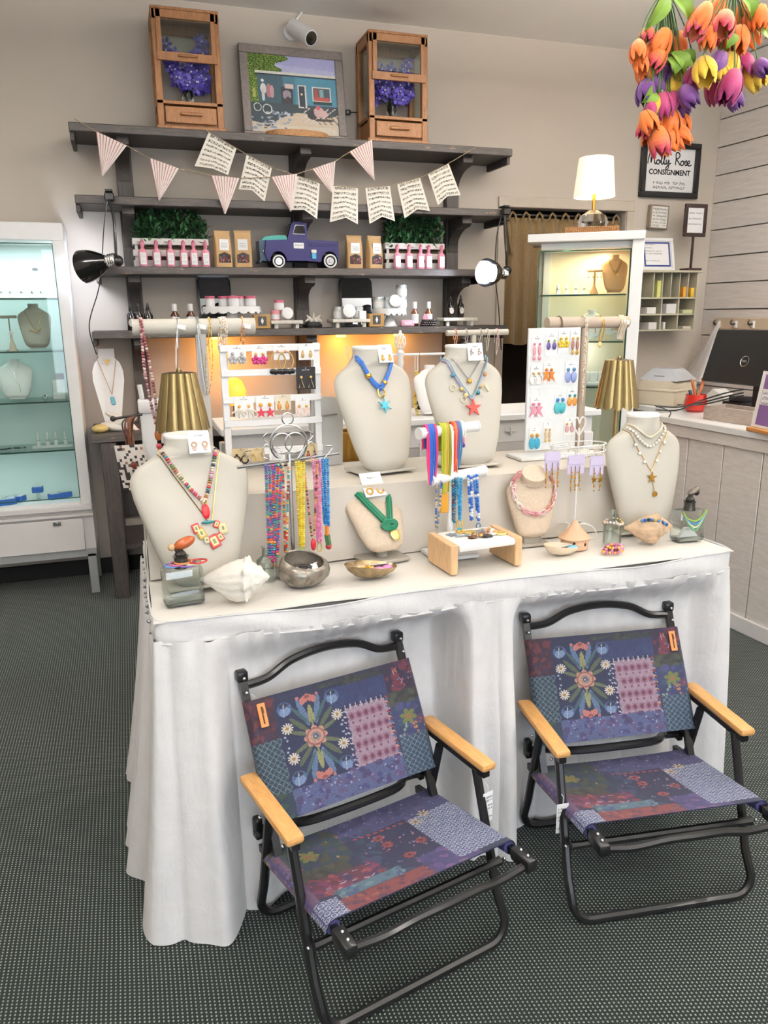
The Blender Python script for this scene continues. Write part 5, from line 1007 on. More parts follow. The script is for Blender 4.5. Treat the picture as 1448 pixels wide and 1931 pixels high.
# ================================================================== HANGING TULIPS
def tulip_mesh(nm, base, mid, tip, op):
    b = MB(); b.used = True; b.col = lin(mid); C_ = [np.array(lin(x)) for x in (base, mid, tip)]
    for k in range(6):
        a0 = k * pi / 3 + (.1 if k % 2 else 0); rr = .92 if k % 2 else 1.05
        def f(u, v):
            a_ = a0 + (u - .5) * 1.45 * (sin(pi * min(.97, .18 + .78 * v)) ** .7); r = rr * (.0225 * sin(pi * min(1, .13 + .70 * v)) ** .7 + op * .010 * v * v) - .004 * abs(2 * u - 1) * v; return (cos(a_) * r, sin(a_) * r, .058 * v * (1 - .10 * abs(2 * u - 1) ** 2 * v))
        cols = lambda i, j: tuple((C_[0] + (C_[1] - C_[0]) * min(1, j / 3.)) if j < 3 else (C_[1] + (C_[2] - C_[1]) * min(1, (j - 3) / 3.)))
        b.sheet(f, 5, 7, .0008, cols)
    b.color('#5c7a35'); b.ball((0, 0, 0), .006, n=6, m=4)
    o = b.build(nm, M('tulip_petal', rough=.5, vc=True, var=.15, vs=90, sheen=.2), smooth=60, fix=False); me = o.data; bpy.data.objects.remove(o); return me
TM = {'o': tulip_mesh('bloom', '#d8852a', '#e8762c', '#ee7a30', .35), 'p': tulip_mesh('bloom', '#e08a3a', '#e2703a', '#b02a52', .25), 'y': tulip_mesh('bloom', '#c9a332', '#e3bb36', '#e8c542', .35), 'v': tulip_mesh('bloom', '#8a5a94', '#6d3a86', '#4f2668', .2), 'm': tulip_mesh('bloom', '#b8486e', '#ae3470', '#8f2a64', .3)}
STEM = M('tulip_stem_green', '#4a6b34', .5); LEAF = M('tulip_leaf_green', '#7ea23c', .5, var=.25, vs=20)
def tulips(label, gx, gy_, Y, items, leaves, seed):
    rd = random.Random(seed); G = atY(gx, gy_, Y); t = thing('hanging_tulips', label, 'flowers', tuple(G)); 
    for kind, px, py, s in items:
        p = atY(px, py, Y + rd.uniform(-.05, .05)) - G; tip = p; d = Vector((p.x * .55 + rd.uniform(-.12, .12), p.y * .8 + rd.uniform(-.15, .05), -.22)).normalized(); base = p - d * .030 * s
        o = bpy.data.objects.new('bloom', TM[kind]); COL.objects.link(o); o.parent = t; o.location = base; o.rotation_euler = (d.to_track_quat('Z', 'Y') @ Matrix.Rotation(rd.uniform(0, 6), 3, 'Z').to_quaternion()).to_euler(); o.scale = (s * 1.24, s * 1.24, s * 1.24)
        b = MB(); b.tube(spline([(0, 0, 0), base * .5 + Vector((base.x * .15, 0, .0)), base], 5), .0022, 5); b.build('stem', STEM, t)
    for (x0, y0, x1, y1) in leaves:
        a_, c_ = atY(x0, y0, Y) - G, atY(x1, y1, Y + rd.uniform(-.04, .04)) - G; sd = (c_ - a_).cross(Vector((0, 1, 0))).normalized()
        b = MB(); b.sheet(lambda u, v: a_.lerp(c_, v) + sd * ((u - .5) * .05 * sin(pi * min(1, .1 + .9 * v))) + Vector((0, -.03 * sin(pi * v) - .012 * abs(2 * u - 1), 0)), 4, 10, .0008); b.build('leaf', LEAF, t)
    b = MB(); b.tube([(0, 0, -.01), (0, 0, CEIL - G.z)], .002, 5); b.ring((0, 0, 0), .014, .004, 'z', 14, 5); b.build('hanging_string', TWINE, t)
tulips('orange, yellow and purple artificial tulips hanging before the black framed sign', 1256, -26, 2.35,
       [('o', 1203, 95, 1), ('p', 1220, 68, .95), ('o', 1248, 78, 1.15), ('o', 1276, 84, 1.2), ('o', 1287, 110, .9), ('o', 1222, 102, 1.1), ('p', 1240, 108, 1.1), ('o', 1216, 128, 1.15), ('o', 1207, 118, .9), ('v', 1250, 136, 1.1), ('y', 1230, 148, 1.05), ('v', 1218, 172, 1.2), ('v', 1238, 160, 1), ('y', 1260, 163, 1.05), ('y', 1283, 148, 1.1), ('y', 1279, 172, .9), ('m', 1306, 150, 1.1), ('v', 1297, 180, 1.1), ('m', 1250, 196, 1.15), ('m', 1266, 192, 1), ('v', 1279, 198, 1.15), ('y', 1232, 196, .9), ('m', 1226, 206, .8),
        ('o', 1222, 228, 1.05), ('o', 1240, 224, 1.25), ('o', 1262, 226, 1.3), ('o', 1283, 226, 1.1), ('p', 1216, 238, .9), ('o', 1228, 252, 1.05), ('p', 1243, 264, 1.3), ('o', 1262, 256, 1.1), ('o', 1280, 254, 1.2), ('o', 1258, 272, .9)],
       [(1256, -10, 1212, 60), (1262, -8, 1296, 48), (1264, 100, 1285, 140), (1256, 110, 1268, 145), (1230, 170, 1206, 196), (1270, 110, 1306, 122)], 3)
tulips('orange, yellow and magenta artificial tulips hanging before the shiplap wall', 1384, -30, 2.3,
       [('p', 1316, 48, 1.3), ('o', 1325, 30, 1.2), ('o', 1350, 18, 1.3), ('p', 1364, 44, 1.35), ('p', 1340, 60, 1.1), ('o', 1336, 70, 1), ('o', 1376, 70, 1.1), ('o', 1392, 74, 1.3), ('o', 1410, 62, 1.3), ('o', 1404, 24, 1.2), ('o', 1420, 30, 1.1), ('o', 1434, 30, 1), ('y', 1328, 132, 1.35), ('v', 1352, 122, 1.25), ('y', 1374, 124, 1.25), ('y', 1360, 134, .9), ('m', 1400, 124, 1.4), ('y', 1420, 142, 1.3), ('v', 1436, 126, .9), ('m', 1350, 164, 1.35), ('m', 1378, 160, 1.4), ('v', 1384, 184, 1), ('m', 1366, 174, 1)],
       [(1390, -10, 1412, 40), (1425, 55, 1440, 75), (1364, 60, 1364, 96)], 4)

# ================================================================== DISPLAY TABLE
TX0, TX1, TY0, TY1 = .012, 1.765, 1.868, 2.64
t = thing('folding_table', 'long folding table hidden under the white cloth', 'table', ((TX0 + TX1) / 2, (TY0 + TY1) / 2, 0)); hx, hy = (TX1 - TX0) / 2, (TY1 - TY0) / 2
b = MB(); b.box(0, 0, TOPZ - .036, 2 * hx - .03, 2 * hy - .03, .04, .006); b.build('table_top', M('grey_plastic_table', '#b8b8b4', .5), t)
for sx in (-1, 1):
    for sy in (-1, 1): b = MB(); b.tube([(sx * (hx - .2), sy * (hy - .2), TOPZ - .046), (sx * (hx - .2), sy * (hy - .2), 0)], .014, 8); b.build('leg', BLACKM, t)
CL = NT('white_cotton_cloth'); cv = CL.coord(); w1 = CL.noise(cv, 16, 5, .6, .4); w2 = CL.noise(CL.coord(scale=(1, 1, .25)), 9, 4, .5, .8)
CL.set(Base_Color=CL.ramp(w1, [(.25, lin('#d6d4d2')), (.7, lin('#dfdddb'))]), Roughness=.85, Sheen_Weight=.1); CL.bump(CL.math('ADD', CL.math('MULTIPLY', w2, 2.2), w1), .3, .012); CLOTH = CL.m
CT2 = NT('cream_linen_cloth'); cv = CT2.coord(); w1 = CT2.noise(cv, 6, 5, .6, .5); CT2.set(Base_Color=CT2.ramp(w1, [(.25, lin('#ddd8ce')), (.7, lin('#e6e1d8'))]), Roughness=.85); CT2.bump(w1, .5, .01); CREAMCLOTH = CT2.m
sk = thing('table_skirt', 'white gathered cotton cloth skirting the jewellery table down to the carpet', 'tablecloth', ((TX0 + TX1) / 2, (TY0 + TY1) / 2, 0)); SO = Vector(sk.location)
b = MB(); b.sheet(lambda u, v: (-hx - .004 + (2 * hx + .008) * u, -hy - .004 + (2 * hy + .008) * v, TOPZ - .005 + .0022 * sin(31 * u + 9 * v) * sin(5 * v + 4 * u)), 60, 24, .003); b.build('cloth_top', CREAMCLOTH, sk)
SL = (TY1 - TY0); SF = (TX1 - TX0); PER = 2 * SL + SF
def perim(s):
    """point and outward normal along right side -> front -> left side"""
    r = .035; d = s * PER
    if d < SL: p, n = Vector((TX1, TY1 - d, 0)), Vector((1, 0, 0))
    elif d < SL + SF: p, n = Vector((TX1 - (d - SL), TY0, 0)), Vector((0, -1, 0))
    else: p, n = Vector((TX0, TY0 + (d - SL - SF), 0)), Vector((-1, 0, 0))
    for c, na, nb in ((SL, (1, 0, 0), (0, -1, 0)), (SL + SF, (0, -1, 0), (-1, 0, 0))):
        k = (d - c) / .05
        if abs(k) < 1: f_ = (k + 1) / 2; n = Vector(na).lerp(Vector(nb), f_).normalized(); p = p - n * .012 * (1 - abs(k))
    return p, n
sm = lambda x, a, c: (lambda k: k * k * (3 - 2 * k))(max(0., min(1., (x - a) / (c - a))))
def push(x, z):
    c1 = (.035 + .13 * max(0, min(1, (x - .18) / .52))) * sm(x, .10, .22) * (1 - sm(x, .80, .87)); c2 = (.165 - .09 * max(0, min(1, (x - 1.08) / .52))) * sm(x, .985, 1.04) * (1 - sm(x, 1.66, 1.74))
    pz = 1 - sm(z, .70, .815); pz *= .62 + .38 * sm(z, .1, .6); return (c1 + c2) * pz
def skirt(u, v):
    p, n = perim(u); d = u * PER; z = .812 * (1 - v) + .004; A = .010 + .052 * v ** .8; q = push(p.x, z) if n.y < -.7 else 0; damp = 1 - .55 * min(1, q / .06)
    sh = lambda q_: 1.6 * (abs(sin(q_)) ** .6) - 1; w = .62 * sh(d * 15 + 1.3 * sin(d * 5.1)) + .30 * sin(d * 57 + 2.0 * sin(d * 3.3) + 1) * (1 - .4 * v) + .45 * sin(d * 13.5 + .5)
    out = .007 * sin(d * 118 + 3 * sin(d * 9)) * exp(-v * 7) + A * (w * (.4 + .6 * damp) + .9) * (.35 + .65 * damp); cl = exp(-((d - SL - SF) / .16) ** 2); out += .05 * cl * v ** 1.5 + .05 * v * v * (1 if d > SL + SF + .1 else 0) * sm(d, SL + SF, SL + SF + .3) + .03 * exp(-((d - SL - SF + .95) / .05) ** 2) * sm(v, .15, .6)
    pp = p + n * (.004 + out) + Vector((0, q, 0)); pp.z = z + .004 * sin(d * 23) * (1 if v < .01 else 0); return pp - SO
b = MB(); b.sheet(skirt, 700, 46, .0015); b.build('skirt', CLOTH, sk, smooth=80)
sagt = lambda d: TOPZ - .004 - .012 * (.5 + .5 * sin(d * 6.3 + .8)) ** 3
def band(u, v):
    p, n = perim(u); d = u * PER; zt = sagt(d); z = zt + (.803 - .006 * sin(d * 7) - zt) * v; pp = p + n * (.007 + .004 * sin(pi * v) + .0025 * sin(d * 19 + 5 * v)); pp.z = z; return pp - SO
b = MB(); b.sheet(band, 300, 6, .0018); b.build('waistband', CLOTH, sk, smooth=80)
b = MB(); b.tube([band(i / 160, 1.0) + Vector((0, 0, .001)) + perim(i / 160)[1] * .002 for i in range(161)], .0028, 5); b.tube([band(i / 160, 0.0) + perim(i / 160)[1] * .002 for i in range(161)], .0022, 5); b.build('band_piping', CLOTH, sk)
b = MB()
for i in range(10): u = (SL + SF + .05 + i * .06) / PER; p_, n_ = perim(u); b.ball(tuple(band(u, .25 + .3 * (i % 2)) + n_ * .004), .0045, n=7, m=5)
b.build('snap_button', SILVER, sk)
# riser box under cream cloth
RX0, RX1, RY0, RY1 = .012, 1.72, 2.19, 2.58
T = thing('cloth_covered_riser', 'long raised step covered in cream cloth at the back of the table', 'riser', ((RX0 + RX1) / 2, (RY0 + RY1) / 2, TOPZ)); hw_, hd_, hh_ = (RX1 - RX0) / 2, (RY1 - RY0) / 2, RIZ - TOPZ
b = MB(); b.box(0, 0, hh_ / 2 - .003, 2 * hw_ - .012, 2 * hd_ - .012, hh_ - .01); b.build('box', M('cardboard_box', '#b79a74', .9), T)
b = MB()
def wr(x): return .004 * sin(9 * x + 1) + .003 * sin(23 * x)
b.sheet(lambda u, v: (-hw_ + 2 * hw_ * u, -hd_ + wr(2 * hw_ * u) * (1 - v) - .006 * (1 - v), (hh_ - .001) * v), 70, 8, .002); b.sheet(lambda u, v: (-hw_ + 2 * hw_ * u, -hd_ + 2 * hd_ * v, hh_ - .001 + .0 * u), 40, 8, .002); b.sheet(lambda u, v: (-hw_ - .004 * (1 - v), -hd_ + 2 * hd_ * u, hh_ * v), 14, 6, .002); b.sheet(lambda u, v: (hw_ + .004 * (1 - v), -hd_ + 2 * hd_ * u, hh_ * v), 14, 6, .002); b.build('cloth_cover', M('beige_step_cloth', '#cec6b9', .85, vs=6, bump=.4, bs=12), T)

# ================================================================== PATTERNED FOLDING CHAIRS
PU, PV = 240, 170
def print_canvas(seed):
    rs = np.random.RandomState(seed); u, v = np.meshgrid((np.arange(PU) + .5) / PU, (np.arange(PV) + .5) / PV, indexing='ij'); im = np.zeros((PU, PV, 3)); im[:] = lin('#27305c'); C_ = lambda s: np.array(lin(s)); asp = PV / PU
    class K: pass
    k = K(); k.im, k.u, k.v, k.rs = im, u, v, rs
    def rect(x0, x1, y0, y1, c, e=.0): w = e * np.sin(60 * u + 3) * .5 + e * np.sin(47 * v); im[(u + w > x0) & (u + w < x1) & (v + w > y0) & (v + w < y1)] = C_(c)
    def ell(cx, cy, rx, ry=None, c='#ffffff', rot=0, a=1.0):
        ry = ry or rx; dx, dy = (u - cx), (v - cy) * asp; ex = dx * cos(rot) + dy * sin(rot); ey = -dx * sin(rot) + dy * cos(rot); m = (ex / rx) ** 2 + (ey / ry) ** 2 < 1; im[m] = im[m] * (1 - a) + C_(c) * a
    def ringp(cx, cy, r, wd_, c): d = np.sqrt((u - cx) ** 2 + ((v - cy) * asp) ** 2); im[np.abs(d - r) < wd_] = C_(c)
    def line(x0, y0, x1, y1, wd_, c):
        ax, ay, bx, by = x0, y0 * asp, x1, y1 * asp; px, py = u - ax, v * asp - ay; l2 = (bx - ax) ** 2 + (by - ay) ** 2; tt = np.clip((px * (bx - ax) + py * (by - ay)) / l2, 0, 1); im[(px - tt * (bx - ax)) ** 2 + (py - tt * (by - ay)) ** 2 < wd_ ** 2] = C_(c)
    def leaf(x0, y0, x1, y1, wd_, c): ell((x0 + x1) / 2, (y0 + y1) / 2, sqrt((x1 - x0) ** 2 + ((y1 - y0) * asp) ** 2) / 2, wd_, c, atan2((y1 - y0) * asp, x1 - x0))
    def flower(cx, cy, r, n, c, cc, rot=0):
        for i in range(n): a = rot + 2 * pi * i / n; ell(cx + cos(a) * r * .6, cy + sin(a) * r * .6 / asp, r * .48, r * .30, c, a)
        ell(cx, cy, r * .3, None, cc)
    def blots(x0, x1, y0, y1, n, r, cols, a=.85):
        for i in range(n): ell(x0 + rs.rand() * (x1 - x0), y0 + rs.rand() * (y1 - y0), r * (.5 + rs.rand()), r * (.4 + .8 * rs.rand()), cols[rs.randint(len(cols))], rs.rand() * 3, a)
    def lattice(x0, x1, y0, y1, base, lc, p=.034):
        m = (u > x0) & (u < x1) & (v > y0) & (v < y1); im[m] = C_(base); s1 = np.mod(u + v * asp * .9, p) / p; s2 = np.mod(u - v * asp * .9 + 1, p) / p; im[m & ((s1 < .14) | (s2 < .14))] = C_(lc)
    def loops(x0, x1, y0, y1, base, lc, p=.032):
        m = (u > x0) & (u < x1) & (v > y0) & (v < y1); im[m] = C_(base); row = np.floor(v * asp / p); fx = np.mod(u + .5 * p * np.mod(row, 2), p) / p - .5; fy = np.mod(v * asp, p) / p - .5; d = np.sqrt(fx ** 2 + fy ** 2); im[m & (np.abs(d - .36) < .10)] = C_(lc); im[m & (d < .12)] = C_(lc) * .7
    for n_ in ('rect', 'ell', 'ringp', 'line', 'leaf', 'flower', 'blots', 'lattice', 'loops'): setattr(k, n_, locals()[n_])
    return k
def mute(im):
    g = im.mean(axis=2, keepdims=True); rs = np.random.RandomState(1); return np.clip((im * .8 + g * .2) * (.85 + .3 * rs.rand(PU, PV, 1)) + .006, 0, 1)
def back_print():
    k = print_canvas(3); k.rect(0, .15, 0, .38, '#43203a'); k.blots(0, .15, 0, .38, 30, .02, ['#7a2a3a', '#5a2240', '#2f2a55']); k.lattice(0, .165, .36, .82, '#28465a', '#6f8ea2')
    k.rect(.40, .82, .02, .09, '#39404a'); k.blots(.4, .8, .02, .09, 16, .014, ['#2a2f38', '#4a5048']); k.rect(.16, .54, .06, .80, '#1d2c5c', .006); k.rect(.45, .80, .085, .27, '#2a3c78'); k.blots(.45, .8, .09, .26, 24, .02, ['#2f4585', '#26376c'], .5)
    cx, cy = .345, .43
    for sx in (-1, 1):
        for sy in (-1, 1):
            k.leaf(cx + sx * .02, cy + sy * .10, cx + sx * .06, cy + sy * .34, .017, '#5a7fb0'); k.leaf(cx + sx * .03, cy + sy * .06, cx + sx * .12, cy + sy * .20, .014, '#5f6f52'); k.leaf(cx + sx * .03, cy + sy * .03, cx + sx * .13, cy + sy * .09, .012, '#6d7a58'); k.leaf(cx + sx * .02, cy + sy * .12, cx + sx * .10, cy + sy * .29, .010, '#3f6a72')
            tx, ty = cx + sx * .135, cy + sy * .285; k.ell(tx, ty, .042, .040, '#4a6ca6', .4 * sx); k.ell(tx, ty + .02, .032, .026, '#7d9ccc', .4 * sx); k.ell(tx, ty - .03, .026, .014, '#2a3354'); k.line(tx - .01, ty + .06, tx, ty - .04, .003, '#a9bfe0')
            dx_, dy_ = cx + sx * .142, cy + sy * .125
            for i in range(12): a = 2 * pi * i / 12; k.line(dx_, dy_, dx_ + .030 * cos(a), dy_ + .030 * sin(a) / .7, .0042, '#eee3d2')
            k.ell(dx_, dy_, .010, None, '#c9963a'); k.ell(cx + sx * .155, cy + sy * .03, .007, None, '#9fb2d6'); k.ell(cx + sx * .165, cy - sy * .06, .006, None, '#b3bfdc')
    for sy in (-1, 1):
        k.line(cx, cy, cx, cy + sy * .26, .007, '#8f9a5c'); k.leaf(cx - .012, cy + sy * .12, cx - .005, cy + sy * .26, .007, '#a8a763'); k.leaf(cx + .012, cy + sy * .12, cx + .005, cy + sy * .26, .007, '#a8a763')
        for i in range(5): k.ell(cx + (i - 2) * .016, cy + sy * (.335 - .012 * abs(i - 2)), .015, .022, '#d9796a', 0)
        k.ell(cx, cy + sy * .34, .016, .010, '#a84a4e')
        for s_ in (-1, 1): k.ell(cx + s_ * .055, cy + sy * .345, .010, None, '#cf7478')
    k.flower(cx, cy, .062, 8, '#d99c86', '#3f6392'); k.ringp(cx, cy, .048, .005, '#b0635c'); k.ell(cx, cy, .026, None, '#41639a'); k.ringp(cx, cy, .020, .003, '#c9a86a'); k.ell(cx, cy, .007, None, '#d9b08a')
    k.rect(.535, .775, .28, .80, '#b696ae', .004)
    for i in range(6):
        for j in range(4):
            x, y = .565 + i * .042 + (j % 2) * .02, .36 + j * .125
            if x < .77: k.ell(x, y, .017, .021, '#9a5578', 0, .9); k.ell(x, y, .009, .012, '#7a2f58'); k.ringp(x, y, .024, .0022, '#a87898'); k.ell(x, y + .055, .006, .008, '#8a4068')
    for i in range(34): k.leaf(.518 + .014 * sin(i * 2.1), .30 + .016 * i * .95, .535 + .010 * cos(i * 1.7), .315 + .0155 * i, .0045, '#c9cfe6' if i % 3 == 0 else '#3c2f6a')
    for i in range(24): k.leaf(.775 + .012 * sin(i * 3), .27 + .022 * i, .79, .285 + .022 * i, .006, ['#b0343e', '#4a6fae', '#d9a08a'][i % 3])
    for i in range(16): k.line(.54 + .0155 * i, .255, .54 + .0155 * i, .29, .003, '#2a2444' if i % 2 else '#cfc4d2')
    k.rect(.80, 1, 0, .26, '#352750'); k.blots(.8, 1, 0, .26, 22, .022, ['#8a2a44', '#b03a48', '#2a3468', '#5a2a58'])
    for i in range(12): x, y = .82 + .17 * k.rs.rand(), .03 + .2 * k.rs.rand(); k.line(x, y, x + .03 * (k.rs.rand() - .5), y + .06 * (k.rs.rand() - .3), .0028, ['#b9a0b8', '#7f9ac8', '#cf8a5a'][i % 3])
    k.rect(.79, 1, .26, .38, '#3f4644'); k.blots(.79, 1, .26, .38, 12, .02, ['#2c3436', '#525a4a']); k.rect(.79, 1, .38, .66, '#32407c'); k.blots(.79, 1, .38, .68, 34, .022, ['#3f4f9a', '#5a4a8a', '#2a5a7a', '#2f3a6a']); k.flower(.885, .50, .048, 6, '#7d8a42', '#b8743a', .3); k.flower(.955, .55, .028, 7, '#6a3a66', '#a84a6a'); k.blots(.79, 1, .55, .68, 14, .009, ['#c2403a', '#d08a4a', '#9ac0a0'])
    k.rect(0, .17, .80, 1, '#22405a'); k.blots(0, .17, .78, 1, 16, .02, ['#2f5a5a', '#3a5a3e', '#22305a']); k.rect(.16, .80, .79, 1, '#56659c', .004); k.blots(.16, .8, .79, 1, 60, .017, ['#4a3a78', '#3f3a86', '#6a4a86']); k.blots(.16, .8, .79, 1, 60, .006, ['#8fa0cc', '#3450a0', '#a9b6d8'])
    k.lattice(.80, 1, .66, 1, '#304e6c', '#7897ae'); return mute(k.im)
def seat_print():
    k = print_canvas(5); k.rect(.33, 1, 0, .28, '#4a4a86'); k.blots(.3, 1, 0, .28, 60, .018, ['#3a3474', '#5f5a9a', '#3f5090']); k.blots(.3, 1, 0, .28, 60, .005, ['#8d97c6', '#a7aed4'])
    k.rect(0, .36, 0, .42, '#2c4a5e'); k.blots(0, .36, 0, .42, 40, .022, ['#3a5a48', '#3f3f78', '#57543a', '#2a3a6a']); k.flower(.17, .26, .05, 6, '#8a8a3e', '#b0683a', .2); k.blots(0, .36, .0, .4, 16, .008, ['#b03a3a', '#c9a24a', '#d0705a']); k.rect(0, .30, .42, .56, '#474a42'); k.blots(0, .3, .42, .56, 14, .02, ['#33383a', '#585a48'])
    k.rect(.36, .70, .24, .86, '#252b5c'); k.blots(.36, .5, .2, .9, 26, .024, ['#2a4a6a', '#34507a', '#22345c'])
    for i in range(5): k.flower(.50 + .16 * k.rs.rand(), .34 + .11 * i, .028, 8, '#a83c3e', '#2a2450', i)
    k.blots(.40, .7, .26, .86, 40, .006, ['#c04a48', '#c9a0b0', '#7f9ac8', '#d98a8a'])
    for i in range(9): k.ell(.42 + .035 * i, .25 + .004 * i, .012, .007, '#c23a44', .4)
    k.rect(.06, .40, .56, .76, '#6f2a4c'); k.blots(.05, .4, .56, .76, 40, .02, ['#9a3048', '#4a2a66', '#3a2f70', '#b84a4a', '#8f2f6a'])
    for i in range(14): x, y = .08 + .3 * k.rs.rand(), .58 + .16 * k.rs.rand(); k.line(x, y, x + .02, y + .05 * (k.rs.rand() - .5), .003, ['#c9b9d0', '#d07a9a', '#8fb0d0'][i % 3])
    k.rect(.14, .46, .74, .85, '#56829a'); k.blots(.14, .46, .74, .86, 18, .016, ['#3a5a9a', '#7aa6aa', '#3f6a8a']); k.rect(.12, .72, .85, 1, '#9c4044'); k.blots(.12, .72, .85, 1, 44, .015, ['#5a2f5c', '#7a3a56', '#b85a4c']); k.rect(.55, .80, .74, 1, '#4a4288'); k.blots(.55, .8, .74, 1, 26, .02, ['#6a4a9a', '#8a5a9c', '#3a3a7c'])
    k.loops(.70, 1, .27, .95, '#4c5c9e', '#c6cde2'); k.loops(0, .13, .80, 1, '#4c5c9e', '#cfd4e6')
    for x, y in ((.73, .33), (.80, .27)):
        for i in range(7): a = 2 * pi * i / 7; k.line(x, y, x + .03 * cos(a), y + .03 * sin(a) / .7, .005, '#e0cfae')
        k.ell(x, y, .010, None, '#a8752e')
    k.rect(0, .06, .1, .8, '#7a5a86'); k.blots(0, .07, .1, .8, 30, .012, ['#b08aa8', '#5a3a6a', '#9a4a6a']); return mute(k.im)
FAB = NT('patchwork_print_canvas'); a_ = FAB.n('ShaderNodeVertexColor'); a_.layer_name = 'Col'; fn_ = FAB.noise(FAB.coord(), 420, 2); FAB.set(Base_Color=FAB.mix(1.0, a_.outputs[0], FAB.ramp(fn_, [(.3, (.36,) * 3), (.7, (.58,) * 3)]), 'MULTIPLY'), Roughness=.75, Sheen_Weight=.1); FAB.bump(fn_, .2, .001); FABM = FAB.m
ARMW = wood('beech_armrest', '#d9a768', '#c08c4e', (12, 3, 20), .4)
def make_chair():
    t = thing('folding_chair', 'patchwork', 'chair'); W = .268; K_ = BLACKM; S_ = (-1, 1); r = .0125
    def arc(c, a, b_, n=5): return [Vector(c) + Vector(a) * cos(q) + Vector(b_) * sin(q) for q in [pi / 2 * i / n for i in range(n + 1)]]
    # front frame: legs and floor bar in one bent tube
    pts = [(-W, .150, .435), (-W, .05, .12)] + [(-W + .055 - .055 * cos(q), .012 * (1 - sin(q)) + .004, .068 - .055 * sin(q)) for q in [pi / 2 * i / 6 for i in range(7)]]; pts = pts + [(-x, y, z) for x, y, z in pts[::-1]]
    b = MB(); b.tube(pts, r, 8, flat=1.0); b.build('front_leg_frame', K_, t)
    pts = [(-W + .012, .30, .430), (-W + .012, .375, .14)] + [(-W + .062 - .05 * cos(q), .405 + .005 * sin(q), .063 - .05 * sin(q)) for q in [pi / 2 * i / 6 for i in range(7)]]; pts = pts + [(-x, y, z) for x, y, z in pts[::-1]]
    b = MB(); b.tube(pts, r, 8); b.build('rear_leg_frame', K_, t)
    for s in S_:
        b = MB(); b.tube([(s * .272, .11, .437), (s * .272, .40, .437)], .013, 4, flat=1.1); b.build('arm_bar', K_, t)
        b = MB(); b.box(s * .275, .25, .459, .046, .30, .022, .009); b.build('armrest', ARMW, t)
        b = MB(); b.tube([(s * .24, .29, .24), (s * .24, .497, .684)], .0145, 4, flat=.75); b.box(s * .24, .499, .69, .03, .03, .03, .006); b.build('back_post', K_, t)
        b = MB(); b.tube([(s * .247, .40, .238), (s * .247, -.045, .312)], .014, 4, flat=.8); b.build('seat_rail', K_, t)
        b = MB(); b.box(s * .247, -.07, .312, .032, .07, .034, .008); b.build('rail_end_cap', K_, t)
        b = MB(); b.box(s * .255, .40, .30, .02, .03, .06, .004); b.tube([(s * .26, .36, .30), (s * .26, .405, .29)], .007, 6); b.build('hinge_bracket', K_, t)
        for p in ((s * .247, -.06, .331), (s * .247, -.085, .331), (s * .24, .478, .69), (s * .24, .465, .655), (s * .282, .042, .223), (s * .288, .15, .42), (s * .288, .29, .41)): b = MB(); b.ball((0, 0, 0), .005, n=8, m=5); b.build('rivet', SILVER, t, loc=p)
    hb = [(-.23, .488, .665), (-.17, .488, .672), (-.10, .488, .705), (0, .488, .718), (.10, .488, .705), (.17, .488, .672), (.23, .488, .665)]; b = MB(); b.tube(spline(hb, 6), .0115, 8); b.build('top_handle', K_, t)
    hb = [(-.235, -.085, .305), (-.16, -.088, .30), (-.08, -.10, .318), (0, -.105, .322), (.08, -.10, .318), (.16, -.088, .30), (.235, -.085, .305)]; b = MB(); b.tube(spline(hb, 6), .011, 8); b.build('front_handle', K_, t)
    b = MB(); b.tube([(-W, .042, .222), (-W + .03, .042, .222), (W - .03, .042, .222), (W, .042, .222)], [.013, .011, .011, .013], 8); b.build('cross_bar', K_, t)
    b = MB(); b.tube(spline([(-.245, .385, .30), (-.20, .40, .29), (-.12, .335, .315), (.12, .335, .315), (.20, .40, .29), (.245, .385, .30)], 6), .0125, 8); b.build('rear_cross_bar', K_, t)
    # printed canvas back and seat, turned round the posts and rails
    im = back_print(); A0, A1 = Vector((0, .317, .356)), Vector((0, .463, .632)); nb = (A1 - A0).normalized(); nf = Vector((0, -nb.z, nb.y))
    def bk(u, v):
        x = -.262 + .524 * u; e = max(0, abs(x) - .236) / .026; p = A0.lerp(A1, v) + nf * (.019 - .016 * e * e - .012 * (1 - (x / .262) ** 2)); return (x - (.006 * e if x > 0 else -.006 * e), p.y, p.z)
    b = MB(); b.col = lin('#232a52'); b.sheet(bk, PU, PV, .003, lambda i, j: tuple(im[i, PV - 1 - j])); b.build('back_canvas', FABM, t, fix=False, smooth=60)
    im2 = seat_print(); B0, B1 = Vector((0, .345, .249)), Vector((0, -.02, .312))
    def st(u, v):
        x = -.274 + .548 * u; e = max(0, abs(x) - .243) / .031; p = B0.lerp(B1, v); return (x - (.010 * e * e if x > 0 else -.010 * e * e), p.y, p.z + .0175 - .026 * e * e - .014 * (1 - (x / .274) ** 2) * sin(pi * min(1, .15 + .85 * v)))
    b = MB(); b.col = lin('#232a52'); b.sheet(st, PU, PV, .003, lambda i, j: tuple(im2[i, j])); b.build('seat_canvas', FABM, t, fix=False, smooth=60)
    for s in S_: b = MB(); b.tube([(s * .247, .34, .249), (s * .247, -.018, .311)], .0175, 8); b.build('seat_sleeve', M('sleeve_print_canvas', '#4a4a80', .75, var=.5, vs=70), t)
    return t, nf, A0, A1
ch1, nf, A0, A1 = make_chair(); ch1['label'] = 'patchwork print folding chair with its leather patch near the top left post'; ch1['group'] = 'patchwork folding chairs'
ch1.location = (.559, 1.442, 0); ch1.rotation_euler = (0, 0, radians(12.7))
ch2 = dup(ch1, (1.276, 1.455, 0), radians(-7.55), 'patchwork print folding chair beside the counter, leather patch near the top right post')
LEA = M('tan_leather', '#c98a52', .6); 
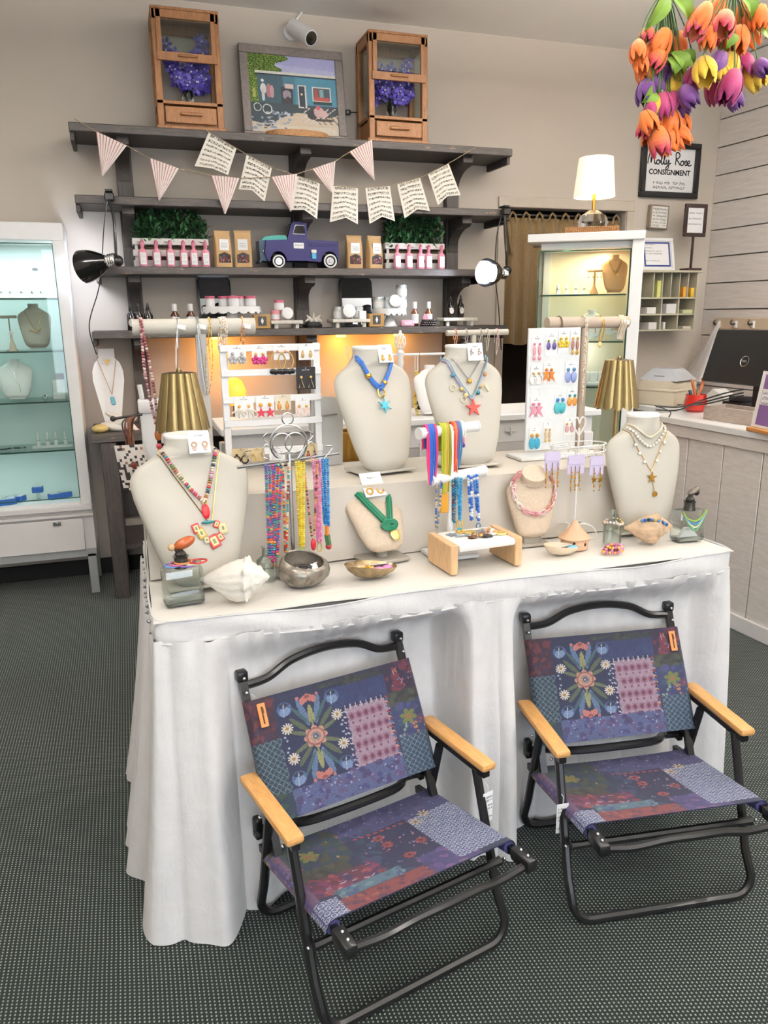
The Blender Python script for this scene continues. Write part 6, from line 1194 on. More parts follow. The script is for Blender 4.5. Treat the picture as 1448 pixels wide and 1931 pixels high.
def chair_tags(ch, px_, tagpos, rzt, lab):
    o = A0.lerp(A1, .86) + nf * .021; b = MB(); b.box(0, 0, 0, .022, .003, .062, .002); q = b.build('leather_patch', LEA, ch, loc=(px_, o.y, o.z)); q.rotation_euler = (-atan2((A1 - A0).y, (A1 - A0).z), 0, 0); 
    b = MB(); rd = random.Random(1); b.box(0, -.0022, 0, .004, .0006, .045); b.box(.003, -.0022, .012, .003, .0006, .015); b.build('patch_stamp', M('stamped_brown', '#5a3418', .8), q)
    w = ch.matrix_basis @ Vector(tagpos); T = thing('price_tag', lab, 'tag', tuple(w), rzt); b = MB(); b.box(0, 0, -.055, .034, .001, .09); b.build('tag', CARD, T); b = MB(); rd = random.Random(6)
    for z in (-.025, -.035, -.05, -.06, -.085): scribble(b, -.013, z, .026, .006, -.0012, rd)
    b.build('print', INK, T); b = MB(); b.tube([(0, 0, -.012), (.004, .006, .006), (0, .012, .012)], .0008, 4); b.build('string', CARD, T)
chair_tags(ch1, -.215, (.285, .118, .385), .3, 'white price tag on the leg of the chair whose leather patch is at top left'); chair_tags(ch2, .222, (-.272, .095, .325), -.1, 'white price tag on the leg of the chair beside the counter')
b = MB(); b.tube([(0, 0, 0), (.02, -.004, -.02), (.028, -.006, -.035)], .001, 4); w = ch1.matrix_basis @ Vector((-.225, .47, .645)); b.build('patch_string', CARD, loc=tuple(w), label='thin white tag string at the top left post of the chair', category='string')

# ================================================================== LARGE BUSTS ON THE TABLE
CREAMCAP = M('white_cap_leatherette', '#f4f2ec', .45, var=.02)
S1 = BustShape(.425, .325, .122, .05, low=.80); S2 = BustShape(.405, .278, .118, .045, low=.88); S3b = BustShape(.40, .282, .116, .045, low=.88); S4b = BustShape(.395, .288, .112, .045, low=.88)
B1 = bust('necklace_bust', 'large cream bust with letter charm necklace beside the glass decanter', (.153, 2.065, TOPZ + .010), S1, radians(21.5), .10, CREAM, CREAMCAP, (.2, .12))
B2 = bust('necklace_bust', 'large cream bust with blue cord necklace on the cloth step', (.768, 2.325, RIZ + .009), S2, radians(17), .20, CREAM, CREAMCAP, (.2, .13))
B3 = bust('necklace_bust', 'large cream bust with coral starfish necklace on the cloth step', (1.068, 2.315, RIZ + .009), S3b, radians(15), .05, CREAM, CREAMCAP, (.2, .13))
B4 = bust('necklace_bust', 'large cream bust with pearl necklaces beside the earring carousel', (1.612, 2.105, TOPZ + .009), S4b, radians(9), .0, CREAM, CREAMCAP, (.2, .05), prop=False)
def star(mb, c, R, y0, y1, n=5, inner=.42, rot=pi / 2): mb.prism([(c[0] + (R if i % 2 == 0 else R * inner) * cos(rot + pi * i / n), c[1] + (R if i % 2 == 0 else R * inner) * sin(rot + pi * i / n)) for i in range(2 * n)], y0, y1)
# bust one: bead collar with red tulip charm, chain of letter charms
d = drape(S1, .375, .225, .075, .007, 1.25, side=.02); b = MB(); beads(b, d, .0065, ['#c23a4a', '#5a9a9a', '#e8c9a0', '#7a8a50', '#d98aa6', '#3a4a5a', '#e8e0d0', '#b06a4a'], 3, .55); c = MB(); yy = S1.front(.02, .2) - .008
c.color('#d8202c'); c.ball((.02, yy, .196), .016, .7, .5, 1.35); c.color('#c8a050'); c.ring((.02, yy, .222), .006, .0018); c.color('#3f8a96'); c.ball((.022, yy, .166), .018, 1.1, .4, .25); necklace(B1, 'colourful bead collar with red tulip charm on the letter charm bust', [('beads', b, BEAD), ('charm', c, ENAM)])
d = drape(S1, .37, .155, .085, .003, 1.0, side=.03); d = [p for p in d if p.z > .165]; b = MB(); half = len(d) // 2; b.tube(d[:half], .0013, 4); b.tube(d[half:], .0013, 4); c = MB(); rd = random.Random(4)
for k, (x, z, cc, s) in enumerate([(-.012, .152, '#c8323c', .016), (.0, .138, '#c9a040', .018), (.012, .118, '#b9b2a4', .012), (.032, .112, '#c03a34', .022), (.05, .122, '#c03a34', .014), (.06, .145, '#d8c9a0', .018), (.044, .158, '#c8423c', .012)]): c.color(cc); y = S1.front(x, z) - .006; c.at(x, y, z, ry=rd.uniform(-.5, .5)); c.box(0, 0, 0, s * 1.3, .004, s * 1.7, .002); c.color('#e8d9a0'); c.box(0, -.003, 0, s * .8, .002, s * 1.1, .001); c.color('#6a7a50'); c.box(0, -.0045, 0, s * .35, .001, s * .6)
c.at(); necklace(B1, 'gold chain with red and gold letter charms on the cream bust', [('chain', b, GOLD), ('letter_charms', c, ENAM)])
def smallcard(S, B, x, zt, w, h, label, make):
    y = min(S.front(x, zt - h * q_) for q_ in (.05, .5, .95)) - .006; T = thing('earring_card', label, 'earrings', tuple(B.location), rot=tuple(B.rotation_euler)); b = MB(); b.box(x, y, zt - h / 2, w, .0014, h); b.build('card', CARD, T); b = MB(); scribble(b, x - w * .17, zt - h * .22, w * .34, h * .09, y - .001, random.Random(int(x * 999) + 5)); b.build('card_print', INK, T)
    for s in (-1, 1): b = MB(); make(b, x + s * w * .25, y - .003, zt - h * .62); b.build('earring', ENAM, T)
def hoop(b, x, y, z): b.color('#c9a58a'); b.ring((x, y, z), .007, .0022, 'y', 12, 5); b.color('#d8b0a0'); star(b, (x, z - .012), .007, y - .001, y + .001)
smallcard(S1, B1, .025, .418, .058, .062, 'white earring card with star hoops on the neck of the letter charm bust', hoop)
# bust two: blue cord collar with turquoise star
for_b2 = drape(S2, .365, .262, .064, .009, 1.5); b = MB(); b.color('#2a66b4')
for k in range(4): b.tube([p + Vector((0, -.004 * (k % 2), (-.0065 + .0045 * k))) for p in for_b2], .0036, 6)
cl2 = []
for i in (9, 26): c = MB(); c.ball(tuple(for_b2[i]), .013, .8, .8, .8); cl2.append(('clasp_bead', c, GOLD))
c = MB(); c.ring((0, S2.front(0, .25) - .010, .248), .012, .0025, 'y', 12, 5, sz=1.4); necklace(B2, 'blue multi-strand cord necklace with turquoise starburst pendant', [('cord', b, BEAD), *cl2, ('clasp_ring', c, GOLD), ('pendant', (lambda q: [q.color('#4ab4c8'), star(q, (.004, .205), .026, S2.front(0, .2) - .012, S2.front(0, .2) - .007, 6, .3), q][-1])(MB()), ENAM)])
b = MB(); b.color('#d8d4c8'); b.tube([(-.060, .02, .37), (-.068, .01, .395), (-.074, .0, .412)], .0015, 4); b.tube([(-.060, .02, .37), (-.066, .01, .397), (-.066, .0, .416)], .0015, 4); necklace(B2, 'white tie ends of the blue cord necklace', [('tie', b, BEAD)])
smallcard(S2, B2, .03, .398, .052, .058, 'white earring card with gold drops on the neck of the blue cord bust', lambda b, x, y, z: [b.color('#c9a050'), b.ball((x, y, z), .004), b.ball((x, y, z - .01), .006, 1, .6, 1.3)])
# bust three: silver chain with cube, pastel cord with charms and coral starfish
d = drape(S3b, .355, .285, .056, .003, 1.1); b = MB(); b.tube(d, .0022, 5); c = MB(); c.box(0, S3b.front(0, .275) - .007, .275, .014, .010, .014, .002); necklace(B3, 'silver snake chain with gold cube bead', [('chain', b, SILVER), ('cube_bead', c, GOLD)])
d = drape(S3b, .36, .215, .083, .005, 1.2); b = MB(); pal = ['#8a9cc8', '#c89ab0', '#e6e0d4', '#6a9ab0', '#b08ac0', '#d8b08a']
for k in range(4): b.color(pal[k]); b.tube([p + Vector((0, -.002 * k, -.004 + .003 * k + .0015 * sin(i * 1.1 + k))) for i, p in enumerate(d)], .0022, 5)
c = MB(); c.color('#d8564e'); star(c, (0, .185), .030, S3b.front(0, .18) - .012, S3b.front(0, .18) - .005, 5, .38, .3); ch3 = [('starfish_pendant', c, ENAM)]
for i, cc in ((6, '#4a7a96'), (12, '#c9b27a'), (15, '#d8c890'), (26, '#3f7a80'), (29, '#c8a878'), (34, '#c9906a')): p = d[i]; c = MB(); c.color(cc); c.ball((p.x, p.y - .004, p.z - .014), .008); ch3.append(('charm', c, ENAM))
for x_, z_ in ((-.062, .255), (-.03, .215)): c = MB(); c.color('#d8d0b0'); c.ring((x_, S3b.front(x_, z_) - .006, z_), .010, .002); ch3.append(('charm', c, ENAM))
c = MB(); c.color('#d8d0b0'); c.at(.062, S3b.front(.06, .25) - .007, .25, ry=-.5); c.box(0, 0, 0, .008, .004, .026, .001); c.at(); ch3.append(('charm', c, ENAM)); necklace(B3, 'pastel cord necklace with charms and a coral starfish pendant', [('cords', b, BEAD), *ch3])
smallcard(S3b, B3, .022, .396, .056, .058, 'white earring card with triangle hoops on the neck of the coral starfish bust', lambda b, x, y, z: [b.color('#c9a088'), b.ring((x, y, z + .002), .008, .0018, 'y', 3, 4), b.ball((x, y, z + .014), .003)])
# bust four: three pearl and gold necklaces
d = drape(S4b, .365, .318, .062, .004, 1.6); b = MB(); b.color('#d9cdb4'); b.tube(d, .0036, 6); necklace(B4, 'cream snake chain choker on the pearl bust', [('chain', b, BEAD)])
d = drape(S4b, .355, .288, .072, .005, 1.7); b = MB(); b.color('#cfae78'); b.tube(d, .0012, 4); beads(b, d, .0052, ['#efe9dc', '#e6ded0'], 2, step=.0125); necklace(B4, 'pearl bead choker on the pearl bust', [('pearls', b, BEAD)])
d = drape(S4b, .35, .205, .08, .002, 1.05); b = MB(); b.tube(d, .0012, 4); c = MB(); c.color('#efe8da')
for i in (6, 10, 14, 26, 30, 34): p = d[i]; c.ball((p.x, p.y - .003, p.z - .008), .0055)
e = MB(); star(e, (0, .185), .020, S4b.front(0, .185) - .006, S4b.front(0, .185) - .002, 5, .35, .2); e.tube([(0, S4b.front(0, .17) - .003, .175), (.008, S4b.front(0, .14) - .003, .14)], .001, 4); e.cyl((.009, S4b.front(0, .13) - .006, .13), (.009, S4b.front(0, .13) - .002, .13), .009); necklace(B4, 'long gold chain with pearls, starfish and disc pendant', [('chain', b, GOLD), ('pearls', c, BEAD), ('pendant', e, GOLD)])

# ================================================================== SMALLER LINEN BUSTS
SG = BustShape(.222, .185, .066, .03, low=.95); p = atZ(728, 1033, TOPZ); BG = bust('linen_bust', 'tilted beige linen bust with green cord necklace', (.70, 2.115, TOPZ + .035), SG, radians(36), .18, LINEN, None, None, nl=radians(15))
T0 = MB(); inv = Matrix.Rotation(radians(36), 4, 'X'); T0.m = inv @ Matrix.Translation((0, 0, -.035)); T0.box(0, .035, .006, .14, .11, .012, .003); T0.build('base_plate', GREYL, BG); T0 = MB(); T0.m = inv @ Matrix.Translation((0, 0, -.035)); T0.tube([(0, .03, .008), (0, .06, .10)], .018, 8); T0.build('prop', GREYL, BG)
d = drape(SG, .19, .065, .054, .008, 1.05, side=.014); b = MB()
for k in range(3): b.tube([q + Vector((.005 * (k - 1), -.003 * (k == 1), .004 * (k - 1))) for q in d], .0058, 7)
kn = d[20]; 
for k in range(4): b.ring((kn.x + .004 * (k - 1.5), kn.y - .006, kn.z + .004 * (k % 2)), .017, .0058, 'y', 14, 6, sx=1.25 - .1 * k, sz=.7)
c = MB(); c.ball((kn.x + .008, kn.y - .004, kn.z - .03), .017, .95, .3, 1.2); necklace(BG, 'knotted green cord necklace with gold pendant', [('cord', b, M('emerald_cord', '#0f6b4a', .5)), ('gold_pendant', c, M('hammered_gold', '#d8c27a', .35, .7, bump=.6, bs=160))])
smallcard(SG, BG, .0, .245, .072, .080, 'white earring card with gold swirls on the green cord bust', lambda b, x, y, z: [b.color('#c9984a'), b.ring((x, y, z - .012), .010, .003), b.color('#d8a0a0'), b.ball((x, y, z + .006), .004)])
SP = BustShape(.215, .172, .085, .03, low=.9); p = atZ(985, 1034, TOPZ); BP = bust('linen_bust', 'upright beige linen bust with pink chain-link necklace', (1.195, 2.115, TOPZ + .030), SP, radians(10), -.05, LINEN, None, None, nl=radians(52))
T0 = MB(Matrix.Rotation(radians(10), 4, 'X') @ Matrix.Translation((0, 0, -.03))); T0.box(0, .015, .005, .11, .06, .010, .003); T0.box(0, .015, .03, .06, .03, .06, .004); T0.build('base_plate', GREYL, BP)
d = [Vector((.072 * cos(a), 0, .155 + .078 * sin(a))) for a in [radians(140 + 260 * i / 40) for i in range(41)]]; d = [Vector((q.x, SP.front(q.x, q.z) - .008, q.z)) for q in d]; b = MB(); rd = random.Random(2)
for i, (q, dd) in enumerate(along(d, .0145)): b.color(rd.choice(['#d98c92', '#e8b0b4', '#efe6d8', '#c87860', '#d9a0a8', '#e8cfc8'])); b.m = align(q, dd); b.ring((0, 0, 0), .0105, .0026, 'y' if i % 2 else 'x', 12, 5, sx=.62, sz=1.15); 
b.m = Matrix.Identity(4); necklace(BP, 'chunky pink and white chain-link necklace', [('links', b, ENAM)])

# ================================================================== NECKLACE STANDS IN FRONT
def strand(label, a, c, w, r, pal, seed, disc=1.0, pend=None, group=None, twist=0.0, loops=1, mat=None):
    """bead strand hanging as a narrow loop from a to c"""
    a, c = Vector(a), Vector(c); T = thing('bead_necklace', label, 'necklace', tuple(a), group=group); h = c - a; b = MB()
    for q in range(loops):
        dx = (q - (loops - 1) / 2) * r * 1.7
        for s in (-1, 1): beads(b, [Vector((s * w * (1 - t_ * .85) + dx + twist * sin(9 * t_ + q), -.002 * s - .003 * q, 0)) + h * t_ for t_ in [i / 14 for i in range(15)]], r, pal, seed + s + 7 * q, disc)
    b.build('beads', mat or BEAD, T)
    if pend: m = MB(); pend(m, h); m.build('pendant', ENAM, T)
    return T
NY = 2.13; base = atZ(557, 1088, TOPZ); NX = base.x; NY = base.y + .02
T = thing('wire_necklace_stand', 'silver scrolled wire necklace stand hung with bead strands', 'necklace stand', (NX, NY, TOPZ)); zr = lambda y, Y=NY: atY(555, y, Y).z - TOPZ
ztop, zarm = zr(818), zr(868); b = MB(); b.lathe([(.05, 0), (.05, .004), (.012, .008), (.0065, .02)], 20); b.tube([(0, 0, .01), (0, 0, zarm + .02)], .006, 8); b.build('pole', SILVER, T)
AL, AR = atY(446, 877, NY - .02).x - NX, atY(640, 859, NY + .03).x - NX; b = MB(); b.tube([(AL, -.03, zarm - .004), (0, 0, zarm), (AR, .04, zarm + .004)], .0045, 7); b.build('cross_arm', SILVER, T)
b = MB(); R = .052; cz = zarm + R * .95; b.ring((0, 0, cz), R, .0028, 'y', 28, 5); b.ring((-.018, 0, cz), R * .55, .002, 'y', 20, 5); b.ring((.018, 0, cz), R * .55, .002, 'y', 20, 5)
for s in (-1, 1): b.tube(spline([(s * .02, 0, zarm), (s * .06, 0, zarm + .05), (s * .075, 0, zarm + .02), (s * .06, 0, zarm + .008)]), .002, 5); b.tube(spline([(s * R, 0, cz), (s * (R + .018), 0, cz + .018), (s * (R + .006), 0, cz + .03)]), .0018, 5); b.tube(spline([(s * .10, 0, zarm), (s * .125, 0, zarm + .03), (s * .105, 0, zarm + .035)]), .0016, 5)
b.ring((0, 0, cz + R + .016), .016, .0022, 'y', 16, 5); b.build('scrollwork', SILVER, T)
hz = TOPZ + zarm - .004
def nx(px): return atY(px, 880, NY).x
for k, (px, yb, w, r, pal, l, lp) in enumerate([(513, 1050, .012, .0052, ['#3f6a8a', '#c2483a', '#7a4a7a', '#4a8a80', '#d9964a', '#b84a7a', '#5a5a9a'], 'dense strand of dark mixed coloured beads on the wire stand', 3), (537, 1045, .008, .0042, ['#b8402e', '#e0b04a', '#5a9a9a', '#8a2a3a', '#d98a7a', '#e8dcc0'], 'slim strand of red and coloured beads on the wire stand', 1), (565, 1030, .007, .0042, ['#e6cf3c', '#efdc5a', '#d8b82a'], 'strand of yellow beads on the wire stand', 2), (586, 1012, .020, .0038, ['#7a4a3a', '#e8a08a', '#c9a050', '#3a3a3a', '#d87a8a'], 'V-shaped strand of brown and pink beads with red drop', 1), (598, 1022, .006, .0040, ['#e08ab4', '#d974a6', '#eaa6c4'], 'strand of pink beads on the wire stand', 2), (612, 990, .008, .0046, ['#2f86c0', '#3f9ad2', '#2a6aa8'], 'strand of blue beads on the wire stand', 2)]):
    Yk = NY - .012 + (nx(px) - NX) * .25; e = atY(px + (2 if px < 560 else 4), yb, Yk)
    pd = {586: lambda m, h: [m.color('#c8283a'), m.ball((h.x, h.y - .004, h.z - .022), .008, 1, .7, 2.4)], 612: lambda m, h: [m.color('#d9803a'), m.tube([h, h + Vector((0, 0, -.03))], .006, 6), m.color('#4a6a4a'), m.tube([h + Vector((0, 0, -.03)), h + Vector((.004, 0, -.06))], .009, 6), m.color('#a83a3a'), m.ball(tuple(h + Vector((.004, 0, -.065))), .010)], 565: lambda m, h: [m.color('#9ab04a'), m.ball((h.x, h.y, h.z - .015), .008, 1, 1, 1.6), m.color('#d8d040'), m.ball((h.x, h.y, h.z - .034), .007, 1, 1, 1.6)],
          598: lambda m, h: [m.color('#b0a04a'), m.ring((h.x, h.y, h.z - .016), .007, .002, 'y', 10, 4, sz=2)], 537: lambda m, h: [m.color('#d99a3a'), m.ball((h.x, h.y, h.z - .012), .006, 1, 1, 1.8)], 513: lambda m, h: [m.color('#c8487a'), m.ball((h.x, h.y, h.z - .012), .007), m.color('#d98a3a'), m.ball((h.x + .004, h.y, h.z - .026), .006)]}.get(px)
    strand(l, (nx(px), Yk, hz), tuple(e), w, r, pal, k * 13, .7, pd, 'bead strands on the wire stand', 0, lp)
# ---- white T-bar tree with cords
p = atZ(848, 1046, TOPZ); VX, VY = p.x, p.y; T = thing('white_necklace_tree', 'white two-bar necklace tree hung with coloured cords', 'necklace stand', (VX, VY, TOPZ))
z1, z2 = atY(848, 812, VY).z - TOPZ, atY(848, 900, VY).z - TOPZ; b = MB(); b.tube([(0, 0, .012), (0, 0, z1)], .009, 10); b.build('pole', WHITEP, T); b = MB(); b.box(.0, 0, .006, .15, .12, .012, .003); b.build('base', WHITEP, T)
def bar(z, l0, l1): a_, c_ = Vector((l0, -.02, z)), Vector((l1, .045, z + .002)); b = MB(); b.tube([a_, c_], .0165, 16); b.build('bar', WHITEP, T); n_ = (c_ - a_).normalized() * .006; b = MB(); b.tube([a_ - n_, a_], .018, 16); b.build('bar_cap', WHITEP, T); b = MB(); b.tube([c_, c_ + n_], .018, 16); b.build('bar_cap', WHITEP, T)
l0, l1 = atY(792, 826, VY - .02).x - VX, atY(898, 800, VY + .04).x - VX; bar(z1, l0, l1); m0_, m1 = atY(815, 906, VY - .02).x - VX, atY(912, 892, VY + .04).x - VX; bar(z2, m0_, m1)
def cordhank(label, px, ytop, ybot, cols, n, wd, seed, zb, lx0, lx1, extra=None):
    X_ = atY(px, ytop, VY).x; f = (X_ - VX - lx0) / (lx1 - lx0); Yc = VY - .02 + .065 * f; zt = TOPZ + zb; e = atY(px + 3, ybot, Yc - .018); T = thing('cord_necklace', label, 'necklace', (X_, Yc, zt)); rd = random.Random(seed); b = MB()
    for k in range(n):
        b.color(cols[k * len(cols) // n]); dx = (k / max(1, n - 1) - .5) * wd; L = e.z - zt + rd.uniform(-.01, .01)
        b.tube(spline([(dx, .019, L * .35), (dx, .020, -.004), (dx, .008, .0195), (dx, -.008, .0195), (dx * 1.0, -.0205, -.004), (dx + .003 * sin(k), -.021, L * .5), (dx * .6 + rd.uniform(-.003, .003), -.020, L)], 4), .0028, 5)
    b.build('cords', VC(.55, nm='cord'), T)
    if extra: m = MB(); extra(m, Vector((0, -.022, e.z - zt))); m.build('pendant', ENAM, T)
cordhank('hank of pink and blue cords on the white tree', 808, 815, 910, ['#e0407a', '#2f62b8', '#2f62b8', '#2a55a8', '#d83a70'], 10, .030, 1, z1, l0, l1)
cordhank('lime green cord scarf on the white tree', 838, 808, 930, ['#a8b030', '#b8be4a', '#c9a24a', '#8a8a2a'], 9, .026, 2, z1, l0, l1, lambda m, h: [m.color('#d0973a'), m.box(h.x - .004, h.y, h.z - .03, .026, .006, .06, .002)])
cordhank('red and orange patterned ribbon on the white tree', 862, 803, 885, ['#c9402e', '#e0803a', '#7a4a8a', '#3f7aa0'], 8, .026, 3, z1, l0, l1)
cordhank('white thin cord with pink charm on the white tree', 876, 800, 828, ['#e8e6e0'], 2, .006, 4, z1, l0, l1, lambda m, h: [m.color('#d98a9a'), m.ball(tuple(h), .007, .7, .7, 1.8), m.color('#5a3a9a'), m.ball((h.x, h.y, h.z - .018), .006, .9, .9, 1.2)])
def bstrand(label, px, yb, pal, r, seed, w=.006, pend=None, disc=.8): X_ = atY(px, 905, VY).x; f = (X_ - VX - m0_) / (m1 - m0_); Yc = VY - .02 + .065 * f - .02; e = atY(px + 3, yb, Yc); strand(label, (X_, Yc, TOPZ + z2), tuple(e), w, r, pal, seed, disc, pend, 'strands on the lower bar of the white tree')
bstrand('silver chain with blue beads on the white tree', 820, 1000, ['#b8b4ac', '#3f6fae', '#8a8278', '#2f5aa0', '#c9b08a'], .0042, 3, .008, lambda m, h: [m.color('#8aa6b8'), m.ball((h.x, h.y, h.z - .02), .008, 1, .6, 1.6)])
bstrand('sky blue bead strand on the white tree', 864, 980, ['#2f8fc0', '#4aa6d0'], .0050, 4, .005, lambda m, h: [m.color('#d0b04a'), m.ring((h.x, h.y, h.z - .012), .010, .0025, 'y', 12, 4, sz=1.3), m.color('#4ab0b8'), m.ball((h.x, h.y, h.z - .034), .008, 1, .5, 1.5)])
bstrand('blue and white bead strand on the white tree', 886, 980, ['#2f62b8', '#e8ecf0', '#3f72c0', '#dfe6ee'], .0058, 5, .004)
bstrand('striped blue and white bead strand on the white tree', 899, 985, ['#2f62b8', '#e8ecf0', '#4a86c8'], .0056, 6, .004, lambda m, h: [m.color('#3f82b8'), m.ring((h.x, h.y, h.z - .012), .007, .002, 'y', 10, 4, sz=1.4)])
bstrand('dark teal ribbon strand on the white tree', 853, 985, ['#2f7a9a', '#2a5a7a', '#5a3a4a', '#6a7a80'], .0056, 7, .004)
# ---- wooden bridge display with jewellery pad
a0, a1, a2 = atZ(850, 1086, TOPZ), atZ(984, 1066, TOPZ), atZ(812, 1066, TOPZ); dv = a1 - a0; T = thing('jewellery_bridge', 'pale wooden bridge display with white pad of rings and pins', 'jewellery display', tuple(a0), atan2(dv.y, dv.x)); w = dv.length; dd = .155; h = atY(850, 1030, a0.y).z - TOPZ; MAPLE = wood('pale_maple', '#dcb88c', '#c9a074', (20, 20, 3), .5)
for x in (.012, w - .012): b = MB(); b.box(x, dd / 2, h / 2, .024, dd, h, .003); b.build('wooden_leg', MAPLE, T)
b = MB(); b.box(w / 2, dd / 2 - .004, h - .012, w - .05, dd, .022, .008); b.build('white_pad', M('white_velvet', '#efece6', .9), T); rd = random.Random(9)
for i, (u_, v_, cc, k_) in enumerate([(.1, .7, '#8a98a0', 's'), (.22, .5, '#7f8a92', 'b'), (.3, .8, '#c9a24a', 'r'), (.36, .3, '#5a3a24', 'e'), (.48, .72, '#cfae5a', 'o'), (.52, .3, '#b58a4a', 'd'), (.62, .28, '#1c1c1e', 'o'), (.63, .75, '#8a8f94', 'b'), (.7, .5, '#b9846a', 'r'), (.78, .35, '#c9c4ba', 'e'), (.8, .8, '#d8a878', 'b'), (.86, .4, '#c98a3a', 'd'), (.95, .35, '#d8bc6a', 'o'), (.45, .45, '#8a6a3a', 'd'), (.56, .55, '#6a6a70', 'b')]):
    m = MB(); m.color(cc); x, y, z = .035 + (w - .07) * u_, .01 + (dd - .03) * v_, h + .001
    if k_ == 's': star(m, (0, 0), .018, -.0015, .0015); m.m = Matrix.Identity(4); vs = [(x + a_[0], y + a_[2], z + .002 + a_[1]) for a_ in m.v]; m.v = vs
    elif k_ == 'b': m.box(x, y, z + .002, .04, .005, .004, .001); m.ball((x + .02, y, z + .003), .005)
    elif k_ == 'r': m.ring((x, y, z + .003), .011, .0025, 'z', 14, 5); m.ball((x + .011, y, z + .005), .005)
    elif k_ == 'e': m.ball((x, y, z + .002), .014, 1.2, .8, .35)
    elif k_ == 'o': m.lathe([(.0, z + .004), (.014, z + .004), (.017, z)], 16, (x, y, 0), sx=1.25)
    else: m.ball((x, y, z + .004), .009, 1, 1, .7)
    o = m.build('brooch', VC(.3, .4, 'brooch'), T)

# ================================================================== EARRING CAROUSEL
p = atZ(1080, 1010, TOPZ); EX, EY = p.x - .01, p.y - .02; T = thing('earring_carousel', 'white wire earring carousel with heart finial hung with lavender cards', 'earring stand', (EX, EY, TOPZ)); ez = lambda y: atY(1082, y, EY).z - TOPZ; WIRE = M('white_coated_wire', '#e6e4e0', .35)
zt, zr_ = ez(790), ez(838); b = MB(); b.tube([(0, 0, .02), (0, 0, zt - .03)], .0035, 8); b.build('pole', WIRE, T); rx_, ryy = 57 * mpp((EX, EY, 1.2)), .055
b = MB()
for z in (zr_, zr_ - .022): b.ring((0, 0, z), 1, .0022, 'z', 36, 5, sx=rx_, sz=ryy)
for k in range(8): a_ = 2 * pi * k / 8; b.tube([(rx_ * cos(a_), ryy * sin(a_), zr_), (rx_ * cos(a_), ryy * sin(a_), zr_ - .035)], .0018, 5)
for k in range(4): a_ = 2 * pi * k / 4 + .4; b.tube([(0, 0, zr_ - .01), (rx_ * cos(a_), ryy * sin(a_), zr_ - .01)], .0018, 5)
b.build('wire_ring', WIRE, T); b = MB()
for s in (-1, 1): b.tube(spline([(0, 0, zt - .055), (s * .022, 0, zt - .02), (s * .02, 0, zt), (s * .008, 0, zt + .003), (0, 0, zt - .016)]), .0028, 6)
b.build('heart_finial', WIRE, T); b = MB()
for k in range(4): a_ = pi / 4 + k * pi / 2; c_, s_ = cos(a_), sin(a_) * .7; b.tube(spline([(0, 0, .03), (c_ * .03, s_ * .03, .05), (c_ * .07, s_ * .07, .04), (c_ * .085, s_ * .085, .012), (c_ * .07, s_ * .07, .003), (c_ * .055, s_ * .055, .014)]), .0024, 6)
b.build('scroll_foot', WIRE, T); LAV = M('lavender_card', '#cfc3dd', .6)
for k, (px, pyt, w_, lab) in enumerate([(1042, 852, 33, 'lavender earring card with fine gold drops on the heart carousel, beside the pink chain bust'), (1087, 858, 36, 'lavender earring card with twisted gold drops on the front of the heart carousel'), (1126, 860, 30, 'lavender earring card with starfish drops on the heart carousel, beside the pearl bust')]):
    q = atY(px, pyt, EY - .05 - .008 * (k == 1)); m_ = mpp(q); w = w_ * m_; h = 36 * m_; Te = thing('earring_card', lab, 'earrings', tuple(q), group='earring cards on the carousel'); b = MB(); b.box(0, 0, -h / 2, w, .0012, h); b.box(0, -.003, -h * .3, w, .0012, h * .35); b.build('card', LAV, Te)
    b = MB(); b.tube([(0, .002, -.004), (0, .008, .012), (0, .02, .012)], .0012, 4); b.build('hook', SILVER, Te); rd = random.Random(k)
    for x in ((-.4, 0, .35) if k == 0 else (-.3, -.05, .2) if k == 1 else (-.2, .25)):
        b = MB(); x *= w; z0_ = -h * .75; b.tube([(x, -.003, z0_ + .01), (x, -.004, z0_ - .075 + .02 * rd.random())], .0012, 4)
        for j in range(5): b.ball((x + rd.uniform(-.003, .003), -.005, z0_ - .01 - .014 * j), .0042 if j % 2 else .003, n=6, m=4)
        if k == 2: star(b, (x, z0_ - .03), .012, -.007, -.004)
        b.build('earring', GOLD, Te)

# ================================================================== GLASS, SHELLS AND DISHES
DECG = glassmat('decanter_glass', '#f3f7f5', refl=.22)
def decanter(pxl, pxr, pyb, pyt, label, rz=0, dep=.55, stop='#b0643a'):
    a_, c_ = atZ(pxl, pyb, TOPZ), atZ(pxr, pyb, TOPZ); w = (c_ - a_).length; h = atY((pxl + pxr) / 2, pyt, a_.y).z - TOPZ; T = thing('glass_decanter', label, 'decanter', (((a_ + c_) / 2).x, ((a_ + c_) / 2).y + w * dep / 2, TOPZ + .0005), rz); d_ = w * dep
    b = MB(); b.box(0, 0, h / 2, w, d_, h, .008); b.build('bottle', DECG, T); i = MB(); i.box(0, 0, .006, w - .004, d_ - .004, .009, .003); i.build('thick_foot', M('thick_clear_glass', '#e9f2ee', .02, trans=1.0), T)
    b = MB(); b.lathe([(w * .2, h - .002), (w * .17, h + .01), (w * .17, h + .026), (w * .20, h + .028)], 18); b.build('neck_collar', M('dark_pewter', '#4a4844', .35, .7), T)
    b = MB(); b.lathe([(w * .12, h + .026), (w * .15, h + .035), (w * .06, h + .046)], 14); b.build('stopper', M('dark_stone', '#2c2622', .3), T); return T, w, h
T, w, h = decanter(312, 386, 1143, 1070, 'square glass decanter with polished stone stopper and bracelets beside the big conch', .12)
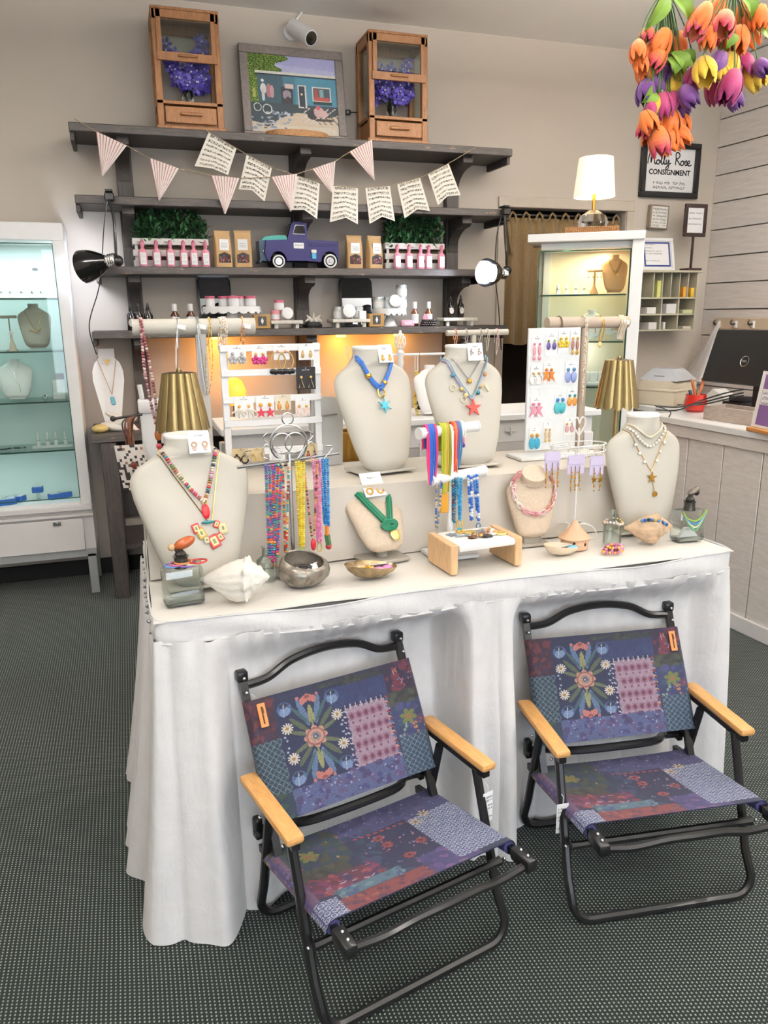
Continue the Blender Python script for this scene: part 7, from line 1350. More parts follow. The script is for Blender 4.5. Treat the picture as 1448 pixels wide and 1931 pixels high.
b = MB(); b.at(.012, 0, h + .062, ry=-.35); b.color('#a8562e'); b.ball((0, 0, 0), .026, 1.15, .7, .55, 12, 8); b.color('#c9a880'); b.ball((-.034, 0, .004), .010); b.color('#3a2c26'); b.ball((-.02, 0, -.006), .012); b.at(); b.build('stone_bird', VC(.15), T); b = MB()
for k, cc in enumerate(['#6a8ac8', '#c86a9a', '#d98a4a', '#8a6ab8', '#c8b8a0', '#b83a3a']): b.color(cc); b.ring((-.02 + .012 * k, -.004 * k, h + .006 + .004 * (k % 3)), .022, .0026, 'z', 16, 5, sz=.8)
b.build('bracelets', ENAM, T)
T, w, h = decanter(1276, 1334, 1022, 962, 'square glass decanter with pewter stopper and green beads at the table end', -.05)
b = MB(); b.at(.01, 0, h + .06, ry=-.5); b.color('#6a625a'); b.ball((0, 0, 0), .018, 1.3, .8, .6, 10, 7); b.color('#2c2826'); b.ball((.004, -.006, -.006), .010); b.at(); b.build('pewter_lid', VC(.3, .5), T); b = MB()
for k, cc in enumerate(['#8aa84a', '#3f82b0', '#c9d0b0', '#5a9a6a']): b.color(cc); b.tube(spline([(-.045, -w * .28 - .002, h + .002), (-.03 + .004 * k, -w * .28 - .004, h - .02 - .008 * k), (.01, -w * .28 - .005, h - .03 - .01 * k), (.045, -w * .28 - .002, h + .002)]), .003, 5)
b.build('bead_strands', BEAD, T)
b = MB(); b.prism([(-.035, 0), (.035, 0), (.012, .028), (-.01, .03)], -.008, .008); b.build('folded_card', CARD, T, loc=(0, 0, .012))
def conch(label, px0, px1, pyb, mat, flip, hgt, spikes, nm='conch_shell', tilt=.12):
    a_, c_ = atZ(px0, pyb, TOPZ), atZ(px1, pyb, TOPZ); L = (c_ - a_).length; R = hgt / 2; T = thing(nm, label, 'shell', (((a_ + c_) / 2).x, ((a_ + c_) / 2).y + R * .7, TOPZ), atan2((c_ - a_).y, (c_ - a_).x)); f = -1 if flip else 1; n, m_ = 54, 40; rd = random.Random(5)
    def sf(u, v):
        x = (u - .5) * L; k = u if f > 0 else 1 - u
        if k < .66: r = R * (.10 + .90 * sin(pi / 2 * (k / .66)) ** 1.25)
        else: q = (k - .66) / .34; r = R * ((1 - q) ** .8 * (1 + .07 * sin(q * 3.5 * 2 * pi)) + .02)
        a_ = 2 * pi * v + 1.2 * k; rib = 1 + .05 * sin(14 * a_ + 5 * k) * (1 if k < .75 else .4)
        for j in range(spikes):
            da = (a_ - (1.0 + j * 2 * pi / spikes) + pi) % (2 * pi) - pi; rib += .30 * exp(-(da / .17) ** 2 - ((k - .70) / .045) ** 2) + .24 * exp(-(da / .2) ** 2 - ((k - .85) / .035) ** 2)
        lip = .38 * exp(-(((a_ - 4.4 + pi) % (2 * pi) - pi) / .5) ** 2) * sin(pi * min(1, k / .75)) ** .8; r *= rib + lip
        return (x, cos(a_) * r * .85, R * .72 + sin(a_) * r * .85 + (k - .3) * R * tilt)
    b = MB(); b.sheet(sf, n, m_); mn = min(v_[2] for v_ in b.v); b.v = [(x, y, z - mn) for x, y, z in b.v]; b.build('shell', mat, T, smooth=60, fix=False); return T, L, R
conch('big white spiny conch shell lying in front of the wire necklace stand', 384, 516, 1143, M('chalky_white_shell', '#ece6da', .6, var=.12, vs=30, bump=.3, bs=90), False, .115, 8)
T, L, R = conch('tan conch shell draped with blue beads beside the table end decanter', 1186, 1278, 1031, M('tan_speckled_shell', '#c9ac8c', .55, var=.35, vs=34, bump=.3, bs=80), False, .095, 5)
b = MB(); beads(b, spline([(-.03, -.02, .083), (0, -.025, .088), (.03, -.03, .082), (.055, -.02, .068)]), .0065, ['#24406a', '#2f5a9a', '#1c2c4a', '#c9a24a', '#4a7ab0'], 3, .8); b.build('blue_bead_bracelet', BEAD, loc=tuple(Vector(T.location)), rz=T.rotation_euler[2], label='blue bead bracelet laid over the tan conch shell', category='bracelet')
p = atZ(581, 1111, TOPZ); mm = mpp(p); R = 51 * mm; T = thing('shell_bowl', 'iridescent grey nautilus shell bowl holding white jewellery tags', 'bowl', (p.x, p.y + R * .55, TOPZ)); SHL = NT('nacre_shell'); n1 = SHL.noise(SHL.coord(), 14, 4, .6, 1.5); SHL.set(Base_Color=SHL.ramp(n1, [(.3, lin('#4a443c')), (.5, lin('#8a8074')), (.7, lin('#5f6e66'))]), Roughness=.22, Metallic=.35)
def bw(r, z, a_, i): k = 1 + .06 * sin(2 * a_) ; return (r * k, z * (1 + .22 * cos(a_ - 2.2) * (z / (R * .9))))
b = MB(); b.lathe([(R * .35, 0), (R * .7, R * .10), (R * .95, R * .35), (R, R * .60), (R * .93, R * .86), (R * .78, R * 1.0), (R * .74, R * .97), (R * .88, R * .82), (R * .92, R * .6), (R * .8, R * .3), (R * .4, R * .12), (0, R * .1)], 36, fn=bw, sy=.8); b.build('bowl', SHL.m, T); rd = random.Random(3)
for k in range(9): b = MB(); b.at(rd.uniform(-.03, .03), rd.uniform(-.02, .015), R * (.55 + .05 * k / 3), rd.uniform(-.5, .5), rd.uniform(-.5, .5), rd.uniform(0, 3)); b.box(0, 0, 0, .03, .018, .0008); b.build('paper_tag', CARD, T)
b = MB(); b.tube(spline([(.02, -.01, R * .7), (.0, 0, R * .75), (-.015, .01, R * .72)]), .004, 6); b.build('dark_clip', BLACKM, T)
def dish(label, px0, px1, pyb, mat, sy, hgt, contents):
    a_, c_ = atZ(px0, pyb - 8, TOPZ), atZ(px1, pyb - 8, TOPZ); R = (c_ - a_).length / 2; q = (a_ + c_) / 2; T = thing('shell_dish', label, 'dish', (q.x, q.y + R * sy * .75, TOPZ)); b = MB()
    b.lathe([(R * .3, .001), (R * .6, hgt * .2), (R * .88, hgt * .6), (R, hgt), (R * .98, hgt * 1.02), (R * .85, hgt * .68), (R * .58, hgt * .28), (R * .2, hgt * .12), (0, hgt * .1)], 36, fn=lambda r, z, a_, i: (r * (1 + .10 * max(0, cos(a_ - pi)) ** 6), z * (1 + .25 * cos(a_ - pi))), sy=sy); b.build('dish', mat, T); contents(T, R, hgt); return T
def cont1(T, R, h): b = MB(); b.at(.02, .0, h * .9, rx=-.5); b.box(0, 0, 0, .055, .038, .001); b.build('white_card', CARD, T); b = MB(); b.color('#d9a03a'); b.at(-.02, -.01, h * .8, rx=.9); star(b, (0, 0), .022, -.003, .003, 6, .6); b.at(.012, -.02, h * .7, rx=.6); b.color('#d98ab8'); b.ball((0, 0, 0), .016, 1.3, .7, .6); b.at(.04, -.014, h * .75, rx=.6); b.ball((0, 0, 0), .015, 1.2, .7, .6); b.at(-.03, -.012, h * .72); b.color('#e8e0d0'); b.ring((0, 0, 0), .01, .003, 'y', 12, 5); b.at(); b.build('flower_earrings', ENAM, T)
BRD = NT('bronze_shell'); n1 = BRD.noise(BRD.coord(), 20, 4, .6, 1); BRD.set(Base_Color=BRD.ramp(n1, [(.3, lin('#6a5a44')), (.7, lin('#b39a72'))]), Roughness=.25, Metallic=.6); dish('oval bronze shell dish holding pink and yellow flower earrings', 658, 758, 1103, BRD.m, .55, .038, cont1)
def cont2(T, R, h): b = MB(); b.at(-.005, .0, h * .85, rx=-.35, rz=.3); b.box(0, 0, 0, .06, .04, .001); b.build('white_card', CARD, T); b = MB(); b.color('#7ab8cc'); b.at(.028, -.008, h * .75); b.ball((0, 0, 0), .016, 1.4, .9, .4); b.color('#c89a6a'); b.at(.0, -.014, h * .8); b.ring((0, 0, 0), .010, .003, 'z', 12, 5); b.at(); b.build('blue_earrings', ENAM, T)
dish('cream shell dish holding a white card and blue earrings', 1032, 1103, 1058, M('cream_glazed_shell', '#d9c9ae', .3, var=.15), .6, .03, cont2)
# ---- ceramic pixie house
p = atZ(1092, 1038, TOPZ); mm = mpp(p); T = thing('ceramic_pixie_house', 'terracotta cottage ornament with tall pointed hat roof and round windows', 'ornament', (p.x, p.y + .03, TOPZ)); TERR = M('pale_terracotta', '#d0a887', .6, var=.12, bump=.2, bs=70); H = atY(1092, 980, p.y + .03).z - TOPZ; R = 27 * mm
b = MB(); b.lathe([(R * .95, 0), (R, H * .08), (R * .98, H * .3), (R * .86, H * .42)], 24, sy=.85); b.build('walls', TERR, T); b = MB(); b.lathe([(R * 1.12, H * .36), (R * 1.15, H * .40), (R * .8, H * .55), (R * .45, H * .75), (R * .22, H * .92), (.004, H)], 24, fn=lambda r, z, a_, i: (r * (1 + .04 * sin(5 * a_ + i)), z), sy=.85); b.build('hat_roof', TERR, T); b = MB()
for x, z in ((-.45, .25), (.35, .2), (-.05, .16)): b.ball((x * R, -R * .80 * sqrt(1 - x * x), H * z), .0062 if abs(x) > .1 else .004, 1, .5, 1)
b.build('round_window', M('dark_hole', '#1c1512', .8), T); b = MB(); b.box(R * .8, -R * .3, H * .30, .012, .012, .02, .003); b.build('chimney', TERR, T)
# ---- small clear bottles
def clearbottle(label, px, pyb, pyt, wpx, nm='clear_bottle'):
    p = atZ(px, pyb, TOPZ); r = wpx * mpp(p) / 2; H = atY(px, pyt, p.y + r).z - TOPZ; T = thing(nm, label, 'bottle', (p.x, p.y + r, TOPZ + .0005)); b = MB(); pr = [(r * .9, 0), (r, .004), (r, H * .58), (r * .45, H * .72), (r * .40, H * .94), (r * .5, H)]; b.lathe(pr + [(q[0] - .0022, max(q[1], .004)) for q in pr[::-1]], 20, cap=False); b.add([(r * .9 * cos(2 * pi * i / 20), r * .9 * sin(2 * pi * i / 20), 0.0) for i in range(20)], [tuple(range(20))]); b.build('bottle', glassmat('thin_bottle_glass', '#f5f9f7', refl=.16), T); return T, r, H
T, r, H = clearbottle('small clear bottle ringed with pearls in front of the pearl bust', 1163, 1030, 962, 34); b = MB(); beads(b, [(r * 1.02 * cos(a_), r * 1.02 * sin(a_), H * (.66 + .04 * sin(2 * a_))) for a_ in [2 * pi * i / 30 for i in range(31)]], .0045, ['#e8dccc', '#d9c0a8', '#c9a24a', '#efe6dc'], 5, step=.011); b.build('pearl_bracelet', BEAD, loc=tuple(T.location), label='pearl bracelet slipped over the small clear bottle', category='bracelet')
clearbottle('tall thin clear bottle behind the big conch shell', 508, 1098, 1030, 40)
p = atZ(1162, 1046, TOPZ); b = MB(); rd = random.Random(8)
for k in range(3): beads(b, [(.034 * cos(a_) * (1 - .12 * k) + .003 * k, .018 * sin(a_), .006 + .007 * k) for a_ in [2 * pi * i / 26 for i in range(27)]], .0055, ['#d98ab0', '#c96a9a', '#d9a83a', '#5a2a3a', '#e0b060', '#b8709a'], k, .8)
b.build('pink_bead_bracelets', BEAD, loc=(p.x, p.y + .02, TOPZ + .001), label='pink and gold bead bracelets coiled on the cloth before the clear bottle', category='bracelets')

# ================================================================== BEHIND THE STEP: lamps, T-bars, earring racks
BRASS = M('brushed_brass', '#93825a', .33, 1.0, vs=30, var=.1)
def gold_lamp(label, px, Y, ytop, ybot, w_bot, w_top, zbase):
    p = atY(px, ybot, Y); m_ = mpp(p); z0_, z1_ = p.z - zbase, atY(px, ytop, Y).z - zbase; T = thing('brass_table_lamp', label, 'lamp', (p.x, Y, zbase)); rb, rt = w_bot * m_ / 2, w_top * m_ / 2; n = 96
    fl = lambda r, z, a_, i: (r * (1 + .12 * abs(cos(6 * a_)) ** .8), z - (.012 * abs(cos(6 * a_)) if i in (0, 5) else 0))
    b = MB(); b.lathe([(rb, z0_), (rb + (rt - rb) * .35, z0_ + (z1_ - z0_) * .33), (rb + (rt - rb) * .7, z0_ + (z1_ - z0_) * .68), (rt, z1_), (rt * .3, z1_ + .004)], n, fn=fl, cap=False); b.build('fluted_shade', BRASS, T, smooth=50)
    b = MB(); b.lathe([(rb * .6, 0), (rb * .6, .01), (.012, .02), (.008, .03), (.008, z1_ + .01)], 20); b.lathe([(.007, z1_ + .004), (.008, z1_ + .01), (.003, z1_ + .015)], 12); b.build('stem', BRASS, T); b = MB(); b.ball((0, 0, z0_ + .06), .022); b.build('bulb', M('warm_bulb', '#ffffff', .4, emit='#ffd8a0', es=12), T); point('brass_lamp_light', (p.x, Y, zbase + z0_ + .03), .2, (1.0, .8, .5), .02)
gold_lamp('fluted brass table lamp behind the letter charm bust', 345, 2.42, 703, 806, 92, 56, RIZ); gold_lamp('fluted brass table lamp behind the pearl bust', 1162, 2.44, 679, 764, 74, 46, RIZ)
def tbar(label, x0, x1, py, Y, thick, zbase, colpx, colw, bm, cm):
    a_, c_ = atY(x0, py, Y), atY(x1, py, Y); r = thick / 2 * mpp(a_); cx = atY(colpx, py, Y).x; T = thing('t_bar_stand', label, 'necklace stand', (cx, Y, zbase)); z = (a_.z + c_.z) / 2 - zbase; b = MB(); b.tube([(a_.x - cx, 0, z), (c_.x - cx, 0, z)], r, 20); b.build('bar', bm, T); b = MB(); b.box(0, .0, z / 2 - r * .3, colw, .022, z - r, .004); b.build('column', cm, T); b = MB(); b.box(0, .0, .006, .10, .05, .012, .003); b.build('base', cm, T); return T, r, z + zbase, Y
GREYP = M('grey_leatherette', '#c9c4bc', .6)
TB1, r1_, zb1, Y1 = tbar('cream T-bar necklace stand behind the brass lamp', 249, 480, 616, 2.53, 31, RIZ, 377, .034, CREAM, GREYP)
TB2, r2_, zb2, Y2 = tbar('beige linen T-bar stand behind the white earring board', 1031, 1183, 608, 2.50, 22, RIZ, 1103, .028, M('taupe_linen', '#b8a795', .85, bump=.3, bs=260), M('taupe_linen', '#b8a795'))
def chainloop(label, px, ybot, rbar, zb, Y, mat, r=.0016, w=.006, bd=None, seed=0, pend=None, lean=0, tag=False, thick=1):
    X_ = atY(px, 610, Y).x; e = atY(px + lean, ybot, Y - rbar - .004); T = thing('hanging_necklace', label, 'necklace', (X_, Y, zb)); L = e.z - zb; dx = e.x - X_; b = MB(); yq = -rbar - .003
    for q in range(thick):
        o_ = (q - (thick - 1) / 2) * .006
        pts = spline([(o_, rbar + .002, L * .5), (o_, rbar + .002, 0), (o_, 0, rbar + .002), (o_, yq, 0), (o_ + dx * .5 - w, yq, L * .5), (o_ + dx, yq, L), (o_ + dx * .5 + w, yq - .003, L * .55), (o_ + .003, yq - .003, 0), (o_ + .003, 0, rbar + .004)], 8)
        if bd: beads(b, pts, r, bd, seed + q, .9)
        else: b.tube(pts, r, 4)
    b.build('strand', BEAD if bd else mat, T)
    if pend: m = MB(); pend(m, Vector((dx, yq - .004, L))); m.build('pendant', ENAM, T)
    if tag: m = MB(); m.at(.012, yq - .002, .0, ry=.2); m.box(0, 0, 0, .026, .001, .014); m.build('tag', CARD, T)
chainloop('long dusty rose bead strand with amber drop on the cream T-bar', 265, 808, r1_, zb1, Y1, None, .0052, .010, ['#a07070', '#8a4a52', '#c9a0a0', '#d8b8b0', '#7a3a42'], 1, lambda m, h: [m.color('#a8622a'), m.ball((h.x, h.y, h.z - .02), .012, .9, .6, 1.6), m.color('#c24a5a'), m.ball((h.x, h.y, h.z - .055), .009), m.color('#d9a03a'), m.ball((h.x, h.y, h.z - .08), .010, .8, .6, 1.7)], lean=32)
chainloop('fine silver chain with paper tag on the cream T-bar', 333, 700, r1_, zb1, Y1, SILVER, .001, .003, tag=True); chainloop('grey snake chain on the cream T-bar', 371, 745, r1_, zb1, Y1, M('grey_chain', '#9a9a98', .4, .6), .003, .004, lean=18, tag=True)
chainloop('gold chain of curled leaves on the cream T-bar', 393, 745, r1_, zb1, Y1, GOLD, .0022, .010, ['#d9b86a', '#b88a3a', '#e8d8a8'], 5); chainloop('multi-strand pearl rope on the cream T-bar', 418, 660, r1_, zb1, Y1, None, .0028, .003, ['#e8e4dc', '#cfc8bc', '#b8a080'], 6, thick=4); chainloop('amber bead chain on the cream T-bar', 455, 665, r1_, zb1, Y1, None, .0026, .004, ['#c98a4a', '#e8c8a0', '#8a5a3a'], 7, tag=True)
chainloop('bronze chain at the end of the beige T-bar', 1052, 720, r2_, zb2, Y2, M('bronze_chain', '#6a5a48', .4, .7), .0014, .004); chainloop('pearl studded chain down the column of the beige T-bar', 1098, 760, r2_, zb2, Y2 - .012, None, .0026, .002, ['#f0e8dc', '#c9a878', '#efe6da'], 8); chainloop('gold chain with cream heart on the beige T-bar', 1130, 650, r2_, zb2, Y2, GOLD, .0016, .006, pend=lambda m, h: [m.color('#d8c890'), m.ball((h.x, h.y, h.z), .010, 1, .5, 1.1)]); chainloop('bundle of beige chains on the beige T-bar', 1168, 640, r2_, zb2, Y2, M('beige_chain', '#c4b49c', .5, .3), .0022, .003, thick=4, tag=True)

# ---- earring shapes
def ear(m, kind, x, y, z, c1, c2, s):
    m.color(c1); m.ball((x, y, z), .0045 * s, n=7, m=5); m.color(c2)
    if kind == 'drop': m.ball((x, y, z - .018 * s), .008 * s, 1, .5, 1.7, 9, 6)
    elif kind == 'ring': m.ring((x, y, z - .016 * s), .011 * s, .0022 * s, 'y', 14, 5, sz=1.15)
    elif kind == 'star': star(m, (x, z - .017 * s), .012 * s, y - .002, y + .002)
    elif kind == 'bow': m.prism([(x - .010 * s, z - .006 * s), (x + .010 * s, z - .006 * s), (x + .004 * s, z - .016 * s), (x + .012 * s, z - .032 * s), (x, z - .022 * s), (x - .012 * s, z - .032 * s), (x - .004 * s, z - .016 * s)], y - .002, y + .002)
    elif kind == 'tri': m.tube([(x, y, z - .005 * s), (x - .008 * s, y, z - .03 * s), (x + .008 * s, y, z - .03 * s)], .0014 * s, 4, closed=True)
    elif kind == 'flower':
        for k in range(5): a_ = 2 * pi * k / 5 + .3; m.ball((x + .007 * s * cos(a_), y, z - .016 * s + .007 * s * sin(a_)), .0055 * s, 1, .5, 1, 6, 4)
    elif kind == 'fan':
        for k in range(5): a_ = pi * (1.15 + .175 * k); m.tube([(x, y, z - .006 * s), (x + .024 * s * cos(a_), y, z - .006 * s + .026 * s * sin(a_))], .0024 * s, 5)
    elif kind == 'long': m.ball((x, y, z - .02 * s), .006 * s, 1, .6, 2.8, 8, 6); m.color(c1); m.ball((x, y, z - .044 * s), .006 * s, 1, .6, 1.3, 7, 5)
    elif kind == 'hoopfringe':
        m.ring((x, y, z - .026 * s), .021 * s, .0020 * s, 'y', 18, 5, sz=1.25); m.color('#14161c')
        for k in range(5): m.ball((x + (k - 2) * .009 * s, y - .002, z - .054 * s - .002 * (k % 2)), .0078 * s, n=7, m=5)
def hangcard(label, px, pyt, wpx, hpx, Y, card, kind, c1, c2, s=1.0, zf=.45, dx=.25, rot=None, group=None):
    q = atY(px, pyt, Y); m_ = mpp(q); w, h = wpx * m_, hpx * m_; T = thing('earring_card', label, 'earrings', tuple(q), group=group, rot=rot); b = MB(); b.box(0, 0, -h / 2, w, .0012, h); b.build('card', card, T); b = MB(); scribble(b, -w * .2, -h * .13, w * .4, h * .06, -.0012, random.Random(px)); b.cyl((0, -.0012, -h * .05), (0, -.0002, -h * .05), .0016, n=6); b.build('card_print', INK if card is not BLKC else CARD, T)
    for sx in (-1, 1): b = MB(); ear(b, kind, sx * dx * w, -.004, -h * zf, c1, c2, s); b.build('earring', ENAM, T)
BLKC = M('black_card', '#1b1b1d', .6); TANC = M('tan_card', '#c9b489', .7); KRC = M('cream_card', '#e2d8bf', .7)
# ---- white ladder rack
Yk = 2.50; L0, L1 = atY(413, 650, Yk), atY(602, 645, Yk); zt, zb_ = L0.z - RIZ, 0.0; T = thing('ladder_earring_rack', 'white wooden ladder rack hung with earring cards', 'earring rack', ((L0.x + L1.x) / 2, Yk, RIZ)); wk = L1.x - L0.x
for s in (-1, 1): b = MB(); b.box(s * (wk / 2 - .011), .006, zt / 2, .022, .012, zt, .002); b.build('stile', WHITEP, T); b = MB(); b.tube([(s * (wk / 2 - .02), .012, zt * .9), (s * (wk / 2 - .02), .075, .006)], .006, 6); b.build('rear_leg', WHITEP, T)
RAIL = []
for y in (652, 698, 748, 792, 846): z = atY(508, y, Yk).z - RIZ; RAIL.append(z); b = MB(); b.box(0, -.004, z - .006, wk, .012, .022, .002); b.build('rail', WHITEP, T)
R_ = [('white earring card with silver clusters on the ladder rack', 446, 653, 34, 30, CARD, 'flower', '#b8b4b0', '#a8a4a4', 1.2), ('white earring card with magenta flowers on the ladder rack', 488, 652, 28, 34, CARD, 'flower', '#c9a05a', '#b8286a', 1.2), ('white earring card with large gold hoops and black fringe', 530, 650, 30, 28, CARD, 'hoopfringe', '#c98a7a', '#b89a5a', 1.15), ('white earring card with tiny gold leaves below the ladder top', 577, 648, 30, 30, CARD, 'drop', '#c9a05a', '#b8935a', .7),
      ('black earring card with gold triangles on the ladder rack', 576, 692, 37, 42, BLKC, 'tri', '#d9b06a', '#d8b878', 1.1), ('white earring card with gold flowers and white rays', 459, 748, 36, 40, CARD, 'fan', '#d9a24a', '#eadfcf', 1.2), ('white earring card with gold leaves and red stars', 499, 746, 34, 38, CARD, 'star', '#cf9a3a', '#b8202a', 1.5), ('cream earring card with amber drops on the ladder rack', 533, 745, 30, 28, KRC, 'drop', '#c9a05a', '#c98a4a', .8), ('white earring card with gold hearts and peach petals', 570, 750, 28, 34, CARD, 'bow', '#d8a84a', '#e8c4b0', 1.1),
      ('tan earring card with black hoops on the lowest rung', 453, 846, 30, 26, TANC, 'ring', '#1c1c1e', '#17171a', 1.0), ('tan earring card with fine gold hooks on the lowest rung', 484, 845, 29, 26, TANC, 'ring', '#b89a5a', '#c9b27a', .8), ('white earring card with silver hooks on the lowest rung', 522, 842, 30, 26, CARD, 'tri', '#b8b8b6', '#c0c0be', .9), ('tan earring card with dark red drops on the lowest rung', 586, 836, 24, 34, TANC, 'drop', '#5a2a22', '#7a2a24', .8)]
for l, px, py, w, h, cd, kd, c1, c2, s in R_: hangcard(l, px, py, w, h, Yk - .0125, cd, kd, c1, c2, s)
# ---- white earring board
Yb = 2.44; a_, c_ = atY(998, 619, Yb), atY(1096, 615, Yb); bw_ = c_.x - a_.x; bh = a_.z - RIZ; T = thing('earring_board', 'white earring board on a flat base between the starfish bust and the carousel', 'earring rack', ((a_.x + c_.x) / 2, Yb, RIZ)); b = MB(); b.box(0, .006, bh / 2 + .01, bw_, .012, bh - .02, .002); b.build('board', M('white_acrylic', '#e9eceb', .25), T); b = MB(); b.box(-.0, -.03, .006, bw_ + .12, .12, .012, .003); b.build('base', WHITEP, T)
for l, px, py, w, h, kd, c1, c2, s in [('white card with pink flamingo earrings', 1013, 632, 23, 48, 'long', '#d98a98', '#e0a0aa', 1.1), ('white card with green and purple oval earrings', 1040, 628, 25, 42, 'drop', '#7a8a4a', '#5a4a8a', 1.0), ('white card with yellow blossom earrings', 1063, 624, 22, 40, 'flower', '#c9a83a', '#d8b83a', 1.2), ('white card with brown speckled teardrop earrings', 1085, 624, 20, 40, 'long', '#b8923a', '#a87a6a', 1.1), ('white card with gold studs and white hoops', 1011, 690, 23, 42, 'ring', '#b8935a', '#e8e4dc', 1.3), ('white card with orange crawfish earrings', 1035, 684, 21, 38, 'bow', '#c8762e', '#d9803a', 1.3), ('white card with blue rainbow teardrops', 1077, 682, 25, 42, 'drop', '#5a8ab0', '#8a9ac8', 1.5),
                                ('white card with pink bow earrings', 1011, 750, 23, 36, 'bow', '#d0788e', '#dc90a4', 1.4), ('white card with turquoise woven medallions', 1056, 742, 22, 34, 'drop', '#3a7ab0', '#4ab0b8', 1.6), ('white card with pineapple earrings', 1079, 734, 22, 34, 'drop', '#3a8a8a', '#d98e3a', 1.2), ('white card with turquoise wave drops', 1008, 806, 22, 44, 'drop', '#b8904a', '#3a9ab8', 1.6), ('white card with gold tassel earrings', 1033, 796, 17, 40, 'long', '#c9a86a', '#d0b88a', .9), ('white card with rose and black drops', 1074, 788, 22, 32, 'drop', '#c9a05a', '#d0a0a0', 1.0)]: hangcard(l + ' on the white board', px, py, w, h, Yb - .0015, CARD, kd, c1, c2, s, .34)
# ---- grey flat bust between ladder rack and blue cord bust
p = atY(622, 885, 2.52); T = thing('flat_necklace_easel', 'pale grey flat necklace easel behind the ladder rack', 'necklace stand', (p.x, 2.54, RIZ), rot=(radians(-8), 0, 0)); hk = atY(622, 748, 2.55).z - RIZ; b = MB(); b.prism([(-.05, 0), (.05, 0), (.062, hk * .75), (.045, hk * .96), (.03, hk), (-.03, hk), (-.045, hk * .96), (-.062, hk * .75)], -.004, .004); b.build('panel', M('pale_grey_leatherette', '#c4c4be', .55), T); b = MB(); b.tube([(-.04, -.008, hk * .72), (.04, -.008, hk * .74)], .003, 5); b.build('silver_bar', SILVER, T); b = MB(); b.tube([(0, .004, hk * .6), (0, .10, .012 + .02)], .006, 6); b.build('strut', SILVER, T)

# ================================================================== WHITE ARCHED CONSOLE BEHIND THE TABLE
AY, AZ = 2.98, 1.185; AX0, AX1 = .32, 2.0; T = thing('arched_console', 'white console with arched front standing behind the jewellery table', 'console', ((AX0 + AX1) / 2, AY + .18, 0)); XM = (AX0 + AX1) / 2; b = MB(); b.box(0, 0, AZ - .014, AX1 - AX0, .38, .028, .004); b.build('top', WHITEP, T); b = MB(); b.box(0, -.155, AZ - .075, AX1 - AX0 - .06, .02, .10, .003); b.build('drawer_band', WHITEP, T)
nA = 4; aw = (AX1 - AX0 - .06) / nA
for k in range(nA):
    x0 = -(AX1 - AX0 - .06) / 2 + k * aw; r = aw / 2 - .03; zt = AZ - .125; pts = [(x0, zt), (x0, zt - r - .06), (x0 + .03, zt - r - .06)] + [(x0 + aw / 2 - r * cos(q), zt - r - .03 + r * sin(q)) for q in [pi * i / 14 for i in range(15)]] + [(x0 + aw - .03, zt - r - .06), (x0 + aw, zt - r - .06), (x0 + aw, zt)]; b = MB(); b.prism(pts, -.166, -.148); b.build('arch_panel', M('grey_white_panel', '#c9c5c2', .5), T)
for x in (-(AX1 - AX0) / 2 + .05, 0, (AX1 - AX0) / 2 - .05):
    for y in (-.155, .15): b = MB(); b.box(x, y, (AZ - .1) / 2, .045, .045, AZ - .1, .004); b.build('leg', WHITEP, T)
b = MB(); b.box(0, .17, .75, AX1 - AX0 - .1, .02, .8); b.build('back_panel', M('dark_console_back', '#3a3430', .8), T)
p = atY(966, 765, AY - .0); b = MB(); b.box(0, 0, .0, .05, .008, .008, .002); b.box(0, -.002, 0, .008, .01, .035, .002); b.build('cross_pull', WHITEP, T, loc=(p.x - XM, -.172, AZ - .075))
TB3, r3_, zb3, Y3 = tbar('slim cream T-bar with fine chains on the arched console', 842, 957, 627, 3.12, 11, AZ, 893, .02, CREAM, CREAM)
for k, (px, yb, cc) in enumerate([(858, 655, ['#c98a6a', '#d8b0a0']), (878, 650, ['#c0b8b0', '#a8a098']), (905, 660, ['#d8d0c0', '#b8b0a4']), (918, 662, ['#e0dccc', '#c9c0a8']), (936, 668, ['#d8b0a8', '#e8d8d0'])]): chainloop(['rose', 'silver', 'pale', 'cream', 'blush'][k] + ' fine chain on the slim cream T-bar', px, yb, r3_, zb3, Y3, None, .0024, .004, cc, k)
p = atY(755, 690, 3.10); T = thing('spiral_finial_stand', 'white necklace stand with spiral cage finial on the arched console', 'necklace stand', (p.x, 3.10, AZ)); f = lambda y: atY(755, y, 3.10).z - AZ; b = MB(); b.lathe([(.05, 0), (.05, .012), (.014, .02), (.011, f(690)), (.015, f(685)), (.011, f(675)), (.017, f(665)), (.010, f(660))], 16); b.build('post', WHITEP, T); b = MB(); z0_, z1_ = f(660), f(628)
for k in range(8): b.tube([((.004 + .019 * sin(pi * q / 10)) * cos(2 * pi * k / 8 + q * .16), (.004 + .019 * sin(pi * q / 10)) * sin(2 * pi * k / 8 + q * .16), z0_ + (z1_ - z0_) * q / 10) for q in range(11)], .0026, 5)
b.lathe([(.006, z1_ - .003), (.006, z1_ + .008), (.002, z1_ + .012)], 8); b.build('spiral_finial', WHITEP, T); zz = f(669); b = MB(); l0, l1 = atY(700, 668, 3.1).x - p.x, atY(838, 668, 3.1).x - p.x; b.tube([(l0, 0, zz), (l1, 0, zz)], .0055, 8); b.build('cross_rod', WHITEP, T)
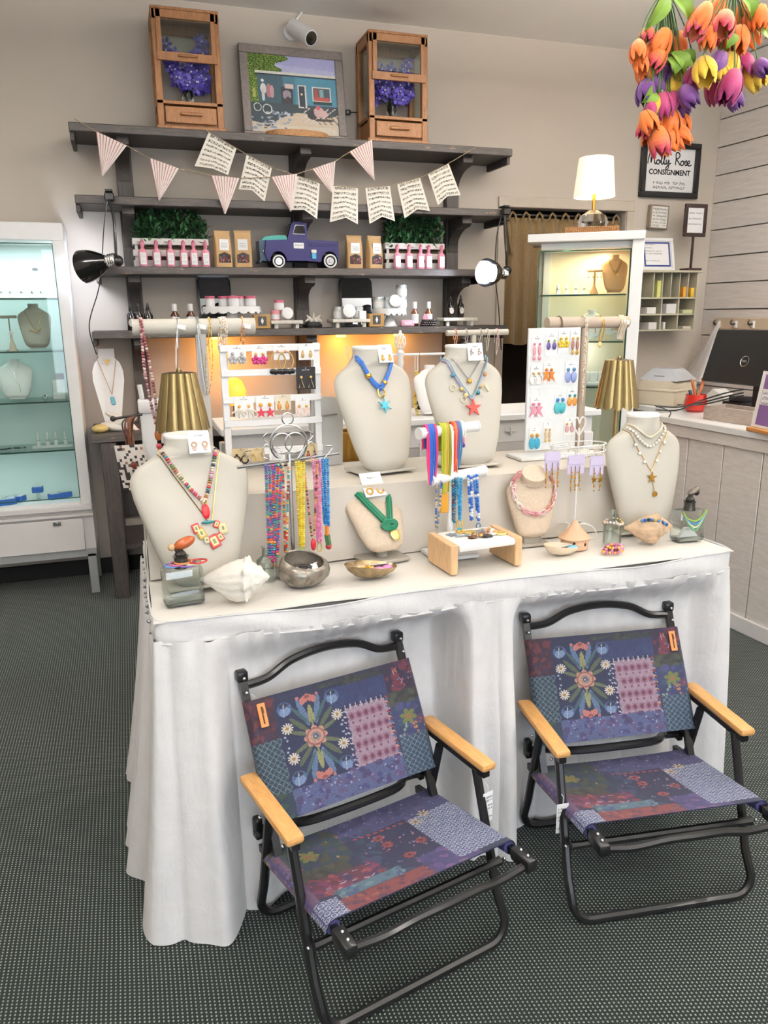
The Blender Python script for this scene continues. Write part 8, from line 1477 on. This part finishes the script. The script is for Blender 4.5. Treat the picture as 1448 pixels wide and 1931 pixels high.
q = atY(785, 670, 3.09); T = thing('hanging_necklace', 'golden yellow twisted bead rope on the spiral finial stand', 'necklace', tuple(q)); b = MB(); b.color('#e8e8e6'); b.tube([(-.006, 0, 0), (-.006, 0, -.065)], .002, 4); b.tube([(.006, 0, 0), (.006, 0, -.065)], .002, 4); beads(b, [(.007 * sin(9 * i / 14.), .004 * cos(9 * i / 14.), -.065 - .22 * i / 14) for i in range(15)], .0085, ['#c9b03a', '#b8922a', '#d8c46a'], 3, .6); b.build('beads', BEAD, T)
SW = BustShape(.20, .15, .045, .022); bust('console_bust', 'small white bust with leaf pendant on the arched console', (atY(815, 790, 3.06).x, 3.06, AZ + .01), SW, radians(12), .0, WHITEL, base=(.08, .07))
q = atY(791, 715, 3.088); T = thing('hanging_necklace', 'black disc bead strand hanging behind the coral starfish bust', 'necklace', tuple(q)); b = MB(); b.color('#1b1b1d')
for k in range(7): b.color(['#17171a', '#c9b27a', '#1f1f22'][k % 3]); b.ball((.003 * sin(k), 0, -.02 * k), .010 if k % 3 != 1 else .005, 1, .6, 1)
b.tube([(0, .0, 0), (0, .0, atY(791, 668, 3.1).z - q.z + .006)], .001, 4); b.build('beads', BEAD, T)
# gold ribbed floor vase
p = atY(668, 840, 2.80); T = thing('ribbed_gold_vase', 'tall ribbed gold floor vase seen behind the blue cord bust', 'vase', (p.x, 2.79, 0)); b = MB(); zt = atY(668, 812, 2.79).z; b.lathe([(.075, 0), (.085, .02), (.085, zt * .95), (.07, zt), (.06, zt), (.06, zt - .05)], 60, fn=lambda r, z, a_, i: (r * (1 + .035 * cos(20 * a_)), z)); b.build('vase', M('old_gold', '#a8803a', .35, .8), T)
# white post rack at the table's left back corner
p = atY(276, 760, 2.86); T = thing('white_post_rack', 'white wooden post rack with cross piece left of the brass lamp', 'rack', (p.x, 2.86, 0)); zt = atY(276, 752, 2.86).z; b = MB(); b.box(0, 0, zt / 2, .05, .05, zt, .006); b.build('post', WHITEP, T); b = MB(); b.box(.055, 0, zt - .025, .17, .07, .05, .01); b.build('cross_piece', WHITEP, T); b = MB(); b.tube([(-.012, -.005, zt - .01), (-.018, -.01, zt + .05)], .009, 7); b.build('peg', WHITEP, T); b = MB(); b.box(0, 0, .02, .3, .26, .04, .006); b.build('foot', WHITEP, T); b = MB(); b.box(.12, .02, zt - .13, .16, .016, .07, .003); b.build('lower_rail', WHITEP, T)
q = atY(240, 785, 2.82); T = thing('leather_cord_bundle', 'brown leather cord bundle hanging from the white post rack', 'cords', tuple(q)); rd = random.Random(3); b = MB()
for k in range(9): x = rd.uniform(-.02, .03); b.color(rd.choice(['#3a2018', '#5a2c1a', '#2a1a16', '#7a4a2a'])); b.tube(spline([(.03, .0, .0), (x, -.01, -.02), (x + rd.uniform(-.012, .012), -.01, -.10), (x + rd.uniform(-.02, .02), -.01, -.19)]), .003, 5)
b.color('#1c1210'); b.tube([(-.045, 0, -.006), (.05, 0, .004)], .005, 6); b.ball((-.048, 0, -.006), .010); b.color('#6a2c1c'); b.ball((.006, -.014, -.17), .024, 1, .6, 1); b.build('cords', VC(.5), T)
q = atY(243, 865, 2.82); T = thing('patterned_pouch', 'cream and black patterned fabric pouch hanging behind the table', 'pouch', tuple(q)); b = MB(); rs = np.random.RandomState(3); ps = rs.rand(24, 34); b.sheet(lambda u, v: (-.045 + .10 * u + .02 * v, -.012 * sin(pi * u) * sin(pi * v) - .01, .05 - .16 * v), 24, 34, .004, lambda i, j: lin('#2f2a2a') if ps[i // 2, j // 2] < .28 else (lin('#8a6a5a') if ps[i // 2, j // 2] > .9 else lin('#d8d0c8'))); b.build('pouch', PAPER, T, smooth=60); b = MB(); b.tube([(0, -.006, .05), (.0, -.006, .08)], .002, 4); b.build('loop', INK, T)
# left end of the dark console desk
p = atY(212, 798, 4.80); T = thing('necklace_easel', 'tall white necklace easel with turquoise pendant on the dark desk', 'necklace stand', (p.x, 4.86, CZ), rot=(radians(-10), 0, 0)); hE = atY(205, 655, 4.95).z - CZ; b = MB(); W_ = .088; b.prism([(-.035, .0), (.045, .0), (W_, hE * .6), (W_ * .98, hE * .72), (W_ * .8, hE * .82), (.045, hE * .88), (.045, hE), (-.045, hE), (-.045, hE * .88), (-W_ * .8, hE * .82), (-W_ * .98, hE * .72), (-W_, hE * .6)], -.006, .006); b.build('panel', WHITEL, T); b = MB(); b.tube([(0, .006, hE * .7), (0, .14, .03)], .007, 6); b.build('strut', WHITEL, T)
b = MB(); b.tube([(-.052, -.010, hE * .86), (.012, -.010, hE * .42)], .002, 5); b.tube([(.052, -.010, hE * .86), (.012, -.010, hE * .42)], .002, 5); c = MB(); c.color('#5aa6b8'); c.at(.014, -.012, hE * .34, ry=-.15); c.box(0, 0, 0, .024, .008, .048, .004); c.at(); necklace(T, 'bead chain with turquoise pendant on the white easel', [('chain', b, M('rose_gold_chain', '#b08a78', .4, .6)), ('pendant', c, ENAM)])
T2 = thing('earring_card', 'white earring card with gold triangle atop the white easel', 'earrings', tuple(T.location), rot=tuple(T.rotation_euler)); b = MB(); b.box(0, -.009, hE * .90, .08, .002, hE * .19); b.build('card', CARD, T2); b = MB(); b.color('#c9a24a'); b.prism([(-.02, hE * .86), (.02, hE * .86), (.004, hE * .78)], -.013, -.010); b.build('earring', ENAM, T2)
p = atY(189, 814, 4.62); b = MB(); b.ball((0, 0, .025), .045, 1.0, .8, .55, 16, 10); b.build('scallop_shell', M('yellow_ribbed_shell', '#d8bf7a', .6, bump=1.0, bs=120), loc=(p.x, 4.66, CZ), label='pale yellow ribbed shell on the corner of the dark desk', category='shell')
TS = thing('white_shell_cluster', 'cluster of large white shell pieces on the dark desk', 'shells', (atY(222, 800, 4.70).x, 4.72, CZ)); rd = random.Random(2)
for k, (x, z, s, r_) in enumerate([(0, .02, .10, .2), (.03, .05, .085, -.3), (-.01, .085, .06, .4), (.06, .03, .08, .8)]): b = MB(); b.at(x, 0, z, ry=r_); b.ball((0, 0, 0), s, 1, .5, .30, 14, 8); b.v = [(x_, y_, max(z_, .001)) for x_, y_, z_ in b.v]; b.build('shell_piece', M('white_shell', '#e9e4da', .5, bump=.4, bs=60), TS)
# warm lamp standing at the back of the dark desk, hidden from most of the room by the busts
for X_, l in ((.62, 'small amber glass lamp on the dark desk behind the ladder rack'), (1.45, 'small amber glass lamp on the dark desk behind the blue cord bust')):
    T = thing('amber_desk_lamp', l, 'lamp', (X_, 4.86, CZ), group='amber desk lamps'); b = MB(); b.lathe([(.05, 0), (.05, .01), (.015, .02), (.012, .10)], 16); b.build('base', BRASS, T); b = MB(); b.lathe([(.03, .10), (.07, .14), (.075, .19), (.05, .25), (.02, .27)], 20); b.build('glass_shade', M('amber_lamp_glass', '#e8a040', .3, emit='#ff9a2e', es=1.6), T); point('amber_lamp_light', (X_, 4.86, CZ + .33), 4.2, (1.0, .40, .05), .06)
